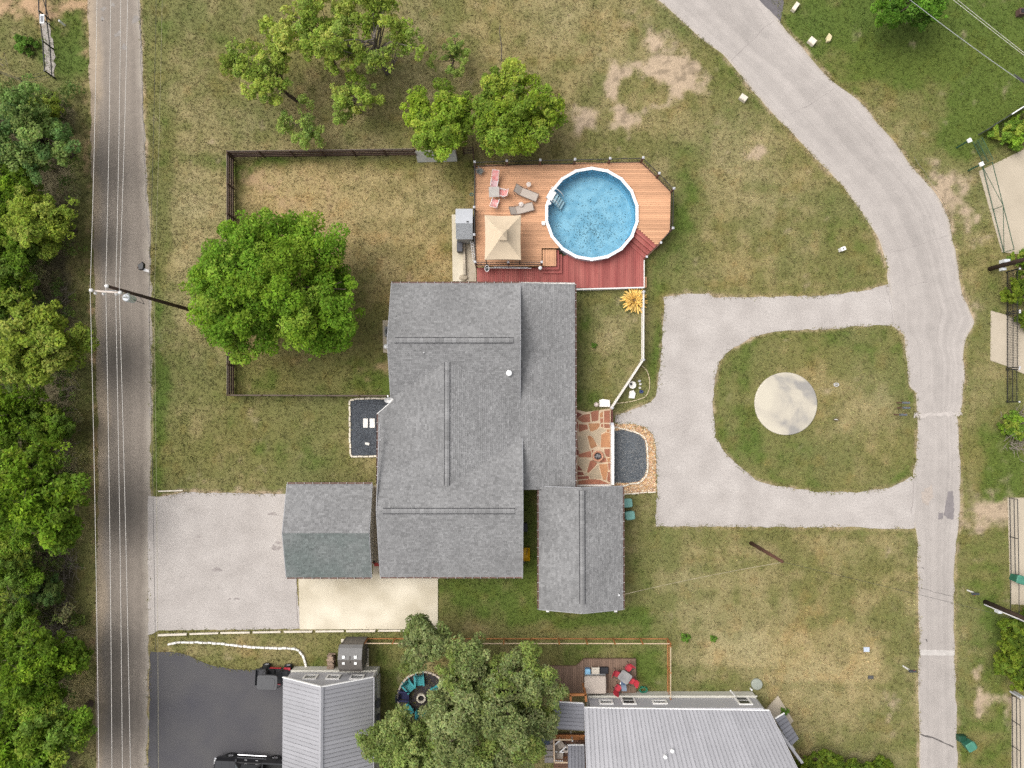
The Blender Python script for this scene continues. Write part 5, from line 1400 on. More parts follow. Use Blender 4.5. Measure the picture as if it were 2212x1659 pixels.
place(rt, True, deckpt(1142, 399), 0, 'small round side table above the upper lounger', 'round side tables on the deck')
place(rt, False, deckpt(1125.5, 442), 0, 'small round side table between the two loungers', 'round side tables on the deck')
p = deckpt(1125.5, 441, .5); MB().lathe((p.x, p.y, ZU + .455), [(.035, 0), (.045, .11), (.04, .11)], 10).thing('cup', M_WFRAME, 'white cup on the side table between the loungers', 'cup')
p = deckpt(1148, 428, .05); q = deckpt(1155, 432, .05)
MB().tube([(p.x, p.y, ZU + .03), (q.x, q.y, ZU + .03)], .025).box((q.x + .02, q.y, ZU + .03), (.05, .22, .05), R(-30)).thing('deck_brush', M_BRONZE, 'short brown brush lying on the deck near the lounger foot', 'brush')
# potted grey plant in the corner
pot = empty('potted_plant', deckpt(1036, 370), 'grey spiky potted plant in the top left deck corner', 'plant')
c = pot.location
MB().lathe((c.x, c.y, ZU), [(.14, 0), (.19, .3), (.2, .32), (.17, .32)], 14).build('pot', mat('grey_pot', (.22, .22, .22)), pot)
for k in range(13):
    a = k * 2.4; L = random.uniform(.3, .5); el_ = random.uniform(.1, .7)
    d = Vector((math.cos(a), math.sin(a), 0)); s = Vector((-d.y, d.x, 0))
    b0 = Vector((c.x, c.y, ZU + .32)); mid = b0 + d * L * .55 + Vector((0, 0, L * el_)); tip = b0 + d * L + Vector((0, 0, L * el_ * .6))
    MB().add([b0 - s * .02, b0 + s * .02, mid + s * .05, mid - s * .05, tip], [(0, 1, 2, 3), (3, 2, 4)]).build('leaf', mat('grey_leaf', (.16, .17, .16), var=.3, scale=9), pot)
# pool pole and net leaning along the railing
net = empty('pool_net', P(1050, 579, ZL), 'white pool skimmer pole with net hung along the lower deck rail', 'pool net')
a, b = P(1050, 578.5, ZL + .75), P(1148, 579.5, ZL + .7)
MB().tube([a, b], .024).build('pole', M_WFRAME, net)
MB().tube([P(1066, 576.5, ZL + .8), P(1140, 577.5, ZL + .75)], .018).build('second_pole', mat('blue_grey_pole', (.45, .47, .52)), net)
f0 = P(1052, 577, ZL + .75)
fr_ = [(f0.x + .17 * math.cos(q), f0.y - .1 + .24 * math.sin(q), f0.z + .03 * math.sin(q)) for q in np.linspace(0, 2 * math.pi, 17)]
MB().tube(fr_, .025, caps=False).build('net_frame', M_RIM, net)
MB().add(fr_[:-1], [tuple(range(16))]).build('net_mesh', M_BLACK, net)
p = P(1167, 579, ZL + 1.0)
lamp = empty('deck_lamp', (p.x, p.y, ZL), 'white globe lamp at the end of the rail above the red steps', 'lamp')
MB().tube([(p.x, p.y, ZL), (p.x, p.y, ZL + .9)], .03).build('lamp_post', M_BLACK, lamp); MB().lathe((p.x, p.y, ZL + .88), [(.04, 0), (.13, .06), (.16, .16), (.12, .27), (.03, .31)], 14).build('lamp_globe', M_RIM, lamp, True)
# hose reel on the railing post
def hose(name, c, r, turns, material, label, th=.018, squash=1.0):
    pts = []
    for k in range(turns * 14):
        a = k * 2 * math.pi / 14; rr = r * (.55 + .45 * ((k * .37) % 1)) * (1 + .06 * math.sin(k * 1.7))
        pts.append((c.x + rr * math.cos(a), c.y + squash * rr * math.sin(a), c.z + .03 + k * .004 + .02 * math.sin(k * .9)))
    return MB().tube(pts, th, 5).thing(name, material, label, 'hose')
hose('garden_hose', P(1019, 421, .9), .16, 3, mat('teal_hose', (.06, .16, .15), rough=.5), 'dark teal hose coil hanging outside the deck railing', squash=.8)

# equipment shed and slabs west of the deck -----------------------------------
sheet('concrete_slab', [(976, 464), (1001, 464), (1001, 520), (1004, 608), (978, 608)], .09, M_CONC, 'narrow cream concrete slab beside the equipment shed', 'slab')
sheet('concrete_slab', [(1004.5, 516), (1026, 516), (1029, 608), (1005, 608)], .06, M_CONC2, 'tan concrete slab against the deck side', 'slab')
kerb = empty('low_wall', P(1003, 560), 'low stone kerb wall between the two slabs by the deck', 'wall')
for k in range(7):
    a, b = P(1001.5 + .3 * k, lerp(516, 594, k / 7), .3), P(1001.5 + .3 * k + .3, lerp(516, 594, (k + .96) / 7), .3)
    MB().beam((a.x, a.y, .18), (b.x, b.y, .18), .18 + .02 * (k % 2), .36).build('kerb_stone', mat('kerb_stone', (.42, .36, .28), rough=.9, fine=.2, per_obj=.12), kerb)
eq = empty('equipment_shed', P(1001, 485), 'small shed with corrugated silver roof beside the deck', 'shed')
ex0, ex1, ezr, eze = X(983, 2.1), X(1020.5, 2.1), 2.2, 1.95
ey1, eym, ey0 = Y(451, eze), Y(482, ezr), Y(517, eze)
M_TIN = mat('silver_tin', (.42, .43, .45), rough=.35, metal=.3, var=.05, scale=1)
MB().slab([(ex0, ey1, eze), (ex1, ey1, eze), (ex1, eym, ezr), (ex0, eym, ezr)], .03).build('roof_sheet', M_TIN, eq)
nn = 22; m = MB()
vs = []
for k in range(nn * 2 + 1):
    t = k / (nn * 2); y = lerp(eym, ey0, t); z = lerp(ezr, eze, t) + (.022 if k % 2 else 0); vs += [(ex0 + .03, y, z), (ex1 + .0, y, z)]
m.add(vs, [(2 * k, 2 * k + 1, 2 * k + 3, 2 * k + 2) for k in range(nn * 2)]); m.build('corrugated_sheet', mat('grey_corrugated', (.34, .35, .36), rough=.4, metal=.3, var=.05), eq)
MB().box(((ex0 + ex1) / 2, (ey0 + ey1) / 2, .95), (ex1 - ex0 - .15, ey1 - ey0 - .15, 1.86)).build('wall', mat('grey_boards', (.35, .35, .34), rough=.8), eq)
p = P(1010, 478.5, 2.25); MB().box((p.x, p.y, 2.2), (.16, .08, .1)).build('vent_hole', M_BLACK, eq)
p = P(993, 532, .6)
ac = empty('black_pump', (p.x, p.y, .09), 'dark rectangular equipment box on the cream slab', 'equipment box')
MB().box((p.x, p.y, .40), (.42, .86, .62)).build('cabinet', mat('charcoal_cabinet', (.05, .05, .06), rough=.6), ac); MB().box((p.x, p.y, .73), (.44, .88, .04)).build('lid', mat('charcoal_lid', (.07, .07, .08), rough=.5), ac)
lk = empty('ladder', P(1024, 545, 0), 'white aluminium ladder leaning on the deck beside the slab', 'ladder')
for s in (0, .32): MB().tube([P(1017, 522, 1.2) + Vector((s * .5, 0, 0)), P(1023, 566, .1) + Vector((s * .5, 0, 0))], .03).build('side_rail', M_WFRAME, lk)
for k in range(6):
    t = (k + .5) / 6; a = P(1017, 522, 1.2).lerp(P(1023, 566, .1), t); MB().tube([a, a + Vector((.16, 0, 0))], .018).build('rung', M_WFRAME, lk)
p = P(1001, 599, .3); MB().lathe((p.x, p.y, .06), [(.28, 0), (.3, .12), (.24, .2), (.05, .24)], 10, 1.2, .8).thing('boulder', mat('tan_rock', (.36, .30, .22), fine=.2), 'rounded tan rock at the end of the kerb wall', 'rock')
# ================================================================== FENCES, POLES, YARD THINGS
M_BROWNR = mat('weathered_brown_rail', (.075, .045, .034), rough=.85, var=.25, scale=3)
M_RAILTOP = mat('greyed_rail', (.15, .12, .10), rough=.85, var=.15, scale=3)
def run_fence(name, label, path, spacing, rails, post_h, mats_, cat='fence', rail_size=(.045, .12), post_size=.11, wire=None, root=None, skip=()):
    """posts and rails along ground points (site metres); every rail bay and post is its own piece"""
    mid = path[len(path) // 2]
    root = root or empty(name, (mid[0], mid[1], 0), label, cat)
    mpost, mrail = mats_[0], mats_[1:]
    for a, b in zip(path[:-1], path[1:]):
        a, b = Vector((a[0], a[1], 0)), Vector((b[0], b[1], 0))
        L = (b - a).length; n = max(1, round(L / spacing)); d = (b - a).normalized()
        for i in range(n + 1):
            p = a.lerp(b, i / n)
            if i < n or b == Vector((path[-1][0], path[-1][1], 0)):
                MB().box((p.x, p.y, post_h / 2), (post_size, post_size, post_h), math.atan2(d.y, d.x)).build('post', mpost, root)
        for i in range(n):
            p, q = a.lerp(b, i / n), a.lerp(b, (i + 1) / n - .004)
            for k, z in enumerate(rails):
                dz = random.uniform(-.015, .015)
                MB().beam(p + Vector((0, 0, z + dz)), q + Vector((0, 0, z + dz)), *rail_size).build('rail', mrail[k % len(mrail)], root)
        if wire:
            m = MB(); z = wire[0]
            while z < wire[1]: m.tube([a + Vector((0, 0, z)), b + Vector((0, 0, z))], .006, 3); z += wire[2]
            k = int(L / wire[3])
            for i in range(1, k):
                p = a.lerp(b, i / k); m.tube([p + Vector((0, 0, wire[0])), p + Vector((0, 0, wire[1]))], .005, 3)
            m.build('wire_mesh', mat('fence_wire', (.12, .11, .10), rough=.6), root)['kind'] = 'stuff'
    return root
TOP = 1.45
f_nw, f_ne, f_sw, f_se = P(489.5, 326, TOP), P(895, 321.5, TOP), P(490, 853.5, TOP), P(845, 855, TOP)
f_e = P(1021, 318, TOP)
run_fence('rail_fence', 'dark brown three-rail fence along the top of the fenced back yard', [f_nw.xy[:], f_ne.xy[:]], 2.33, (.2, .58, .96, 1.34), TOP, (M_BROWNR, M_BROWNR, M_BROWNR, M_BROWNR, M_RAILTOP), rail_size=(.05, .22), wire=(.1, 1.3, .15, .5))
run_fence('rail_fence', 'dark brown three-rail fence on the road side of the back yard', [(f_nw.x, f_nw.y - .2), f_sw.xy[:]], 2.33, (.2, .58, .96, 1.34), TOP, (M_BROWNR, M_BROWNR, M_BROWNR, M_BROWNR, M_RAILTOP), rail_size=(.05, .22), wire=(.1, 1.3, .15, .5))
run_fence('rail_fence', 'thin grey-railed fence at the bottom of the back yard, ending at the house', [(f_sw.x + .15, f_sw.y), f_se.xy[:]], 2.33, (.28, .85, 1.36), TOP, (M_BROWNR, M_BROWNR, M_BROWNR, mat('bottom_rail_brown', (.11, .08, .065), rough=.8)), rail_size=(.10, .06), wire=(.1, 1.3, .15, .5))
run_fence('rail_fence', 'short brown fence between the trees and the deck corner', [P(1000, 319, TOP).xy[:], f_e.xy[:], P(1024, 358, TOP).xy[:]], 1.8, (.28, .85, 1.36), TOP, (M_BROWNR, M_BROWNR), rail_size=(.05, .06), wire=(.1, 1.3, .15, .5))
gate = empty('sheet_gate', P(940, 345), 'pale sheet-metal double gate half hidden under the tree by the back fence', 'gate')
ga_, gb_ = P(897, 322, 1.4), P(985, 320, 1.4)
for k in range(4):
    a, b = ga_.lerp(gb_, k / 4), ga_.lerp(gb_, (k + .98) / 4)
    MB().beam((a.x, a.y - .35, .70), (b.x, b.y - .35, .70), .03, 1.35, Vector((0, .35, 1)).normalized()).build('gate_panel', mat('pale_sheet', (.50, .50, .47), rough=.5, var=.1), gate)
for q in (ga_, gb_): MB().tube([(q.x, q.y - .3, 0), (q.x, q.y - .3, 1.5)], .05).build('gate_post', M_RAILTOP, gate)

# white picket panels of the front yard, one fence in straight runs
M_WHITEF = mat('white_vinyl', (.66, .62, .57), rough=.55, var=.06, scale=2)
wf = empty('picket_fence', P(1388, 700), 'white picket fence bending around the front yard', 'fence')
def picket_run(root, a, b, h, seed=0):
    a, b = Vector((*a, 0)), Vector((*b, 0)); L = (b - a).length; n = int(L / .13); d = (b - a).normalized(); ang = math.atan2(d.y, d.x)
    me = None
    for i in range(n):
        p = a.lerp(b, (i + .5) / n)
        if me is None:
            m = MB(); m.box((0, 0, h / 2), (.105, .022, h - .06)); m.add([(-.052, -.011, h - .03), (.052, -.011, h - .03), (0, -.011, h + .03), (-.052, .011, h - .03), (.052, .011, h - .03), (0, .011, h + .03)], [(0, 1, 2), (5, 4, 3), (1, 4, 5, 2), (0, 2, 5, 3), (0, 3, 4, 1)])
            me = m.mesh('picket', M_WHITEF)
        o = link('picket', me, root); o.location = p - root.location; o.rotation_euler = (0, 0, ang)
    for z in (.25, h - .22): MB().beam(a + Vector((0, 0, z)), b + Vector((0, 0, z)), .09, .07).build('rail', M_WHITEF, root)
    MB().beam(a + Vector((0, 0, h - .02)), b + Vector((0, 0, h - .02)), .08, .04).build('top_rail', M_WHITEF, root)
def white_post(root, u, v, h): p = P(u, v, h); MB().box((p.x, p.y, h / 2), (.15, .15, h)).build('post', M_WHITEF, root); 
c1, c2, c3 = P(1391, 632, 1.0), P(1390.5, 777, 1.0), P(1323, 880, 1.0)
picket_run(wf, c1.xy[:], c2.xy[:], 1.0); picket_run(wf, (c2 + Vector((-.05, -.08, 0))).xy[:], c3.xy[:], 1.0)
for (u, v) in ((1391, 630), (1390.5, 777), (1323, 881)):
    p = P(u, v, 1.1); o = MB().box((p.x, p.y, .55), (.16, .16, 1.1)).build('post', M_WHITEF, wf); MB().lathe((p.x, p.y, 1.1), [(.13, 0), (.13, .03), (.02, .1)], 4).build('post_cap', M_CAPG, o)
gt = empty('garden_gate', P(1322, 896), 'dark red wooden gate at the patio entrance', 'gate')
ga1, gb1 = P(1323, 886, .9), P(1323, 914, .9)
for k in range(7):
    p = ga1.lerp(gb1, (k + .5) / 7); MB().box((p.x, p.y, .48), (.03, .13, .9)).build('gate_board', mat('dark_red_gate', (.14, .05, .045), rough=.7, per_obj=.2), gt)
for z in (.2, .75): MB().beam((ga1.x + .04, ga1.y, z), (gb1.x + .04, gb1.y, z), .03, .08).build('gate_brace', MATS['dark_red_gate'], gt)
lw = empty('patio_wall', P(1322, 980), 'low white rendered wall between the flagstone patio and the slate bed', 'wall')
for k in range(6):
    a, b = P(1323.5, lerp(917, 1048, k / 6), .8), P(1323.5, lerp(917, 1048, (k + .985) / 6), .8)
    MB().beam((a.x, a.y, .4), (b.x, b.y, .4), .17, .8).build('wall_section', M_WHITEF, lw)
    MB().beam((a.x, a.y, .83), (b.x, b.y, .83), .22, .06).build('coping', mat('coping_white', (.78, .76, .73), rough=.6, var=.04), lw)
p = P(1323, 916, .95); MB().box((p.x, p.y, .48), (.2, .2, .96)).build('pier', M_CAPG, lw)
a, b = P(1245, 1051, .5), P(1320, 1050, .5); MB().beam((a.x, a.y + .05, .2), (b.x, b.y + .05, .2), .12, .4).thing('low_wall', M_WHITEF, 'low white wall at the bottom end of the flagstone patio', 'wall')

# flagstone patio ------------------------------------------------------------
patio = sheet('patio', PATIO, .045, mat('pale_mortar', (.55, .42, .29), rough=.9, var=.1, scale=4), 'patio of irregular red and tan flagstones beside the house', 'patio')
def FP(u, v): return P2(1238.7 + u * .13337, 847.9 + v * .13337, .07)
RED_, ORG, TAN, DRK = (.27, .105, .065), (.36, .165, .08), (.38, .30, .21), (.18, .065, .05)
FM = {n: mat('flagstone_' + n, c, rough=.8, c2=c2, scale=1.5, per_obj=.13, fine=.12, fscale=12) for n, c, c2 in (('red', RED_, (.33, .14, .085)), ('orange', ORG, (.42, .22, .11)), ('tan', TAN, (.44, .35, .24)), ('dark', DRK, (.24, .09, .06)))}
STONES = [('dark', [(45, 310), (145, 355), (50, 420)]), ('red', [(60, 425), (160, 360), (265, 345), (275, 480), (150, 485)]), ('red', [(280, 320), (330, 300), (410, 290), (405, 445), (360, 465), (300, 470)]), ('orange', [(430, 340), (475, 305), (480, 400), (430, 405)]),
    ('red', [(497, 300), (590, 290), (590, 490), (497, 488)]), ('red', [(430, 420), (480, 420), (482, 480), (440, 498)]), ('red', [(88, 510), (220, 520), (238, 590), (97, 638), (82, 580)]), ('orange', [(242, 502), (422, 497), (428, 540), (380, 598), (310, 628), (272, 628)]),
    ('tan', [(70, 712), (180, 682), (213, 717), (236, 780), (262, 936), (102, 983), (77, 880), (67, 762)]), ('tan', [(272, 648), (300, 643), (438, 573), (516, 592), (520, 630), (450, 648), (428, 848), (402, 856), (302, 712), (218, 690), (112, 660), (250, 612)]),
    ('orange', [(229, 712), (270, 694), (328, 748), (385, 868), (302, 905), (278, 898)]), ('orange', [(452, 682), (530, 645), (590, 652), (594, 888), (443, 888)]), ('red', [(72, 1002), (278, 945), (288, 990), (288, 1050), (92, 1047)]),
    ('tan', [(78, 1082), (258, 1073), (255, 1100), (198, 1286), (133, 1238), (78, 1132)]), ('red', [(268, 1112), (320, 1094), (386, 1142), (348, 1198), (242, 1305), (220, 1284)]), ('tan', [(254, 1322), (398, 1166), (418, 1252), (456, 1388), (300, 1416), (262, 1370)]),
    ('orange', [(418, 1164), (548, 1158), (557, 1270), (528, 1415), (482, 1415), (444, 1290)]), ('dark', [(70, 1165), (146, 1264), (67, 1262)]), ('dark', [(67, 1282), (150, 1288), (178, 1338), (67, 1343)]), ('dark', [(67, 1362), (248, 1353), (256, 1396), (72, 1406)]),
    ('red', [(87, 1432), (260, 1404), (428, 1414), (584, 1480), (580, 1493), (72, 1497)]), ('red', [(503, 918), (588, 912), (588, 1048), (534, 1038), (503, 962)]), ('orange', [(548, 1062), (592, 1062), (588, 1126), (553, 1126)]), ('red', [(474, 1072), (528, 1054), (538, 1126), (424, 1138)]),
    ('red', [(446, 512), (482, 510), (484, 566), (448, 556)]), ('red', [(498, 507), (588, 512), (588, 578), (502, 573)]), ('dark', [(45, 462), (74, 472), (74, 560), (42, 700)]), ('dark', [(40, 720), (62, 770), (70, 900), (40, 930)]), ('orange', [(536, 600), (588, 596), (588, 640), (540, 636)]),
    ('dark', [(42, 940), (78, 920), (90, 985), (44, 1040)]), ('red', [(560, 1140), (592, 1142), (592, 1260), (566, 1250)]), ('red', [(560, 1290), (592, 1280), (592, 1460), (545, 1425)]), ('red', [(300, 930), (330, 925), (315, 960), (300, 985)]), ('tan', [(190, 1300), (215, 1300), (240, 1320), (250, 1345), (195, 1345)])]
for kd, pl in STONES:
    MB().prism([FP(*q) for q in pl], .03, random.uniform(.063, .075), .012).build('flagstone', FM[kd], patio)
fp = empty('fire_pit', P(1291, 985, .1), 'round copper fire bowl with charred logs on the flagstone patio', 'fire pit')
c = fp.location
MB().lathe((c.x, c.y, .07), [(.25, 0), (.40, .22), (.44, .28), (.44, .31), (.33, .31), (.28, .2), (.05, .16)], 28).build('bowl', mat('copper_bowl', (.42, .19, .115), rough=.5, c2=(.50, .26, .17), scale=6, metal=.2), fp, True)
MB().lathe((c.x, c.y, .25), [(.27, 0), (.27, .02)], 20).build('ash', mat('ash_black', (.03, .028, .028), rough=1, var=.5, scale=20), fp)
for k in range(6):
    a = k * 1.05 + .3; MB().tube([(c.x - .2 * math.cos(a) + .04 * k - .1, c.y - .2 * math.sin(a), .30 + .02 * k), (c.x + .2 * math.cos(a) + .04 * k - .1, c.y + .2 * math.sin(a), .34 + .02 * k)], .04).build('log', mat('charred_log', (.05, .048, .05) if k % 2 else (.05, .048, .05), rough=.95, c2=(.32, .31, .31), scale=5), fp)

# edging blocks --------------------------------------------------------------
def edging(name, label, pts, blk, w, h, material, seed=0, piece='edging_stone', z=0.0, jit=.02, cat='edging'):
    wp = [P2(*p) for p in pts]; root = empty(name, (*wp[len(wp) // 2], 0), label, cat); r = random.Random(seed)
    d = [0]
    for a, b in zip(wp[:-1], wp[1:]): d.append(d[-1] + math.hypot(b[0] - a[0], b[1] - a[1]))
    n = max(1, int(d[-1] / blk)); xs, ys = [p[0] for p in wp], [p[1] for p in wp]
    for i in range(n):
        s0, s1 = d[-1] * i / n, d[-1] * (i + .94) / n
        a = Vector((np.interp(s0, d, xs), np.interp(s0, d, ys), 0)); b = Vector((np.interp(s1, d, xs), np.interp(s1, d, ys), 0))
        dv = b - a; L = dv.length; c = (a + b) / 2 + Vector((r.uniform(-jit, jit), r.uniform(-jit, jit), 0)); hh = h * r.uniform(.85, 1.15); ww = w * r.uniform(.88, 1.12)
        ang = math.atan2(dv.y, dv.x) + r.uniform(-.06, .06) * (jit > 0); q = Matrix.Rotation(ang, 3, 'Z')
        poly = [tuple((q @ Vector((sx * L / 2 * r.uniform(.93, 1), sy * ww / 2 * r.uniform(.9, 1), 0)) + c).xy) for sx, sy in ((-1, -1), (1, -1), (1, 1), (-1, 1))]
        MB().prism(poly, z - .05, z + hh, .012).build(piece, material, root)
    return root
M_LIME = mat('limestone_block', (.60, .53, .42), rough=.9, c2=(.68, .62, .52), scale=2, per_obj=.1, fine=.1, fscale=12)
M_WSTONE = mat('white_stone', (.72, .69, .64), rough=.85, per_obj=.12, fine=.1, fscale=9)
edging('bed_edging', 'curved limestone edging around the front slate bed', smooth_closed([(1325, 930), (1343, 927), (1362, 931), (1384, 939), (1396, 953), (1398, 975), (1399, 1010), (1395, 1029), (1381, 1042), (1360, 1045), (1325, 1045)], 3)[:-3], .3, .11, .12, M_LIME, 1)
edging('bed_edging', 'limestone block edging around the slate bed west of the house', [(846, 861), (800, 861), (756, 863), (756, 925), (757, 987), (820, 985)], .42, .14, .12, M_LIME, 2)
edging('bed_edging', 'ragged stone row below the river rock border', [(1345, 1067), (1370, 1066), (1400, 1063), (1417, 1062)], .3, .1, .1, M_LIME, 3)
edging('stone_row', 'wavy row of white stones on the verge above the blacktop lot', polyline([(364, 1391), (385, 1387), (430, 1387), (480, 1390), (530, 1396), (580, 1399), (625, 1400), (645, 1404), (655, 1416), (660, 1432), (662, 1441)], 3), .34, .15, .14, M_WSTONE, 4)
edging('timber_kerb', 'long pale kerb along the bottom of the parking pad', [(342, 1371), (450, 1367), (600, 1364), (760, 1362), (884, 1361)], 2.4, .15, .16, mat('pale_kerb', (.60, .54, .45), rough=.9, fine=.1), 5, 'kerb_section', jit=0)
edging('timber_kerb', 'short pale kerb at the top corner of the parking pad', [(342, 1061), (372, 1060), (400, 1059)], 1.1, .12, .12, MATS['pale_kerb'], 6, 'kerb_section', jit=0)
edging('garden_border', 'thin tan border curving around the front garden stones', polyline([(1386, 790), (1396, 799), (1402, 815), (1403, 835), (1399, 850), (1390, 859), (1368, 866), (1345, 870), (1329, 872)], 3), .35, .06, .07, mat('tan_border', (.52, .43, .28), rough=.85, per_obj=.1), 7, 'border_piece', jit=.01)
edging('shed_edging', 'square pale paving blocks behind the resin shed', [(737, 1384), (792, 1382)], .33, .26, .08, M_LIME, 8, 'paving_block', jit=.01)
edging('shed_edging', 'column of pale paving blocks on the fence side of the resin shed', [(794, 1400), (794, 1440)], .33, .2, .08, M_LIME, 9, 'paving_block', jit=.01)
for k, (u0, u1, v0, v1) in enumerate(((785, 795, 904, 924), (799, 810, 904, 924))):
    MB().prism([P2(u0, v0), P2(u1, v0), P2(u1, v1), P2(u0, v1)], .0, .09, .015).thing('stepping_stone', M_WSTONE, ('outer' if k == 0 else 'inner') + ' white stepping stone in the slate bed west of the house', 'stepping stone', 'stepping stones in the slate bed')
MB().prism([P2(790, 955), P2(799, 957), P2(798, 962), P2(789, 960)], .02, .14, .02).thing('white_brick', M_WSTONE, 'small white brick lying in the slate bed west of the house', 'brick')

# yard stones, garden ornaments -----------------------------------------------
def rock_poly(name, label, pts, h, material=None, cat='rock', group=None):
    return MB().prism([P2(*p) for p in pts], -.03, h, .05).thing(name, material or M_WSTONE, label, cat, group)
def blk(u, v, w, h, a): 
    ca, sa = math.cos(R(a)), math.sin(R(a)); return [(u + x * ca - y * sa, v + x * sa + y * ca) for x, y in ((-w / 2, -h / 2), (w / 2, -h / 2), (w / 2, h / 2), (-w / 2, h / 2))]
rock_poly('limestone_block', 'pale limestone block beside the lane near the bare soil', blk(1604, 214, 16, 12, 35), .35, M_LIME, 'stone')
rock_poly('limestone_block', 'pale limestone block next to the dark side road', blk(1716, 18, 9, 19, 35), .35, M_LIME, 'stone')
rock_poly('limestone_block', 'pale limestone block right at the lane edge across from the side road', blk(1752, 92, 16, 13, 40), .35, M_LIME, 'stone')
rock_poly('limestone_block', 'yellowish broken rock in the green lawn by the lane', [(1783, 84), (1788, 75), (1795, 82), (1791, 92), (1784, 93)], .3, mat('yellow_rock', (.58, .50, .30), fine=.15), 'stone')
rock_poly('garden_stone', 'white polygonal stone in the front garden bed', [(1359, 845), (1368, 842), (1373, 850), (1370, 861), (1358, 860)], .16)
fnt = empty('garden_fountain', P(1364, 832), 'round white garden fountain bowl beside the picket fence', 'fountain')
c = fnt.location
MB().lathe((c.x, c.y, 0), [(.2, 0), (.12, .1), (.12, .35), (.25, .42), (.30, .5), (.26, .5), (.1, .44)], 20).build('bowl', M_WSTONE, fnt, True)
MB().lathe((c.x - .1, c.y + .08, .47), [(.10, 0), (.10, .04)], 8).build('pump_cap', M_BLACK, fnt)
for k, (u, v, r) in enumerate(((1381, 823, .12), (1383, 830, .11), (1382, 838, .10))):
    MB().lathe((P(u, v).x, P(u, v).y, 0), [(r * .8, -.02), (r, .06), (r * .7, .14), (.02, .17)], 9, 1.1, .9).thing('garden_stone', [M_CAPG, M_WSTONE, M_WSTONE][k], ['grey round stone at the top of the little stone row', 'white round stone in the middle of the little stone row', 'white round stone next to the blue ornament'][k], 'stone', 'little stones in the front garden')
orn = empty('blue_ornament', P(1385, 846), 'blue glass garden ornament among small stones', 'ornament')
for k in range(5):
    a = k * 1.26; p = orn.location; MB().lathe((p.x + .11 * math.cos(a), p.y + .09 * math.sin(a), 0), [(.06, 0), (.08, .08), (.05, .18), (.01, .2)], 7).build('glass_bud', mat('blue_glass', (.04, .06, .16), rough=.2, var=.2), orn)
rock_poly('stone_bench', 'big white limestone slab seat at the top of the patio', [(1294, 864), (1301, 862), (1316, 864), (1317, 879), (1294, 879)], .42, M_WSTONE, 'stone')
MB().lathe((P(1288, 874).x, P(1288, 874).y, 0), [(.15, 0), (.2, .12), (.12, .28), (.02, .3)], 9).thing('garden_stone', mat('pinkish_stone', (.55, .47, .42), fine=.1), 'rounded pinkish stone left of the stone seat', 'stone')

# golden agave: fat leaves, each its own piece
ag = empty('agave_plant', P(1369, 650), 'big golden yellow rosette plant at the picket fence corner', 'plant')
M_GOLD = mat('golden_leaf', (.68, .42, .085), rough=.6, c2=(.78, .56, .2), scale=6, per_obj=.18)
c = ag.location
for k in range(150):
    a = k * 2.39996 + random.uniform(-.2, .2); t = (k + .5) / 150; elv = lerp(75, 12, t ** .7); L = lerp(.55, .95, t) * random.uniform(.8, 1.12)
    d = Vector((math.cos(a), math.sin(a), 0)); s = Vector((-d.y, d.x, 0)); e_ = R(elv)
    b0 = Vector((c.x, c.y, .22)) + d * (.05 + .2 * t); ax = d * math.cos(e_) + Vector((0, 0, math.sin(e_))); up = s.cross(ax)
    if up.z < 0: up = -up
    wd = random.uniform(.05, .075); sw = s * random.uniform(-.1, .1)
    p1 = b0 + ax * L * .5 + Vector((0, 0, .03)); p2 = b0 + ax * L * .9 + Vector((0, 0, -.10 * L)) + sw; p3 = b0 + ax * L + Vector((0, 0, -.16 * L)) + sw
    MB().add([b0 - s * wd * .6, b0 + s * wd * .6, p1 + s * wd + up * .03, p1 - s * wd + up * .03, p2 + s * wd * .7, p2 - s * wd * .7, p3, b0 - up * .05, p1 - up * .03, p2 - up * .02],
             [(0, 7, 8, 3), (7, 1, 2, 8), (3, 8, 9, 5), (8, 2, 4, 9), (5, 9, 6), (9, 4, 6)]).build('leaf', M_GOLD, ag)
MB().lathe((c.x, c.y, -.02), [(.3, 0), (.2, .2), (.1, .4)], 10).build('stem', mat('agave_stem', (.2, .13, .06)), ag)

# teal bins by the studio -------------------------------------------------------
def bin_(mb_, ml_):
    t = empty('wheeled_bin', (0, 0, 0), 'x', 'bin')
    m = MB(); vs = []
    for (z, w, d) in ((.08, .48, .52), (.95, .60, .68)): vs += [(-w / 2, -d / 2, z), (w / 2, -d / 2, z), (w / 2, d / 2, z), (-w / 2, d / 2, z)]
    m.add(vs, [(3, 2, 1, 0), (0, 1, 5, 4), (1, 2, 6, 5), (2, 3, 7, 6), (3, 0, 4, 7), (4, 5, 6, 7)]).build('body', mb_, t)
    m = MB(); m.prism([(.34 * math.copysign(abs(math.cos(q)) ** .35, math.cos(q)), .37 * math.copysign(abs(math.sin(q)) ** .35, math.sin(q))) for q in np.linspace(0, 2 * math.pi, 25)[:-1]], .95, 1.03, .05); m.build('lid', ml_, t)
    MB().tube([(-.25, -.40, .98), (.25, -.40, .98)], .02).build('handle', mb_, t)
    for s in (-1, 1): MB().tube([(.24 * s, -.27, .1), (.30 * s, -.27, .1)], .1, 10).build('wheel', M_BLACK, t)
    return t
M_TEAL = mat('teal_plastic', (.10, .245, .215), rough=.5, var=.06, scale=3); M_TEAL2 = mat('teal_lid', (.145, .31, .27), rough=.5, var=.05, scale=3)
bn = bin_(M_TEAL, M_TEAL2)
def gpt(u, v, z): p = P(u, v, z); return Vector((p.x, p.y, 0))
place(bn, True, gpt(1356, 1087, 1.0), R(-85), 'upper teal wheeled bin next to the studio wall', 'teal bins by the studio')
place(bn, False, gpt(1361.5, 1114, 1.0), R(-82), 'lower teal wheeled bin next to the studio wall', 'teal bins by the studio')
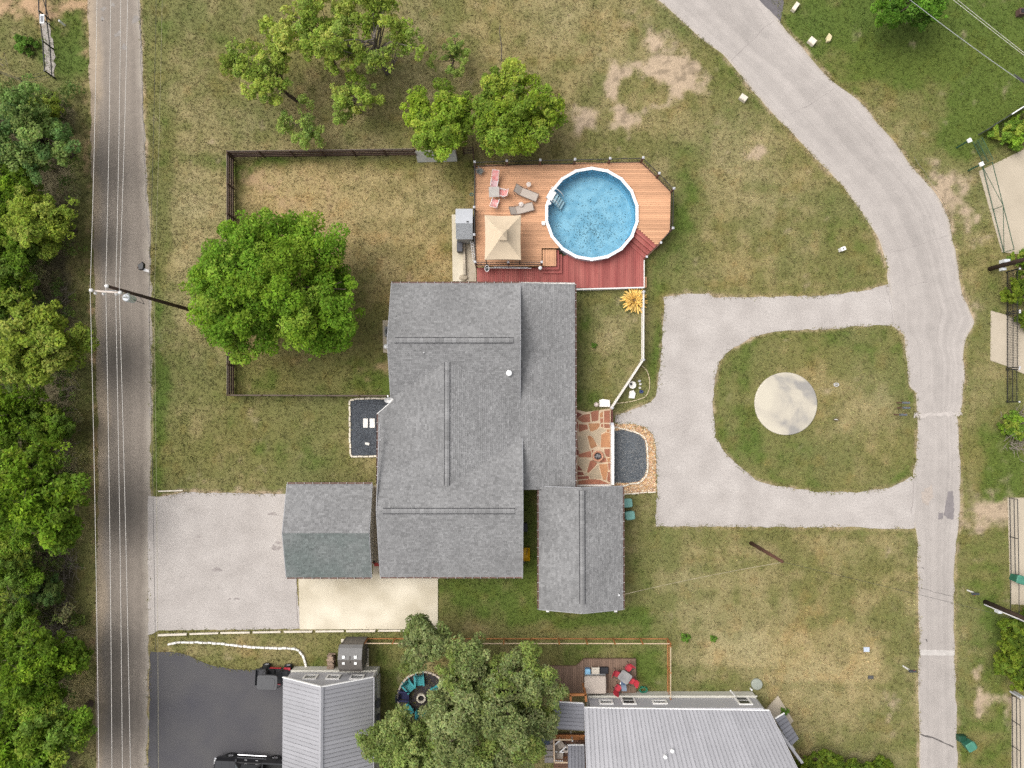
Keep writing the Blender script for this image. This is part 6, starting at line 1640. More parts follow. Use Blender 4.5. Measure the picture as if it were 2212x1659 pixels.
bn2 = bin_(mat('green_plastic', (.03, .13, .085), rough=.5), mat('green_lid', (.06, .20, .14), rough=.5))
place(bn2, True, gpt(2099, 1614, 1.0), R(120), 'dark green bin with open lid on the verge by the lane', 'green bins along the lane')
place(bn2, False, gpt(2207, 1253, 1.0), R(75), 'dark green bin on the concrete behind the pipe fence', 'green bins along the lane')
p = gpt(2087, 1601, .8); MB().prism([(p.x - .3, p.y - .25), (p.x + .3, p.y - .25), (p.x + .3, p.y + .2), (p.x - .3, p.y + .2)], .02, .5, .1).thing('refuse_sack', mat('dark_green_bag', (.015, .06, .035), rough=.4), 'dark green refuse sack leaning on the open bin', 'sack')

# mailboxes ---------------------------------------------------------------------
def mailbox(post, body):
    t = empty('mailbox', (0, 0, 0), 'x', 'mailbox')
    MB().box((-.1, 0, .5), (.09, .09, 1.0)).build('post', post, t)
    prof = [(-.09, 0), (.09, 0), (.09, .12), (.06, .19), (0, .215), (-.06, .19), (-.09, .12)]
    vs = [(x0, y, 1.0 + z) for x0 in (-.26, .26) for y, z in prof]; n = 7
    MB().add(vs, [tuple(range(n)), tuple(range(2 * n - 1, n - 1, -1))] + [(i, (i + 1) % n, (i + 1) % n + n, i + n) for i in range(n)]).build('box', body, t)
    MB().box((.268, 0, 1.1), (.012, .17, .18)).build('door', body, t)
    MB().box((.1, .1, 1.16), (.12, .012, .04)).build('flag', mat('flag_red', (.4, .04, .03)), t)
    return t
M_MBOX = mat('dark_mailbox', (.05, .055, .06), rough=.4, var=.1)
mbp = mailbox(M_POSTB, mat('grey_mailbox', (.12, .13, .14), rough=.4, var=.1))
place(mbp, True, gpt(1957, 870, 1.1), 0, 'top mailbox of the three at the island edge', 'three mailboxes on the island')
place(mbp, False, gpt(1958, 881, 1.1), 0, 'middle mailbox of the three at the island edge', 'three mailboxes on the island')
place(mbp, False, gpt(1951, 896, 1.1), 0, 'lowest mailbox of the three at the island edge', 'three mailboxes on the island')
mb2 = mailbox(M_WFRAME, M_MBOX)
place(mb2, True, gpt(1971, 1450, 1.1), 0, 'black mailbox on a white post by the lower lane')
place(mb2, False, gpt(2107, 1283, 1.1), R(180), 'dark mailbox across the lane near the right utility pole')
mb3 = empty('mailbox', gpt(312, 583, .0), 'large black mailbox with white paper tubes at the western road edge', 'mailbox')
c = P(306, 575, 1.15); b_ = mb3.location
MB().box((b_.x, b_.y, .5), (.1, .1, 1.0)).build('post', M_BROWNR, mb3)
MB().prism([(c.x - .2, c.y - .3), (c.x + .12, c.y - .3), (c.x + .2, c.y - .1), (c.x + .2, c.y + .2), (c.x + .05, c.y + .35), (c.x - .12, c.y + .2), (c.x - .3, c.y + .1)], .98, 1.25, .05).build('box', mat('black_mailbox', (.012, .012, .014), rough=.4), mb3)
for k in range(2): MB().tube([(c.x + .1, c.y - .18 - .12 * k, 1.05), (c.x + .45, c.y - .3 - .1 * k, .9)], .06).build('paper_tube', M_WFRAME, mb3)
MB().beam((b_.x, b_.y, .95), (c.x, c.y, .95), .1, .06).build('arm', M_CAPG, mb3)

# boxes and covers in the lawns --------------------------------------------------
def small_box(name, label, u, v, w, d, h, rz, material, cat, lidm=None):
    p = P(u, v, h); t = empty(name, (p.x, p.y, 0), label, cat)
    MB().box((p.x, p.y, h / 2 - .02), (w, d, h), R(rz)).build('casing', material, t); MB().box((p.x, p.y, h), (w * 1.06, d * 1.06, .04), R(rz)).build('lid', lidm or material, t)
    return t
t = small_box('utility_box', 'small white utility box in the lawn left of the lane', 1822, 537, .35, .28, .5, 20, M_WFRAME, 'utility box'); p = P(1822, 537, .55); MB().box((p.x, p.y, .53), (.09, .09, .03)).build('lock', M_BLACK, t)
small_box('meter_cover', 'blue-white rectangular meter cover in the south lawn', 1872, 1403, .42, .34, .08, 0, mat('pale_blue_cover', (.45, .50, .58), rough=.5), 'meter cover')
small_box('meter_cover', 'dark rounded valve cover in the south lawn', 1881, 1463, .4, .24, .05, 0, mat('dark_cover', (.07, .07, .07), rough=.6), 'meter cover')
c = P(1634, 1477); MB().lathe((c.x, c.y, -.02), [(.44, 0), (.44, .16), (.40, .2), (.1, .22)], 26).thing('septic_lid', mat('grey_green_lid', (.27, .29, .245), rough=.6, var=.08), 'round grey-green septic tank lid near the metal-roofed house', 'septic lid')
c = P(1621, 1487); MB().tube([(c.x, c.y, 0), (c.x, c.y, .3)], .07, 8).thing('vent_stub', M_WFRAME, 'short white pipe stub beside the septic lid', 'pipe')
for k, (u, v) in enumerate(((1806, 831), (1806, 906))):
    c = P(u, v); t = empty('valve_ring', (c.x, c.y, 0), ['pale ring marker above the centre of the island lawn', 'dark valve ring below the first ring in the island lawn'][k], 'valve cover')
    MB().tube([(c.x + .2 * math.cos(q), c.y + .13 * math.sin(q), .05) for q in np.linspace(0, 6.283, 15)], .03, caps=False).build('ring', M_CAPG if k == 0 else mat('rusty_ring', (.12, .09, .06)), t); MB().box((c.x - .03, c.y, .06), (.22, .04, .04)).build('bar', M_WFRAME, t)
c = P(2200, 31); t = empty('brick_vent', (c.x, c.y, 0), 'dark square chimney stump in the green lawn, top right', 'chimney')
MB().box((c.x, c.y, .25), (.5, .5, .5)).build('stack', mat('dark_stack', (.10, .06, .05)), t); MB().box((c.x, c.y, .52), (.3, .3, .06)).build('cap', M_BLACK, t)
yb = empty('wheelbarrow', gpt(1133, 1197, .5), 'yellow wheelbarrow half under the house eave', 'wheelbarrow')
c = yb.location
m = MB(); vs = [(c.x + sx * w, c.y + sy * d, z) for z, w, d in ((.35, .25, .35), (.62, .42, .52)) for sx, sy in ((-1, -1), (1, -1), (1, 1), (-1, 1))]
m.add(vs, [(3, 2, 1, 0), (0, 1, 5, 4), (1, 2, 6, 5), (2, 3, 7, 6), (3, 0, 4, 7)]).build('tray', mat('yellow_tray', (.60, .36, .01), rough=.5, var=.06), yb)
for s in (-1, 1): MB().tube([(c.x + .3 * s, c.y + .9, .6), (c.x + .1 * s, c.y - .6, .2)], .02).build('handle', M_POSTB, yb)
MB().tube([(c.x - .05, c.y - .62, .2), (c.x + .05, c.y - .62, .2)], .2, 12).build('wheel', M_BLACK, yb)
c = gpt(1132, 1139, .5); MB().box((c.x, c.y, .3), (.5, .6, .6)).box((c.x, c.y, .62), (.54, .64, .05)).thing('black_crate', mat('black_plastic', (.03, .03, .035), rough=.5), 'black plastic box beside the house near the grass gap', 'box')
# air conditioner on its pad
sheet('equipment_pad', [(827, 692), (845, 692), (845, 763), (828, 762)], .08, M_CONC2, 'narrow concrete pad against the west wall', 'slab')
p = P(836, 716, .7); t = empty('air_conditioner', (p.x, p.y, .08), 'dark air conditioner unit on the pad by the west wall', 'air conditioner')
MB().box((p.x + .2, p.y, .45), (.75, .75, .74)).build('cabinet', mat('ac_grey', (.20, .20, .20)), t); MB().lathe((p.x + .2, p.y, .83), [(.3, 0), (.3, .02)], 16).build('fan_grille', M_BLACK, t)
p = P(834, 748, .5); MB().lathe((p.x, p.y, .08), [(.2, 0), (.22, .35), (.16, .5), (.03, .56)], 14).thing('water_softener', M_RIM, 'white rounded tank on the pad by the west wall', 'tank')
p = P(816, 1030, 1.2); t = empty('gas_meter', (p.x, p.y, 0), 'pale grey meter on the west wall above the garage', 'meter'); MB().lathe((p.x + .1, p.y, .9), [(.16, 0), (.2, .1), (.2, .35), (.1, .45)], 12).build('meter_body', M_CAPG, t); MB().tube([(p.x + .15, p.y, 0), (p.x + .15, p.y, .9)], .04).build('riser_pipe', M_CAPG, t)
p = P(809, 1218, 1.0); t = empty('hand_truck', (p.x, p.y, 0), 'red hand truck standing between the garage and the house', 'hand truck')
for s in (-.15, .15): MB().tube([(p.x + s, p.y - .2, .05), (p.x + s, p.y + .15, 1.2)], .025).build('rail', mat('tool_red', (.35, .03, .025), rough=.5), t)
MB().box((p.x, p.y - .28, .06), (.42, .25, .03)).build('toe_plate', MATS['tool_red'], t)
for s in (-.2, .2): MB().tube([(p.x + s - .03, p.y - .1, .13), (p.x + s + .03, p.y - .1, .13)], .13, 10).build('wheel', M_BLACK, t)
# wooden stair box next to the lower deck
a, b = P(1391, 598, .4), P(1397, 621, .4)
t = empty('wood_planter', (a.x, (a.y + b.y) / 2, 0), 'narrow wooden step box outside the lower deck corner', 'box')
for k in range(3): MB().box((lerp(a.x, b.x, (k + .5) / 3), (a.y + b.y) / 2, .38), (abs(b.x - a.x) / 3 - .01, abs(a.y - b.y), .04)).build('board', M_CEDAR, t)
MB().box(((a.x + b.x) / 2, (a.y + b.y) / 2, .17), (abs(b.x - a.x) - .04, abs(a.y - b.y) - .06, .36)).build('frame', M_JOIST, t)
# ================================================================== POLES AND WIRES
M_POLE = mat('creosote_pole', (.060, .038, .028), rough=.9, var=.25, scale=2)
M_GALV = mat('pale_galvanised', (.62, .64, .66), rough=.4, metal=.2, var=.05)
M_PORC = mat('porcelain', (.72, .70, .68), rough=.3, var=.04)
M_CABLE = mat('aluminium_cable', (.60, .57, .53), rough=.5, var=.02)
M_CABLED = mat('dark_cable', (.05, .05, .05), rough=.6)
b0 = P(413, 670); HP = 11.3
pole = empty('utility_pole', b0, 'tall dark wooden utility pole with transformer leaning over the western road', 'utility pole')
MB().tube([b0, b0 + Vector((0, 0, HP))], .15, 12, .10).build('shaft', M_POLE, pole, True)
ca, cb = P(199, 628, 10.6), P(268, 633, 10.6)
MB().beam(ca, cb, .10, .12).build('crossarm', mat('bleached_timber', (.55, .48, .42), rough=.8), pole)
MB().beam((b0.x, b0.y, 9.7), (ca.x + .6, ca.y, 10.5), .04, .05).build('brace', M_GALV, pole)
def insulator(p, s=1.0):
    MB().lathe(p, [(.03 * s, 0), (.05 * s, .05), (.10 * s, .08), (.10 * s, .13), (.07 * s, .15), (.09 * s, .19), (.05 * s, .23)], 10).build('insulator', M_PORC, pole)
i1, i2, i3 = ca + Vector((.05, 0, .06)), Vector((b0.x, b0.y, HP)), cb + Vector((-.15, 0, .06))
for p in (i1, i2, i3): insulator(p, 1.25)
i4 = P(254, 636, 9.9)
for (u, v, z) in ((209, 634, 10.3), (226, 635, 10.1), (254, 636, 9.9)): insulator(P(u, v, z), 1.0)
tq = P(272, 641, 9.6)
MB().lathe((tq.x, tq.y - .05, 8.7), [(.22, 0), (.26, .08), (.26, .85), (.22, .92), (.1, .95)], 18).build('transformer', M_GALV, pole)
for k in (-1, 1): MB().lathe((tq.x + .09 * k, tq.y - .05, 9.64), [(.05, 0), (.05, .2), (.02, .24)], 8).build('bushing', M_PORC, pole)
MB().beam((b0.x, b0.y, 9.1), (tq.x, tq.y, 9.1), .1, .2).build('bracket', M_GALV, pole)
MB().tube([(tq.x + .2, tq.y - .1, 9.2), (tq.x + .7, tq.y - .35, 8.6), (b0.x + .1, b0.y, 7.9)], .02).build('drop_lead', M_CABLED, pole)
def cable(name, label, pts, r, material, sag=.15):
    w = []
    for a, b in zip(pts[:-1], pts[1:]):
        a, b = Vector(a), Vector(b)
        for k in range(12): t = k / 12; w.append(a.lerp(b, t) - Vector((0, 0, sag * 4 * t * (1 - t))))
    w.append(Vector(pts[-1]))
    return MB().tube(w, r, 5).thing(name, material, label, 'cable')
top = Vector((0, 0, .22))
cable('power_line', 'outermost pale power line over the sandy road edge', [P(212, -260, 10.5), i1 + top, P(216, 1950, 10.4)], .016, M_CABLE)
cable('power_line', 'second pale power line, from the tip of the wooden pole', [P(240, -260, 11.0), i2 + top, P(243, 1950, 10.8)], .016, M_CABLE)
cable('power_line', 'third pale power line above the middle of the road', [P(262, -260, 9.9), i4 + top, P(266, 1950, 9.9)], .016, M_CABLE)
cable('power_line', 'innermost pale power line next to the transformer', [P(280, -260, 10.4), i3 + top, P(286, 1950, 10.3)], .016, M_CABLE)
cable('telephone_line', 'thin dark telephone line along the road edge', [P(341, -260, 6.4), Vector((b0.x - .15, b0.y, 6.1)), P(342, 1950, 6.4)], .014, M_CABLED)
cable('telephone_line', 'thin pale telephone line along the west lawn edge', [P(355, -260, 5.7), Vector((b0.x - .15, b0.y, 5.4)), P(343, 1950, 5.7)], .010, mat('olive_cable', (.34, .31, .20)))
# brown service pole in the south lawn
b1 = P(1622, 1173); H1 = 6.35
p2 = empty('service_pole', b1, 'short dark brown wooden pole standing in the south lawn', 'utility pole')
MB().tube([b1, b1 + Vector((0, 0, H1))], .15, 10, .11).build('shaft', mat('red_brown_pole', (.085, .04, .026), rough=.85, var=.2), p2, True)
MB().lathe((b1.x + .1, b1.y - .05, H1 - .3), [(.05, 0), (.07, .1), (.03, .2)], 8).build('insulator', M_PORC, p2)
mast = P(1344, 1285, 3.0)
rp0 = P(2128, 1300); rpH = 9.0
cable('service_cable', 'twisted pale service cable from the studio roof to the brown pole', [mast, b1 + Vector((.1, -.05, H1 - .1))], .012, mat('twisted_cable', (.34, .29, .21), var=.5, scale=3), .35)
cable('service_cable', 'thin dark service cable from the brown pole across the lane', [b1 + Vector((.1, -.05, H1 - .1)), rp0 + Vector((0, 0, 5.5))], .011, M_CABLED, .3)
def big_pole(b, h, name, label):
    t = empty(name, b, label, 'utility pole')
    MB().tube([b, b + Vector((0, 0, h))], .19, 12, .12).build('shaft', M_POLE, t, True)
    return t
rp2 = big_pole(rp0, rpH, 'utility_pole', 'dark utility pole with pale conduit by the lower right verge')
MB().tube([rp0 + Vector((-.05, -.2, 0)), rp0 + Vector((-.05, -.18, 5.2))], .06, 8).build('conduit', M_WFRAME, rp2)
MB().box(rp0 + Vector((-.02, -.3, 1.5)), (.3, .2, .45)).build('meter_box', M_GALV, rp2)
rp1b = P(2138, 581)
rp1 = big_pole(rp1b, 9.5, 'utility_pole', 'dark utility pole on the right verge just below the green gate')
MB().box(rp1b + Vector((.05, .28, 1.6)), (.45, .25, .6)).build('meter_box', M_GALV, rp1); MB().box(rp1b + Vector((.1, -.28, 1.3)), (.3, .2, .4)).build('switch_box', M_GALV, rp1)
for k, (pts, lb) in enumerate((([(1985, -60), (2048, 0), (2212, 123), (2400, 262)], 'lower of two parallel pale wires crossing the top right lawn'), ([(1995, -60), (2072, 0), (2212, 110), (2400, 258)], 'upper of two parallel pale wires crossing the top right lawn'))):
    cable('power_line', lb, [P(u, v, 8.5) for u, v in (pts[0], pts[-1])], .012, M_CABLE, .1)
cable('power_line', 'thicker grey wire running from the top right tree to the right edge', [P(1960, -5, 7.5), P(2208, 177, 8.0)], .020, mat('grey_cable', (.32, .33, .33)), .1)
a = P(2190, 160, 8.0); b = P(2225, 186, 8.2); MB().tube([a, b], [.03, .12], 8).thing('cable_splice', M_CABLED, 'dark tapered cable splice at the right edge of the lawn', 'cable')

# ================================================================== RIGHT AND UPPER-LEFT FENCES
M_GREENP = mat('green_pipe', (.035, .085, .05), rough=.5, var=.1)
def pipe_gate(name, label, a, b, h, bays, diag, material, rails=(.12, .6, 1.0), r=.03):
    a, b = Vector((a.x, a.y, 0)), Vector((b.x, b.y, 0)); t = empty(name, (a + b) / 2, label, 'gate'); up = Vector((0, 0, 1))
    for f in rails: MB().tube([a + up * h * f, b + up * h * f], r, 8).build('rail', material, t)
    for k in range(bays + 1): p = a.lerp(b, k / bays); MB().tube([p + up * .05, p + up * h], r, 8).build('upright', material, t)
    if diag:
        for k in range(bays):
            p, q = a.lerp(b, k / bays), a.lerp(b, (k + 1) / bays)
            if k % 2: p, q = q, p
            MB().tube([p + up * h * .12, q + up * h], r * .8, 6).build('brace', material, t)
    return t
g0, g1 = P(2120, 362), P(2166, 546)
pipe_gate('pipe_gate', 'dark green double pipe gate across the tan concrete drive', g0, g1, 1.25, 2, True, M_GREENP, (.12, 1.0))
for (u, v, lb) in ((2093, 304, 'white-capped green gate post at the far end of the mesh panel'), (2119, 355, 'white-capped green gate post at the corner of the concrete drive')):
    p = P(u, v, 1.5); t = empty('gate_post', (p.x, p.y, 0), lb, 'post'); MB().tube([(p.x, p.y, 0), (p.x, p.y, 1.5)], .07, 8).build('shaft', M_GREENP, t); MB().box((p.x, p.y, 1.56), (.3, .3, .12), R(25)).build('cap', M_RIM, t)
a, b = P(2100, 308), P(2124, 356)
t = empty('mesh_panel', (a + b) / 2, 'dark green wire mesh fence panel beside the gate', 'fence')
for z in (.1, .6, 1.15): MB().tube([a + Vector((0, 0, z)), b + Vector((0, 0, z))], .025, 6).build('rail', M_GREENP, t)
m = MB()
for k in range(1, 22): p = a.lerp(b, k / 22); m.tube([p + Vector((0, 0, .1)), p + Vector((0, 0, 1.15))], .006, 3)
for k in range(1, 11): m.tube([a + Vector((0, 0, .1 * k + .05)), b + Vector((0, 0, .1 * k + .05))], .006, 3)
m.build('wire_mesh', M_GREENP, t)['kind'] = 'stuff'
a, b = P(2095, 303), P(2250, 205)
t = empty('slatted_fence', (a + b) / 2, 'dark low fence with a white top pipe along the green lawn', 'fence')
for k in range(3): MB().beam(a.lerp(b, .12) + Vector((0, 0, .25 + .3 * k)), b + Vector((0, 0, .25 + .3 * k)), .04, .22).build('slat', mat('dark_slat', (.06, .065, .06)), t)
MB().tube([a.lerp(b, .45) + Vector((0, 0, 1.1)), b + Vector((0, 0, 1.1))], .05, 8).build('top_pipe', M_RIM, t)
for k in range(5): p = a.lerp(b, .12 + .88 * k / 4); MB().tube([p, p + Vector((0, 0, 1.1))], .05, 8).build('post', MATS['dark_slat'], t)
# black iron picket fence with gate
def iron_fence(name, label, v0, v1, u, h, cat='fence', gap=.13):
    a, b = P(u, v0), P(u, v1); t = empty(name, (a + b) / 2, label, cat); n = int((b - a).length / gap)
    mm = MB(); mm.box((0, 0, h / 2), (.022, .022, h)).lathe((0, 0, h), [(.02, 0), (.0, .06)], 4); me = mm.mesh('picket', M_BLACK)
    for k in range(n + 1):
        o = link('picket', me, t); o.location = a.lerp(b, k / n) - t.location
    for z in (.15, h - .6, h - .15): MB().beam(a + Vector((0, 0, z)), b + Vector((0, 0, z)), .035, .04).build('rail', M_BLACK, t)
    for p in (a, b): o = MB().box((p.x, p.y, h / 2 + .05), (.09, .09, h + .1)).build('post', M_BLACK, t); MB().box((p.x, p.y, h + .13), (.12, .12, .05)).build('post_cap', M_CAPG, o)
    return t
iron_fence('iron_fence', 'black iron picket fence above the concrete drive on the right edge', 588, 676, 2173.5, 1.35)
iron_fence('iron_gate', 'black iron picket gate spanning the concrete drive', 680, 795, 2173.5, 1.35, 'gate')
iron_fence('iron_fence', 'black iron picket fence below the concrete drive on the right edge', 799, 868, 2173.5, 1.3)
pipe_gate('pipe_gate', 'long black pipe gate at the sandy turn-off', P(2179, 1075), P(2182, 1243), .95, 2, False, M_BLACK, (.12, .6, 1.0))
pipe_gate('pipe_fence', 'black pipe fence below the long pipe gate', P(2181, 1248), P(2181, 1410), 1.0, 2, False, M_BLACK, (.12, 1.0), .025)
pipe_gate('pipe_fence', 'black pipe fence in the lower right corner', P(2184, 1500), P(2186, 1720), .95, 4, False, M_BLACK, (.12, .6, 1.0))
p = P(2186, 1494); t = empty('gate_post', (p.x, p.y, 0), 'pair of grey gate posts above the corner pipe fence', 'post')
for k in (-.12, .18): MB().tube([(p.x + k, p.y, 0), (p.x + k, p.y, 1.1)], .08, 8).build('shaft', M_CAPG, t)
# pipe fence, upper left
pts = [P(106, -40), P(108, 43), P(116, 107), P(120, 170)]
t = empty('pipe_fence', pts[2], 'dark welded pipe fence in the upper left corner', 'fence'); up = Vector((0, 0, 1))
for a, b in zip(pts[:-1], pts[1:]):
    for z in (.45, 1.3): MB().tube([a + up * z, b + up * z], .045, 8).build('rail', M_BLACK, t)
for p in pts: MB().tube([p, p + up * 1.35], .06, 8).build('post', M_BLACK, t)
MB().tube([pts[1] + up * .1, pts[0].lerp(pts[1], .3) + up * 1.3], .035, 6).build('brace', M_BLACK, t)
a, b, c = P(120, 170), P(62, 184), P(2, 160)
t = empty('wire_fence', b, 'sagging wire fence with thin dark posts above the woods', 'fence')
for p in (b, c): MB().tube([p, p + up * 1.2], .035, 6).build('post', M_BLACK, t)
for z in (.4, .8, 1.2):
    for p, q in ((a, b), (b, c)): MB().tube([p + up * z, p.lerp(q, .5) + up * (z - .06), q + up * z], .014, 4).build('wire', M_CABLED, t)
p = P(90, 40, 1.6); t = empty('solar_charger', (p.x, p.y, 0), 'white-framed solar panel on the pipe fence', 'solar panel')
MB().tube([(p.x, p.y, 0), (p.x, p.y, 1.5)], .04).build('mast', M_BLACK, t); MB().box((p.x, p.y, 1.55), (.34, .72, .04)).build('frame', M_RIM, t); MB().box((p.x, p.y, 1.575), (.24, .5, .02)).build('cell', mat('solar_cell', (.10, .11, .13), rough=.2), t)
p = P(140, 55); MB().tube([(p.x, p.y, 0), (p.x, p.y, .7)], .08, 10).lathe((p.x, p.y, .7), [(.08, 0), (.02, .06)], 10).thing('marker_post', M_RIM, 'short white marker post on the green verge', 'post')
sheet('concrete_footing', [(88, 50), (106, 48), (118, 112), (119, 168), (98, 150), (93, 90)], .02, mat('grey_gravel', (.30, .27, .24), fine=.3, fscale=9), 'grey gravel strip under the pipe fence', 'path', amp=.1)

# ================================================================== THE NEIGHBOURS' YARD
M_ORANGE = mat('orange_timber', (.38, .155, .055), rough=.75, var=.2, scale=2, per_obj=.12)
M_PINE = mat('pale_top_rail', (.55, .42, .29), rough=.75, var=.1, scale=2)
run_fence('timber_fence', 'orange timber fence with pale top rail between the two properties', [P(795, 1378).xy[:], P(1441, 1378.5).xy[:]], 2.2, (.15, 1.22), 1.3, (M_ORANGE, M_ORANGE, M_PINE), rail_size=(.06, .05), post_size=.08)
run_fence('timber_fence', 'orange timber fence running down to the metal-roofed house', [(P(1441, 1378.5).x, P(1441, 1378.5).y - .2), P(1441, 1496).xy[:]], 2.2, (.15, .65, 1.22), 1.3, (M_ORANGE, M_ORANGE, M_ORANGE, M_PINE), rail_size=(.05, .05), post_size=.08)
ZD = .32
ndk = empty('brown_deck', P(1300, 1460), 'brown composite deck with clipped corner beside the metal-roofed house', 'deck')
NP = [P2(1186, 1440, ZD), P2(1244.7, 1440, ZD), P2(1262, 1424, ZD), P2(1373.5, 1424, ZD), P2(1374, 1496.5, ZD), P2(1186, 1498, ZD)]
boards(ndk, NP, ZD, .142, 1, mat('brown_composite', (.195, .125, .088), rough=.7, var=.08, per_obj=.12, stretch=(3, .3, 3)), seed=9, maxlen=6, gap=.014)
m = MB()
for a, b in zip(NP[:5], NP[1:]): m.beam((*a, ZD - .12), (*b, ZD - .12), .04, .18)
m.build('fascia', MATS['brown_composite'], ndk)
tub = empty('hot_tub', P(1286, 1478, ZD), 'square hot tub under a beige padded cover on the brown deck', 'hot tub')
c = P(1286, 1480, ZD + .85); hx_, hy_ = .84, .68
MB().prism([(c.x - hx_ + .05, c.y - hy_ + .05), (c.x + hx_ - .05, c.y - hy_ + .05), (c.x + hx_ - .05, c.y + hy_ - .05), (c.x - hx_ + .05, c.y + hy_ - .05)], ZD, ZD + .75).build('cabinet', mat('tub_cabinet', (.22, .20, .18)), tub)
def rrect(cx, cy, hx, hy, p=.18, n=32): return [(cx + hx * math.copysign(abs(math.cos(q)) ** p, math.cos(q)), cy + hy * math.copysign(abs(math.sin(q)) ** p, math.sin(q))) for q in np.linspace(0, 2 * math.pi, n + 1)[:-1]]
M_COVER = mat('beige_vinyl', (.44, .375, .32), rough=.55, var=.05, scale=2)
cov = MB().prism(rrect(c.x, c.y, hx_, hy_), ZD + .75, ZD + .87, .05).build('cover', M_COVER, tub)
MB().tube([(x, y, ZD + .868) for x, y in rrect(c.x, c.y, hx_ - .1, hy_ - .1)] + [(*rrect(c.x, c.y, hx_ - .1, hy_ - .1)[0], ZD + .868)], .012, 4, caps=False).build('piping', M_COVER, cov)
for s in (-1, 1):
    for k in (-1, 0, 1): MB().box((c.x + s * (hx_ + .005), c.y + k * .4, ZD + .72), (.015, .06, .16)).build('strap', M_COVER, cov)
p = P(1287, 1459, ZD + .4); MB().box((p.x, p.y, ZD + .25), (1.5, .16, .5)).build('step_shelf', mat('grey_shelf', (.35, .35, .36)), tub)
def crate(name, label, u0, v0, u1, v1, h, m1, m2, cat):
    a, b = P(u0, v0, ZD + h), P(u1, v1, ZD + h); cx, cy, w, d = (a.x + b.x) / 2, (a.y + b.y) / 2, abs(b.x - a.x), abs(a.y - b.y)
    t = empty(name, (cx, cy, ZD), label, cat); MB().box((cx, cy, ZD + h / 2 - .03), (w * .94, d * .94, h - .04)).build('body', m1, t); MB().prism(rrect(cx, cy, w / 2, d / 2, .2, 16), ZD + h - .06, ZD + h, .02).build('lid', m2, t); return t
crate('cool_box', 'light blue cool box beside the hot tub', 1264, 1445.5, 1275.5, 1459, .4, mat('blue_box', (.12, .24, .40)), mat('sky_blue_lid', (.25, .48, .68), rough=.5), 'cool box')
st = empty('tub_steps', P(1286, 1449, ZD), 'cream slatted step unit between the cool box and the black mat', 'steps')
a, b = P(1278, 1442, ZD + .35), P(1295, 1457, ZD + .35)
for k in range(4): MB().box(((a.x + b.x) / 2, lerp(a.y, b.y, (k + .5) / 4), ZD + .33), (b.x - a.x, abs(a.y - b.y) / 4 - .015, .04)).build('slat', mat('cream_slat', (.62, .56, .47), rough=.6), st)
for x in (a.x + .03, b.x - .03): MB().box((x, (a.y + b.y) / 2, ZD + .16), (.04, abs(a.y - b.y) - .04, .3)).build('side', MATS['cream_slat'], st)
a, b = P(1295.5, 1439.5, ZD), P(1313.5, 1453.5, ZD)
t = MB().prism(rrect((a.x + b.x) / 2, (a.y + b.y) / 2, (b.x - a.x) / 2, abs(a.y - b.y) / 2, .1, 16), ZD, ZD + .25, .03).thing('storage_chest', mat('black_chest', (.025, .025, .03), rough=.5), 'low black storage chest on the brown deck', 'chest')
# dining set
def metal_chair(mc):
    t = empty('patio_chair', (0, 0, 0), 'x', 'chair')
    MB().prism(rrect(0, .02, .25, .24, .4, 16), .40, .44, .02).build('seat', mc, t)
    MB().add([(-.24, -.22, .46), (.24, -.22, .46), (.26, -.40, .92), (.0, -.43, .97), (-.26, -.40, .92), (-.24, -.25, .46), (.24, -.25, .46), (.26, -.43, .92), (0, -.46, .97), (-.26, -.43, .92)], [(0, 1, 2, 3, 4), (9, 8, 7, 6, 5), (0, 4, 9, 5), (4, 3, 8, 9), (3, 2, 7, 8), (2, 1, 6, 7), (1, 0, 5, 6)]).build('backrest', mc, t)
    for sx in (-1, 1):
        for sy in (-1, 1): MB().tube([(.2 * sx, .2 * sy, .41), (.26 * sx, .27 * sy, 0)], .018).build('leg', M_BLACK, t)
        MB().tube([(.27 * sx, .2, .62), (.27 * sx, -.3, .66)], .02).build('armrest', M_BLACK, t)
    return t
M_REDC = mat('red_cushion', (.42, .035, .05), rough=.65, var=.1, scale=6)
mc_ = metal_chair(M_REDC)
def npt(u, v, h=.45): p = P(u, v, ZD + h); return Vector((p.x, p.y, ZD))
for k, (u, v, rz, lb) in enumerate(((1358, 1443, 140, 'red patio chair at the top of the dining set'), (1333, 1456, -110, 'red patio chair on the hot tub side of the dining set'), (1365, 1471, 70, 'red patio chair at the deck edge near the lawn'), (1335, 1487, -35, 'red patio chair at the bottom of the dining set, near the house wall'))):
    place(mc_, k == 0, npt(u, v), R(rz), lb, 'red chairs on the brown deck')
dt = empty('dining_table', npt(1350, 1463), 'grey tilted rounded table among the red chairs', 'table')
c = P(1350, 1463, ZD + .72); q = Matrix.Rotation(R(-35), 3, 'Z')
MB().prism([tuple((q @ Vector((x, y, 0)) + c).xy) for x, y in rrect(0, 0, .48, .42, .3, 24)], ZD + .69, ZD + .73, .015).build('tabletop', mat('grey_stone_top', (.30, .29, .28), rough=.4, c2=(.18, .175, .175), scale=2.2), dt)
MB().lathe((c.x, c.y, ZD), [(.28, 0), (.28, .03), (.05, .05), (.05, .68)], 12).build('pedestal', M_BLACK, dt)
bc = empty('deck_chair', npt(1347, 1477), 'blue-grey sling chair at the table end', 'chair')
c = npt(1347, 1477)
MB().slab([(c.x - .2, c.y + .3, ZD + .5), (c.x + .2, c.y + .3, ZD + .5), (c.x + .2, c.y - .1, ZD + .42), (c.x - .2, c.y - .1, ZD + .42)], .03).build('seat', mat('denim_sling', (.08, .12, .2), rough=.7, var=.15), bc)
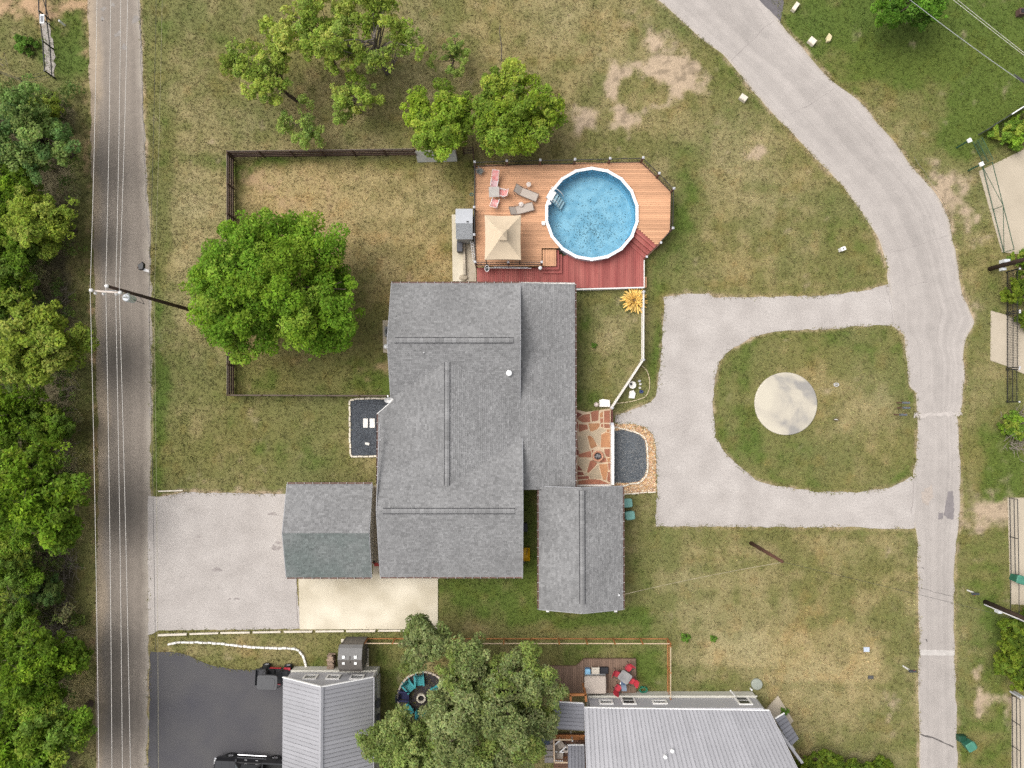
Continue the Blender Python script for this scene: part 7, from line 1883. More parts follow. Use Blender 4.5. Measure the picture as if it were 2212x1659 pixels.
MB().slab([(c.x - .2, c.y - .1, ZD + .44), (c.x + .2, c.y - .1, ZD + .44), (c.x + .2, c.y - .4, ZD + .85), (c.x - .2, c.y - .4, ZD + .85)], .03).build('backrest', mat('pale_denim', (.2, .25, .32), rough=.7), bc)
for sx in (-.22, .22):
    for sy in (-.2, .3): MB().tube([(c.x + sx, c.y + sy, ZD + .5), (c.x + sx, c.y + sy, ZD)], .018).build('leg', M_GALV, bc)
p = P(1341, 1476, ZD + .1); MB().lathe((p.x, p.y, ZD), [(.03, 0), (.09, .05), (.10, .1), (.07, .17), (.01, .2)], 12).thing('white_ball', M_RIM, 'small white ball between the lower red chair and the blue chair', 'ball', smooth=True)
hose('garden_hose', P(1389, 1488, .05), .36, 5, mat('green_hose', (.02, .22, .13), rough=.45), 'bright green garden hose coiled on the lawn by the house wall', .022, .75)
# pergola frame
pg = empty('pergola', P(1240, 1506), 'orange timber pergola frame over the porch opening', 'pergola')
zz = 2.25
for (u0, v0, u1, v1) in ((1212, 1501, 1266, 1500), (1264.5, 1499, 1266, 1515), (1232, 1501, 1233, 1515), (1213, 1501, 1212, 1516)): MB().beam(P(u0, v0, zz), P(u1, v1, zz), .16, .16).build('beam', M_ORANGE, pg)
for (u, v) in ((1213, 1501), (1265, 1500)): p = P(u, v, zz); MB().box((p.x, p.y, zz / 2), (.14, .14, zz)).build('post', M_ORANGE, pg)
# side porch with railing, two chairs, round table
sp = empty('side_porch', P(1225, 1620), 'small orange-railed porch between the side roofs', 'porch')
zq = .45; SPp = [P2(1196, 1583, zq), P2(1268, 1583, zq), P2(1268, 1660, zq), P2(1196, 1660, zq)]
boards(sp, SPp, zq, .142, 0, mat('dark_porch_board', (.13, .07, .045), rough=.75, per_obj=.15), seed=11, gap=.012)
for k in range(3):
    a, b = P(1198, 1586 + 5 * k, zq + .1), P(1262, 1586 + 5 * k, zq + .1); MB().beam(a + Vector((0, 0, .02 + .12 * (2 - k))), b + Vector((0, 0, .02 + .12 * (2 - k))), .15, .04).build('step', M_ORANGE, sp)
for (u0, v0, u1, v1) in ((1196.5, 1598, 1236, 1598), (1196.5, 1598, 1197.5, 1647), (1197.5, 1647, 1228, 1647)):
    MB().beam(P(u0, v0, zq + .95), P(u1, v1, zq + .95), .10, .05).build('top_rail', M_PINE, sp)
    MB().beam(P(u0, v0, zq + .95) - Vector((0, 0, .8)), P(u1, v1, zq + .95) - Vector((0, 0, .8)), .05, .06).build('bottom_rail', M_ORANGE, sp)
    a, b = P(u0, v0, zq + .95), P(u1, v1, zq + .95); n = int((b - a).length / .14)
    for k in range(n): p = a.lerp(b, (k + .5) / n); MB().box((p.x, p.y, zq + .52), (.035, .035, .8)).build('baluster', M_ORANGE, sp)
p = P(1236, 1598, 1.2); MB().box((p.x, p.y, .7), (.12, .12, 1.4)).build('white_post', M_RIM, sp)
def wicker():
    t = empty('porch_chair', (0, 0, 0), 'x', 'chair')
    MB().prism(rrect(0, 0, .30, .28, .3, 16), .36, .46, .03).build('seat', mat('taupe_cushion', (.30, .26, .22), rough=.8), t)
    MB().slab([(-.3, -.26, .46), (.3, -.26, .46), (.3, -.42, .85), (-.3, -.42, .85)], .06).build('backrest', MATS['taupe_cushion'], t)
    for s in (-1, 1):
        MB().beam((.34 * s, .3, .60), (.34 * s, -.4, .62), .07, .04).build('armrest', M_RIM, t)
        for y in (.26, -.3): MB().box((.33 * s, y, .3), (.05, .05, .6)).build('leg', M_RIM, t)
    return t
wk = wicker()
p = P(1210, 1608, zq + .4); place(wk, True, Vector((p.x, p.y, zq)), R(-50), 'taupe armchair in the upper corner of the small porch', 'armchairs on the small porch')
p = P(1209, 1631, zq + .4); place(wk, False, Vector((p.x, p.y, zq)), R(-95), 'taupe armchair in the lower corner of the small porch', 'armchairs on the small porch')
p = P(1223, 1619, zq + .5); t = empty('fire_table', (p.x, p.y, zq), 'round stone-topped fire table between the porch armchairs', 'table')
MB().lathe((p.x, p.y, zq), [(.2, 0), (.22, .4), (.28, .42), (.28, .48), (.12, .48), (.1, .44)], 20).build('top', mat('stone_top', (.45, .39, .34), rough=.7), t); MB().lathe((p.x, p.y, zq + .46), [(.09, 0), (.09, .03)], 10).build('burner', M_BLACK, t)
nb = bin_(mat('navy_plastic', (.02, .03, .055), rough=.5), mat('navy_lid', (.035, .05, .085), rough=.5))
place(nb, True, gpt(1177, 1600, 1.0), R(90), 'navy wheeled bin beside the low side roof', 'navy bins by the side roof')
place(nb, False, gpt(1181, 1570, 1.0), R(88), 'navy wheeled bin half under the tree next to the side roof', 'navy bins by the side roof')
for k in range(4):
    p = P(1186, 1600 + 14 * k, .1); MB().box((p.x, p.y, .05), (.7, .42, .1)).thing('paver', mat('grey_paver', (.22, .2, .185), fine=.12), ['first', 'second', 'third', 'last'][k] + ' grey paver counted down from the low side roof', 'paver', 'pavers beside the small porch')
# porch plant, corner
pp_ = empty('porch_plant', P(1697, 1538, .12), 'small green potted shrub on the triangular porch slab', 'plant')
# fire circle ------------------------------------------------------------------------
fcen = P(914, 1505)
MB().lathe((fcen.x, fcen.y, -.03), [(1.9, 0), (1.9, .05), (1.85, .055)], 40).thing('fire_circle', mat('dark_mulch', (.045, .038, .042), rough=.95, fine=.4, fscale=14), 'dark mulch circle where the teal chairs stand', 'ground patch')
er = empty('circle_edging', fcen, 'pale stone ring edging the mulch circle', 'edging')
for k in range(34):
    a = 2 * math.pi * k / 34; p = fcen + Vector((1.97 * math.cos(a), 1.97 * math.sin(a), 0)); MB().box((p.x, p.y, .06), (.13, .32, .16), a).build('edging_stone', mat('ring_stone', (.50, .42, .34), rough=.9, per_obj=.15), er)
p0 = P(910.5, 1506); fpz = empty('fire_ring', p0, 'stone fire ring in the middle of the mulch circle', 'fire pit')
for k in range(14):
    a = 2 * math.pi * k / 14; p = p0 + Vector((.30 * math.cos(a), .30 * math.sin(a), 0)); MB().box((p.x, p.y, .15), (.12, .125, .26), a).build('ring_stone', M_LIME, fpz)
MB().lathe((p0.x, p0.y, .05), [(.24, 0), (.24, .05)], 16).build('ash', MATS['ash_black'], fpz)
def adirondack(mm):
    t = empty('adirondack_chair', (0, 0, 0), 'x', 'chair')
    for k in range(5): y = .32 - .13 * k; MB().beam((-.26, y, .38 - .03 * k), (.26, y, .38 - .03 * k), .115, .025).build('seat_slat', mm, t)
    for k in range(5):
        x = (k - 2) * .115; MB().beam((x * .9, -.26, .28), (x * 1.15, -.58, .98 - .03 * abs(k - 2)), .10, .022, Vector((1, 0, 0))).build('back_slat', mm, t)
    for s in (-1, 1):
        MB().beam((.34 * s, .38, .56), (.34 * s, -.45, .56), .13, .03).build('armrest', mm, t)
        MB().box((.32 * s, .3, .28), (.04, .1, .55)).build('leg', mm, t)
        MB().beam((.29 * s, .34, .33), (.29 * s, -.6, .04), .04, .1).build('side_rail', mm, t)
    return t
M_TQ = mat('turquoise_plastic', (.05, .27, .285), rough=.5, var=.08, scale=3)
ad = adirondack(M_TQ)
spots = ((884, 1483, 'turquoise slatted chair, second from the top in the mulch circle'), (906, 1470, 'turquoise slatted chair at the top of the mulch circle'), (880, 1533, 'turquoise slatted chair at the lower left of the mulch circle'), (908, 1545, 'turquoise slatted chair at the bottom of the mulch circle'), (942, 1492, 'turquoise slatted chair under the tree on the right of the mulch circle'))
for k, (u, v, lb) in enumerate(spots):
    p = P(u, v, .4); d = p0 - Vector((p.x, p.y, 0)); place(ad, k == 0, Vector((p.x, p.y, .04)), math.atan2(d.y, d.x) - math.pi / 2, lb, 'chairs around the fire ring')
adn = adirondack(mat('navy_chair', (.02, .022, .07), rough=.5)); p = P(873, 1503, .4)
place(adn, True, Vector((p.x, p.y, .04)), R(-90), 'navy slatted chair among the turquoise ones', 'chairs around the fire ring')
# firewood, each log
fw = empty('firewood_stack', P(714, 1432), 'stack of split firewood against the resin shed', 'firewood')
a, b = P(707, 1416, .6), P(722, 1447, .6); r = random.Random(3)
for row in range(4):
    for k in range(14):
        y = lerp(a.y, b.y, (k + .5) / 14); x0 = a.x + r.uniform(-.06, .06); z = .1 + row * .16
        MB().tube([(x0, y, z), (x0 + .42 + r.uniform(-.05, .1), y + r.uniform(-.03, .03), z)], r.uniform(.05, .08), 5).build('log', mat('split_wood', (.26, .19, .14), rough=.9, var=.4, scale=14, per_obj=.35), fw)
MB().box(((a.x + .2), b.y - .15, .2), (.4, .2, .4)).build('brick_end', mat('brick_end', (.35, .18, .12), fine=.2), fw)

# ================================================================== VEHICLES
M_BPAINT = mat('black_paint', (.008, .008, .010), rough=.22, spec=.6, var=.03, coat=.6)
M_TYRE = mat('tyre_rubber', (.018, .018, .018), rough=.85)
M_CHROME = mat('chrome', (.66, .66, .68), rough=.18, metal=.9, var=.02)
M_GLASSV = mat('tinted_glass', (.05, .06, .065), rough=.06, spec=.8, var=.02)
def wheel(root, c, r, w, rimm, ax='y'):
    m = MB(); d = Vector((0, w / 2, 0))
    prof = [(r * .62, -w / 2), (r * .94, -w / 2), (r, -w / 2 + .03), (r, w / 2 - .03), (r * .94, w / 2), (r * .62, w / 2)]
    n = 22; vs, fs = [], []
    for (rr, y) in prof:
        for k in range(n): a = 2 * math.pi * k / n; vs.append((c[0] + rr * math.cos(a), c[1] + y, c[2] + rr * math.sin(a)))
    for i in range(5):
        for k in range(n): fs.append((i * n + k, (i + 1) * n + k, (i + 1) * n + (k + 1) % n, i * n + (k + 1) % n))
    ty = MB().add(vs, fs).build('tyre', M_TYRE, root, False)
    m = MB(); m.tube([(c[0], c[1] - w * .3, c[2]), (c[0], c[1] + w * .3, c[2])], r * .62, 18)
    rim = m.build('rim', mat('wheel_well', (.04, .04, .045)), ty)
    for s in (-1, 1):
        for k in range(6):
            a = 2 * math.pi * k / 6; e_ = Vector((math.cos(a), 0, math.sin(a)))
            p = Vector(c) + Vector((0, s * (w * .3 + .02), 0)); MB().beam(p + e_ * r * .1, p + e_ * r * .6, .03, r * .2, Vector((0, 1, 0)).cross(e_)).build('spoke', rimm, ty)
    return ty
# black pickup; local x: front is -x
truck = empty('pickup_truck', (0, 0, 0), 'black pickup truck with chrome step bars on the blacktop lot', 'pickup truck')
def sect(x, hw, z0, z1, top): return [(x, -hw, z0), (x, hw, z0), (x, hw + .02, lerp(z0, z1, .5)), (x, top, z1), (x, -top, z1), (x, -hw - .02, lerp(z0, z1, .5))]
def loft(m, secs):
    n = len(secs[0]); off = len(m.v); vs = [p for s in secs for p in s]; fs = []
    for i in range(len(secs) - 1):
        for k in range(n): fs.append((i * n + k, (i + 1) * n + k, (i + 1) * n + (k + 1) % n, i * n + (k + 1) % n))
    fs.append(tuple(range(n))); fs.append(tuple((len(secs) - 1) * n + k for k in range(n))[::-1])
    m.add(vs, fs)
m = MB(); loft(m, [sect(-2.75, .80, .5, .95, .72), sect(-2.62, .92, .45, 1.08, .84), sect(-1.2, .96, .42, 1.16, .90), sect(-1.15, .96, .42, 1.17, .90), sect(1.0, .96, .42, 1.17, .92)]); m.build('body', M_BPAINT, truck)
m = MB()
for s in (-1, 1): m.box((1.88, s * .90, .82), (1.74, .12, .78))
m.box((2.72, 0, .82), (.08, 1.86, .76)); m.box((1.05, 0, .82), (.08, 1.7, .76)); m.build('bed', M_BPAINT, truck)
MB().box((1.88, 0, .56), (1.66, 1.66, .06)).build('bed_liner', mat('bed_liner', (.03, .03, .03), rough=.9), truck)
m = MB(); loft(m, [sect(-1.05, .86, 1.15, 1.2, .80), sect(-.45, .86, 1.15, 1.78, .66), sect(.75, .86, 1.15, 1.78, .66), sect(1.0, .86, 1.15, 1.2, .8)]); m.build('cab', M_BPAINT, truck)
MB().slab([(-1.02, -.74, 1.235), (-1.02, .74, 1.235), (-.50, .62, 1.765), (-.50, -.62, 1.765)], .01).build('windshield', M_GLASSV, truck)
MB().slab([(-.35, -.55, 1.79), (-.35, .55, 1.79), (.25, .55, 1.79), (.25, -.55, 1.79)], .01).build('sunroof', M_GLASSV, truck)
for s in (-1, 1):
    for (x0, x1) in ((-.75, .05), (.12, .8)):
        MB().add([(x0, s * .855, 1.26), (x1, s * .855, 1.26), (x1, s * .72, 1.69), (x0 + (.3 if x0 < 0 else 0), s * .72, 1.69)], [(0, 1, 2, 3) if s < 0 else (3, 2, 1, 0)]).build('side_window', M_GLASSV, truck)
    MB().tube([(-1.15, s * 1.06, .45), (1.1, s * 1.06, .45)], .05, 8).build('step_bar', M_CHROME, truck)
    MB().tube([(-.75, s * .70, 1.80), (.85, s * .70, 1.80)], .02, 6).build('roof_rail', M_CHROME, truck)
    MB().box((-.95, s * 1.08, 1.25), (.14, .22, .2)).build('mirror', M_BPAINT, truck)
    MB().box((-2.72, s * .66, .86), (.1, .3, .18)).build('headlight', M_RIM, truck)
    MB().box((2.77, s * .88, .9), (.04, .12, .35)).build('tail_light', mat('tail_red', (.3, .01, .02), rough=.2), truck)
    for x in (-1.72, 1.75): wheel(truck, (x, s * .86, .39), .39, .26, M_CHROME)
    for x in (-.30, .55): MB().box((x, s * .985, 1.0), (.18, .02, .03)).build('door_handle', M_CHROME, truck)
MB().box((-2.80, 0, .58), (.12, 1.7, .2)).build('bumper', M_CHROME, truck)
MB().box((-2.74, 0, .86), (.06, 1.0, .26)).build('grille', M_BLACK, truck)
w1, w2 = P(500.6, 1634, .39), P(588.6, 1639, .39)
truck.location = ((w1.x + w2.x) / 2, (w1.y + w2.y) / 2 - .86, .014); truck.rotation_euler = (0, 0, math.atan2(w2.y - w1.y, w2.x - w1.x))

# small utility vehicle; local x: front is +x
utv = empty('utility_vehicle', (0, 0, 0), 'small red and black utility vehicle with dark plastic roof', 'utility vehicle')
M_RPAINT = mat('red_paint', (.35, .015, .03), rough=.3, spec=.5, coat=.4)
MB().prism(rrect(-.1, 0, 1.25, .60, .2, 20), .42, .62, .04).build('chassis', M_BLACK, utv)
m = MB(); loft(m, [sect(.55, .58, .5, .95, .5), sect(1.0, .58, .48, .9, .48), sect(1.32, .46, .48, .72, .36)]); m.build('hood', mat('utv_black', (.03, .03, .033), rough=.4), utv)
m = MB(); m.box((-1.05, 0, .82), (.75, 1.2, .06))
for s in (-1, 1): m.box((-1.05, s * .6, .95), (.75, .04, .26))
m.box((-1.42, 0, .95), (.04, 1.2, .26)); m.build('cargo_bed', mat('bed_black', (.055, .055, .06), rough=.7), utv)
for s in (-1, 1):
    MB().prism(rrect(-.28, s * .28, .25, .25, .3, 16), .64, .76, .03).build('seat', M_TYRE, utv)
    MB().box((-.55, s * .28, 1.0), (.1, .46, .5)).build('seat_back', M_TYRE, utv)
    MB().tube([(.62, s * .6, .9), (.25, s * .56, 1.85), (-.62, s * .56, 1.85), (-.68, s * .6, .7)], .03).build('roll_bar', M_BLACK, utv)
    MB().box((0, s * .62, .6), (.9, .05, .2)).build('door_sill', M_RPAINT, utv)
    MB().box((.92, s * .62, .72), (.5, .2, .06)).build('front_fender', M_RPAINT, utv)
    MB().box((1.32, s * .3, .7), (.04, .16, .1)).build('headlight', M_RIM, utv)
    for x in (.88, -.82): wheel(utv, (x, s * .66, .31), .31, .24, M_CAPG)
rf = MB().prism(rrect(-.18, 0, .78, .56, .3, 28), 1.87, 1.94, .03).build('roof', mat('charcoal_roof', (.085, .085, .088), rough=.5, var=.06), utv)
MB().prism(rrect(-.10, 0, .52, .38, .5, 24), 1.935, 1.965, .02).build('roof_rib', MATS['charcoal_roof'], rf)
MB().tube([(.45, .28, .95), (.3, .28, 1.1)], .02).build('steering_column', M_BLACK, utv)
p = P(577, 1475, 1.94); utv.location = (p.x + .18, p.y, .014); utv.rotation_euler = (0, 0, R(-2))
# ================================================================== TREES
M_LEAF = leaf_mat('leaf')
M_BARK = mat('bark', (.085, .062, .048), rough=.95, var=.35, scale=5, bump=.4, bscale=14)
M_BARKG = mat('grey_bark', (.16, .135, .115), rough=.95, var=.3, scale=5, bump=.4, bscale=14)
M_TWIG = mat('dead_twig', (.24, .205, .17), rough=.95, var=.2)
def lobes_for(r, rx, ry, rz, n, lr, zc, hollow=.0, wob=1.0):
    out = []; ph = r.uniform(0, 6.28, 2)
    while len(out) < n:
        p = r.uniform(-1.15, 1.15, 3); th = math.atan2(p[1], p[0])
        d = np.linalg.norm(p) / (1 + wob * (.13 * math.sin(3 * th + ph[0]) + .10 * math.sin(5 * th + ph[1])))
        if d > 1 or d < hollow or p[2] < -.75: continue
        out.append((p[0] * rx * .86, p[1] * ry * .86, zc + p[2] * rz * .8, lr * r.uniform(.65, 1.25)))
    return np.array(out)
def foliage(r, lobes, n, leaf, cols, tint=.22, gaps=.0, flat=.7, droop=0.0):
    """leaf blades on the shells of many small clumps"""
    n = int(n * 1.5); leaf = leaf * .80
    sub, par = [], []
    for i, L in enumerate(lobes):                       # every clump breaks up into uneven sprays
        for q in range(7):
            d = r.normal(size=3); d[2] = d[2] * .7 + .2; d /= np.linalg.norm(d)
            sub.append((*(L[:3] + d * L[3] * r.uniform(.35, 1.0)), L[3] * r.uniform(.22, .58))); par.append(i)
    parent_lobes, lobes, par = lobes, np.array(sub), np.array(par)
    w = lobes[:, 3] ** 2; k = r.choice(len(lobes), n, p=w / w.sum())
    d = r.normal(size=(n, 3)); d[:, 2] = d[:, 2] * .9 + .25; d /= np.linalg.norm(d, axis=1)[:, None]
    rad = lobes[k, 3] * (0.45 + .62 * r.random(n) ** .5)
    pos = lobes[k, :3] + d * rad[:, None] * np.array([1, 1, flat])
    if gaps:
        g = vnoise(pos[:, 0] + pos[:, 2] * .7, pos[:, 1] - pos[:, 2] * .5, .8, 17)
        keep = g > gaps; pos, d, k = pos[keep], d[keep], k[keep]; n = len(pos)
    nrm = d * .5 + r.normal(size=(n, 3)) * .45 + np.array([0, 0, .75]); nrm /= np.linalg.norm(nrm, axis=1)[:, None]
    t1 = np.cross(nrm, r.normal(size=(n, 3))); t1 /= np.linalg.norm(t1, axis=1)[:, None] + 1e-9; t2 = np.cross(nrm, t1)
    if droop: t1[:, 2] -= droop; 
    s = leaf * r.uniform(.55, 1.35, n)[:, None]; a = .52
    v = np.stack([pos - t1 * s, pos + t2 * s * a, pos + t1 * s + nrm * s * .15, pos - t2 * s * a], 1)
    cols = np.array(cols) * 1.85; pc = cols[r.integers(0, len(cols), len(parent_lobes))] * r.uniform(1 - tint, 1 + tint, (len(parent_lobes), 1)); lc = pc[par] * r.uniform(.85, 1.18, (len(lobes), 1))
    c = lc[k] * r.uniform(.75, 1.3, (n, 1)) * (1 + r.normal(0, .06, (n, 3)))
    return v.reshape(-1, 3), np.clip(c, .004, .6)
def limbs(m, r, base, top, r0, lobes, n, bend=.5, start=.45):
    """trunk then limbs that reach into the clumps"""
    base, top = Vector(base), Vector(top)
    mid = base.lerp(top, .5) + Vector((r.uniform(-bend, bend), r.uniform(-bend, bend), 0)) * .5
    tr = [base, base.lerp(mid, .5) + Vector((r.uniform(-.1, .1), r.uniform(-.1, .1), 0)), mid, top]
    m.tube(tr, [r0 * 1.25, r0, r0 * .85, r0 * .6], 8)
    for i in range(n):
        L = lobes[r.integers(0, len(lobes))]; e = Vector(L[:3]); s = mid.lerp(top, r.uniform(0, 1)); h = s.lerp(e, .5) + Vector((r.uniform(-.4, .4), r.uniform(-.4, .4), r.uniform(-.1, .4)))
        m.tube([s, h, e], [r0 * .42, r0 * .26, r0 * .08], 5)
        for q in range(2):
            e2 = e + Vector((r.uniform(-1, 1), r.uniform(-1, 1), r.uniform(-.2, .7))) * L[3]; m.tube([h.lerp(e, .5), e2], [r0 * .14, r0 * .04], 4, caps=False)
def tree_meshes(seed, rx, ry, h, zc, rz, nl, lr, nleaf, leaf, cols, gaps=.25, trunk=.22, nlimb=16, offset=(0, 0), hollow=.25, flat=.75, tint=.22, wob=1.0):
    r = np.random.default_rng(seed); lb = lobes_for(r, rx, ry, rz, nl, lr, zc, hollow, wob); lb[:, 0] += offset[0]; lb[:, 1] += offset[1]
    v, c = foliage(r, lb, nleaf, leaf, cols, gaps=gaps, flat=flat, tint=tint)
    cm = fast_mesh('crown', v, 4, M_LEAF, c)
    m = MB(); limbs(m, r, (0, 0, -.05), (offset[0] * .6, offset[1] * .6, zc), trunk, lb, nlimb); tm = m.mesh('trunk', M_BARK)
    return cm, tm
def tree(name, label, u, v, zc, meshes, group=None, rz=0.0, s=1.0, cat='tree', bark=None):
    """a tree whose crown middle was measured at (u, v) at height zc"""
    p = P(u, v, zc * s); t = empty(name, (p.x, p.y, 0), label, cat, group)
    c = link('crown', meshes[0], t); k = link('trunk', meshes[1], t)
    if bark: 
        k.data = k.data.copy(); k.data.materials.clear(); k.data.materials.append(bark)
    t.rotation_euler = (0, 0, rz); t.scale = (s, s, s)
    return t
OAK = [(.092, .158, .013), (.112, .178, .016), (.076, .138, .013), (.130, .192, .024)]
YEL = [(.155, .215, .022), (.130, .190, .022), (.195, .245, .036), (.115, .168, .024)]
MESQ = [(.185, .235, .040), (.160, .215, .034), (.225, .260, .055), (.145, .195, .040)]
GREY = [(.135, .160, .060), (.115, .142, .048), (.160, .185, .075), (.125, .158, .040)]
WOOD = [(.082, .140, .014), (.110, .168, .018), (.140, .185, .026), (.075, .118, .020)]
BLUEG = [(.070, .120, .036), (.090, .140, .038), (.110, .150, .042)]
YARD = 'trees in the back lawn'
# great oak in the fenced yard
oak = tree_meshes(1, 6.75, 6.25, 9, 5.4, 3.3, 150, 1.15, 64000, .14, OAK, wob=.4, gaps=.14, trunk=.38, nlimb=30, hollow=.35)
tree('oak_tree', 'huge round bright green oak covering the fence of the back yard', 591, 627, 5.4, oak)
# trees above the pool
pt1 = tree_meshes(2, 3.45, 3.6, 6, 3.9, 1.9, 68, .85, 23000, .13, YEL, gaps=.18, trunk=.2, nlimb=14)
tree('shade_tree', 'yellow-green rounded tree above the pool deck', 1118, 243, 3.9, pt1, YARD)
pt2 = tree_meshes(3, 2.75, 2.95, 6, 3.7, 1.8, 54, .8, 16500, .13, YEL, gaps=.18, trunk=.2, nlimb=14)
tree('shade_tree', 'yellow-green tree over the sheet-metal gate', 948, 266, 3.7, pt2, YARD)
# airy mesquites along the top
mq1 = tree_meshes(4, 3.0, 2.8, 6, 3.6, 1.5, 46, .6, 11000, .115, MESQ, gaps=.32, trunk=.13, nlimb=24, offset=(-1.5, .6))
t = tree('mesquite_tree', 'airy mesquite with dark trunk leaning left, nearest the road', 610, 172, 3.6, mq1, YARD)
mq2 = tree_meshes(5, 3.5, 3.0, 7, 4.2, 1.7, 56, .6, 13000, .115, MESQ, gaps=.32, trunk=.13, nlimb=26, offset=(0, .6))
tree('mesquite_tree', 'airy yellow-green mesquite at the top edge between the leaning and the grey-trunked tree', 690, 84, 4.2, mq2, YARD, s=1.12)
mq3 = tree_meshes(6, 3.5, 3.2, 8, 4.8, 1.9, 56, .6, 13000, .115, MESQ, gaps=.33, trunk=.14, nlimb=28, offset=(0, .3))
tree('mesquite_tree', 'airy mesquite with upright grey trunk at the top edge', 808, 84, 4.8, mq3, YARD, s=1.1, bark=M_BARKG)
mq4 = tree_meshes(7, 1.9, 2.0, 4, 2.4, 1.0, 22, .55, 4200, .105, [(.15, .195, .045), (.12, .17, .04)], gaps=.4, trunk=.1, nlimb=14)
tree('young_tree', 'small pale leafy tree just above the brown back fence', 660, 268, 2.4, mq4, YARD)
tree('young_tree', 'small sparse tree standing alone right of the grey-trunked mesquite', 972, 116, 2.6, mq4, YARD, rz=1.9, s=.85)
mq5 = tree_meshes(8, 1.9, 1.9, 4, 3.0, 1.2, 20, .6, 4800, .115, MESQ, gaps=.36, trunk=.12, nlimb=12)
tree('young_tree', 'leafy clump between the leaning mesquite and the grey-trunked one', 760, 208, 3.0, mq5, YARD)
# dead limbs beside the grey-trunked tree
m = MB(); r = np.random.default_rng(5)
b_ = P(845, 150); 
for k in range(7):
    e_ = Vector((r.uniform(.6, 2.0), r.uniform(-.5, 1.6), r.uniform(2.5, 4.2))); m.tube([b_ + Vector((0, 0, 0)), b_ + e_ * .5 + Vector((0, 0, .4)), b_ + e_], [.05, .035, .012], 5)
m.thing('dead_branches', M_TWIG, 'bare pale dead branches right of the grey-trunked mesquite', 'dead branches')
b_ = P(1083, 130); MB().tube([b_, b_ + Vector((.05, .4, 1.2)), b_ + Vector((-.1, .9, 2.6)), b_ + Vector((-.05, 1.2, 3.2))], [.06, .05, .035, .015], 6).thing('dead_snag', M_TWIG, 'single pale dead snag above the pool trees', 'dead branches')
# grey-green oaks over the neighbours' yard
go1 = tree_meshes(11, 5.4, 5.6, 9, 5.2, 2.9, 130, 1.05, 54000, .13, GREY, wob=.5, gaps=.14, trunk=.4, nlimb=30, hollow=.3)
tree('live_oak', 'huge grey-green live oak between the two metal-roofed buildings', 1062, 1535, 5.2, go1, "neighbours' live oaks")
go2 = tree_meshes(12, 1.8, 1.75, 5, 4.0, 1.5, 34, .72, 10000, .12, GREY, gaps=.14, trunk=.15, nlimb=10)
tree('live_oak', 'small round grey-green oak by the concrete apron corner', 917, 1388, 4.0, go2, "neighbours' live oaks")
go3 = tree_meshes(13, 2.9, 2.7, 7, 4.6, 1.9, 56, .85, 19000, .125, [(.130, .165, .045), (.115, .150, .040), (.150, .180, .060)], gaps=.15, trunk=.25, nlimb=14)
tree('live_oak', 'grey-green oak at the bottom edge beside the workshop roof', 872, 1612, 4.6, go3, "neighbours' live oaks")
tree('live_oak', 'grey-green oak crown at the bottom edge below the mulch circle', 990, 1668, 4.6, go3, "neighbours' live oaks", rz=2.2, s=.95)
# woods west of the road: each tree its own
WG = 'trees in the woods west of the road'
wm = [tree_meshes(21, 3.0, 3.0, 8, 4.4, 2.2, 54, .9, 18500, .135, WOOD, gaps=.17, trunk=.22, nlimb=14),
      tree_meshes(22, 2.6, 2.8, 7, 3.8, 2.0, 46, .85, 16000, .13, [(.145, .185, .025), (.125, .165, .025), (.175, .205, .04)], gaps=.28, trunk=.2, nlimb=14),
      tree_meshes(23, 3.0, 3.4, 8, 4.2, 2.2, 44, .85, 17000, .13, BLUEG, gaps=.3, trunk=.22, nlimb=14),
      tree_meshes(24, 2.8, 2.8, 8, 4.6, 2.3, 50, .9, 17500, .14, [(.088, .148, .011), (.112, .172, .014), (.070, .115, .012)], gaps=.26, trunk=.2, nlimb=14)]
for (u, v, k, rz, s, lb) in ((70, 290, 2, .3, 1.05, 'bluish green feathery tree below the wire fence'), (100, 235, 1, 1.0, .5, 'small yellow-green tree at the upper edge of the woods'), (95, 470, 1, .5, .95, 'pale green rounded tree by the road, second down in the woods'), (20, 400, 3, 2.0, .8, 'dark green tree on the left edge behind the pale rounded one'),
        (75, 740, 1, 2.2, 1.25, 'broad pale yellow-green tree level with the utility pole'), (0, 620, 0, 1.2, .9, 'green tree on the left edge above the broad pale one'), (20, 890, 3, .7, .85, 'dark green tree on the left edge below the broad pale one'), (105, 915, 0, 2.8, .6, 'small bright green tree by the road verge below the broad pale one'),
        (75, 1070, 3, 1.6, 1.25, 'bright green tree reaching furthest over the road verge'), (20, 1230, 0, .2, .85, 'mid green tree on the left edge below the brightest one'), (85, 1270, 2, 2.4, .5, 'small greyish shrub-like tree among dead brush'), (70, 1440, 3, 2.9, 1.05, 'bright green tree in the lower woods'), (25, 1350, 0, 1.4, .7, 'green tree at the left edge of the lower woods'),
        (110, 1580, 0, .9, 1.05, 'green tree at the bottom of the woods nearest the road'), (20, 1600, 3, 1.9, 1.1, 'bright green tree in the bottom left corner'), (20, 520, 0, 2.6, .7, 'small green tree at the left edge beside the pale rounded one'), (-30, 1080, 0, .3, 1.0, 'green tree cut by the left edge beside the brightest one'), (30, 1000, 1, 3.0, .6, 'small pale green tree squeezed above the brightest one')):
    tree('woodland_tree', lb, u, v, {0: 4.4, 1: 3.8, 2: 4.2, 3: 4.6}[k], wm[k], WG, rz, s)
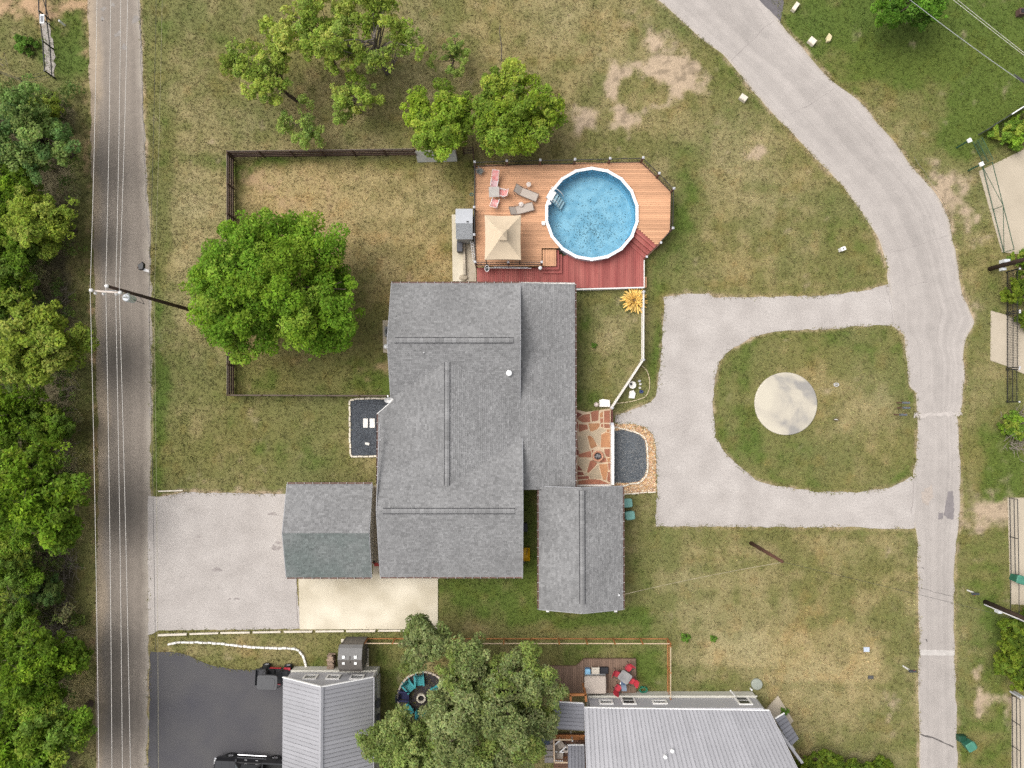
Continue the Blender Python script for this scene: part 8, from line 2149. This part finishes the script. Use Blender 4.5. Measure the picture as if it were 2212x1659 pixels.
# undergrowth and grey dead brush between them
r = np.random.default_rng(33)
n = 720; bu, bv = r.uniform(-60, 176, n), r.uniform(200, 1760, n)
lb = np.array([(*P2(a, b), r.uniform(.1, 1.8), r.uniform(.35, .9)) for a, b in zip(bu, bv)])
v, c = foliage(r, lb, 80000, .11, [(.08, .11, .025), (.10, .13, .035), (.12, .12, .055), (.065, .095, .025)], gaps=.3)
ug = link('undergrowth', fast_mesh('undergrowth', v, 4, M_LEAF, c)); tag(ug, 'low leafy undergrowth filling the woods west of the road', 'undergrowth', kind='stuff')
m = MB()
for (u, v_, s, n) in ((30, 545, 1.4, 70), (125, 730, 1.3, 70), (140, 640, .9, 30), (150, 830, .9, 30), (140, 1220, 1.4, 80), (120, 1350, 1.5, 90), (150, 900, .9, 40), (60, 600, 1.2, 40), (145, 1310, 1.0, 40), (15, 140, .5, 10), (155, 980, .8, 30), (160, 1130, .8, 30), (35, 690, .8, 30), (2195, 905, 1.0, 60), (2190, 955, 1.0, 60)):
    c0 = P(u, v_)
    for k in range(n):
        a = r.uniform(0, 6.28); L = s * r.uniform(.4, 1.1); b0_ = c0 + Vector((r.normal(0, s * .45), r.normal(0, s * .45), r.uniform(0, .4))); e_ = b0_ + Vector((math.cos(a) * L, math.sin(a) * L, r.uniform(.1, 1.0)))
        m.tube([b0_, b0_.lerp(e_, .5) + Vector((r.uniform(-.12, .12), r.uniform(-.12, .12), .12)), e_], [.022, .016, .006], 4, caps=False)
db = m.build('dead_brush', M_TWIG); tag(db, 'tangled grey dead brush along the edge of the woods', 'dead brush', kind='stuff')
# right edge and small shrubs
sh1 = tree_meshes(41, 1.4, 1.3, 2, .8, .7, 26, .45, 7000, .10, [(.12, .19, .02), (.16, .20, .03), (.085, .14, .02)], gaps=.25, trunk=.06, nlimb=10)
sh2 = tree_meshes(42, 1.5, 1.5, 3, 1.1, .9, 30, .5, 9000, .11, [(.075, .11, .012), (.095, .13, .014), (.06, .09, .012)], gaps=.22, trunk=.08, nlimb=10)
EDGE = 'shrubs along the right edge'
for (u, v, mm, s, rz, z, lb) in ((2182, 292, sh1, .95, 0, .8, 'olive shrub beside the green mesh panel'), (2212, 276, sh1, .9, 1, .8, 'olive shrub at the right edge beside the first'), (2208, 622, sh2, .9, .5, 1.1, 'green shrub above the iron fence'), (2216, 690, sh2, .6, 2, 1.1, 'green shrub behind the iron fence'), (2190, 920, sh1, .8, 2.4, .8, 'yellow-green shrub below the iron fence'),
        (2200, 1385, sh2, 1.3, 1.1, 1.1, 'dark green shrub below the right utility pole'), (2203, 1440, sh2, 1.25, 2.1, 1.1, 'dark green shrub above the corner gate posts'), (2210, 1340, sh2, .8, 2.9, 1.1, 'small green shrub touching the right utility pole'), (2210, 560, sh1, .7, 0, .8, 'small olive shrub under the right pole meter box')):
    tree('shrub', lb, u, v, z, mm, EDGE, rz, s, 'shrub')
for (u, v, s, rz, lb) in ((1750, 1658, .8, 0, 'bright shrub at the bottom edge below the angled roof'), (1797, 1656, .95, 1, 'largest bright shrub in the row at the bottom edge'), (1850, 1662, .8, 2, 'bright shrub in the middle of the bottom edge row'), (1895, 1660, .75, 3, 'last bright shrub of the bottom edge row, towards the lane')):
    tree('shrub', lb, u, v, 1.1, sh2, 'shrubs at the bottom edge', rz, s, 'shrub')
tr_ = tree_meshes(43, 2.9, 2.4, 6, 3.2, 1.6, 40, .8, 16000, .13, [(.06, .125, .014), (.08, .155, .018), (.05, .10, .014)], gaps=.22, trunk=.2, nlimb=12)
tree('shade_tree', 'dense dark green tree at the top edge of the green lawn', 1968, -8, 3.2, tr_)
p = P(1905, -2); m = MB()
t = empty('garden_bench', (p.x, p.y, 0), 'white metal bench partly hidden beside the top edge tree', 'bench')
for k in range(4): MB().beam((p.x - .5, p.y + .3 - .12 * k, .45), (p.x + .5, p.y - .0 - .12 * k, .45), .08, .03).build('seat_slat', M_RIM, t)
for k in range(2): MB().beam((p.x - .5, p.y + .38, .65 + .18 * k), (p.x + .5, p.y + .08, .65 + .18 * k), .03, .1).build('back_slat', M_RIM, t)
for s in (-.45, .45): MB().box((p.x + s, p.y + .1 - .3 * s, .22), (.06, .45, .44)).build('leg', M_RIM, t)
wd_ = tree_meshes(44, .38, .34, .5, .2, .2, 9, .16, 900, .07, [(.07, .13, .02), (.09, .16, .025)], gaps=.1, trunk=.02, nlimb=3)
for (u, v, s, lb) in ((1482, 1378, 1.0, 'green weed clump alone in the dry south lawn, nearer the timber fence'), (1542, 1380, .75, 'smaller green weed clump in the dry south lawn'), (1284, 746, .6, 'bright weed clump in the front yard by the porch eave'), (54, 95, 2.2, 'dark low bush inside the upper left pipe fence')):
    tree('weed_clump', lb, u, v, .2, wd_, None, 0, s, 'weed')
tree('potted_shrub', 'tiny round shrub in front of the porch chair', 1699, 1541, .5, wd_, None, 0, .9, 'plant')
bpy.data.objects.remove(pp_)
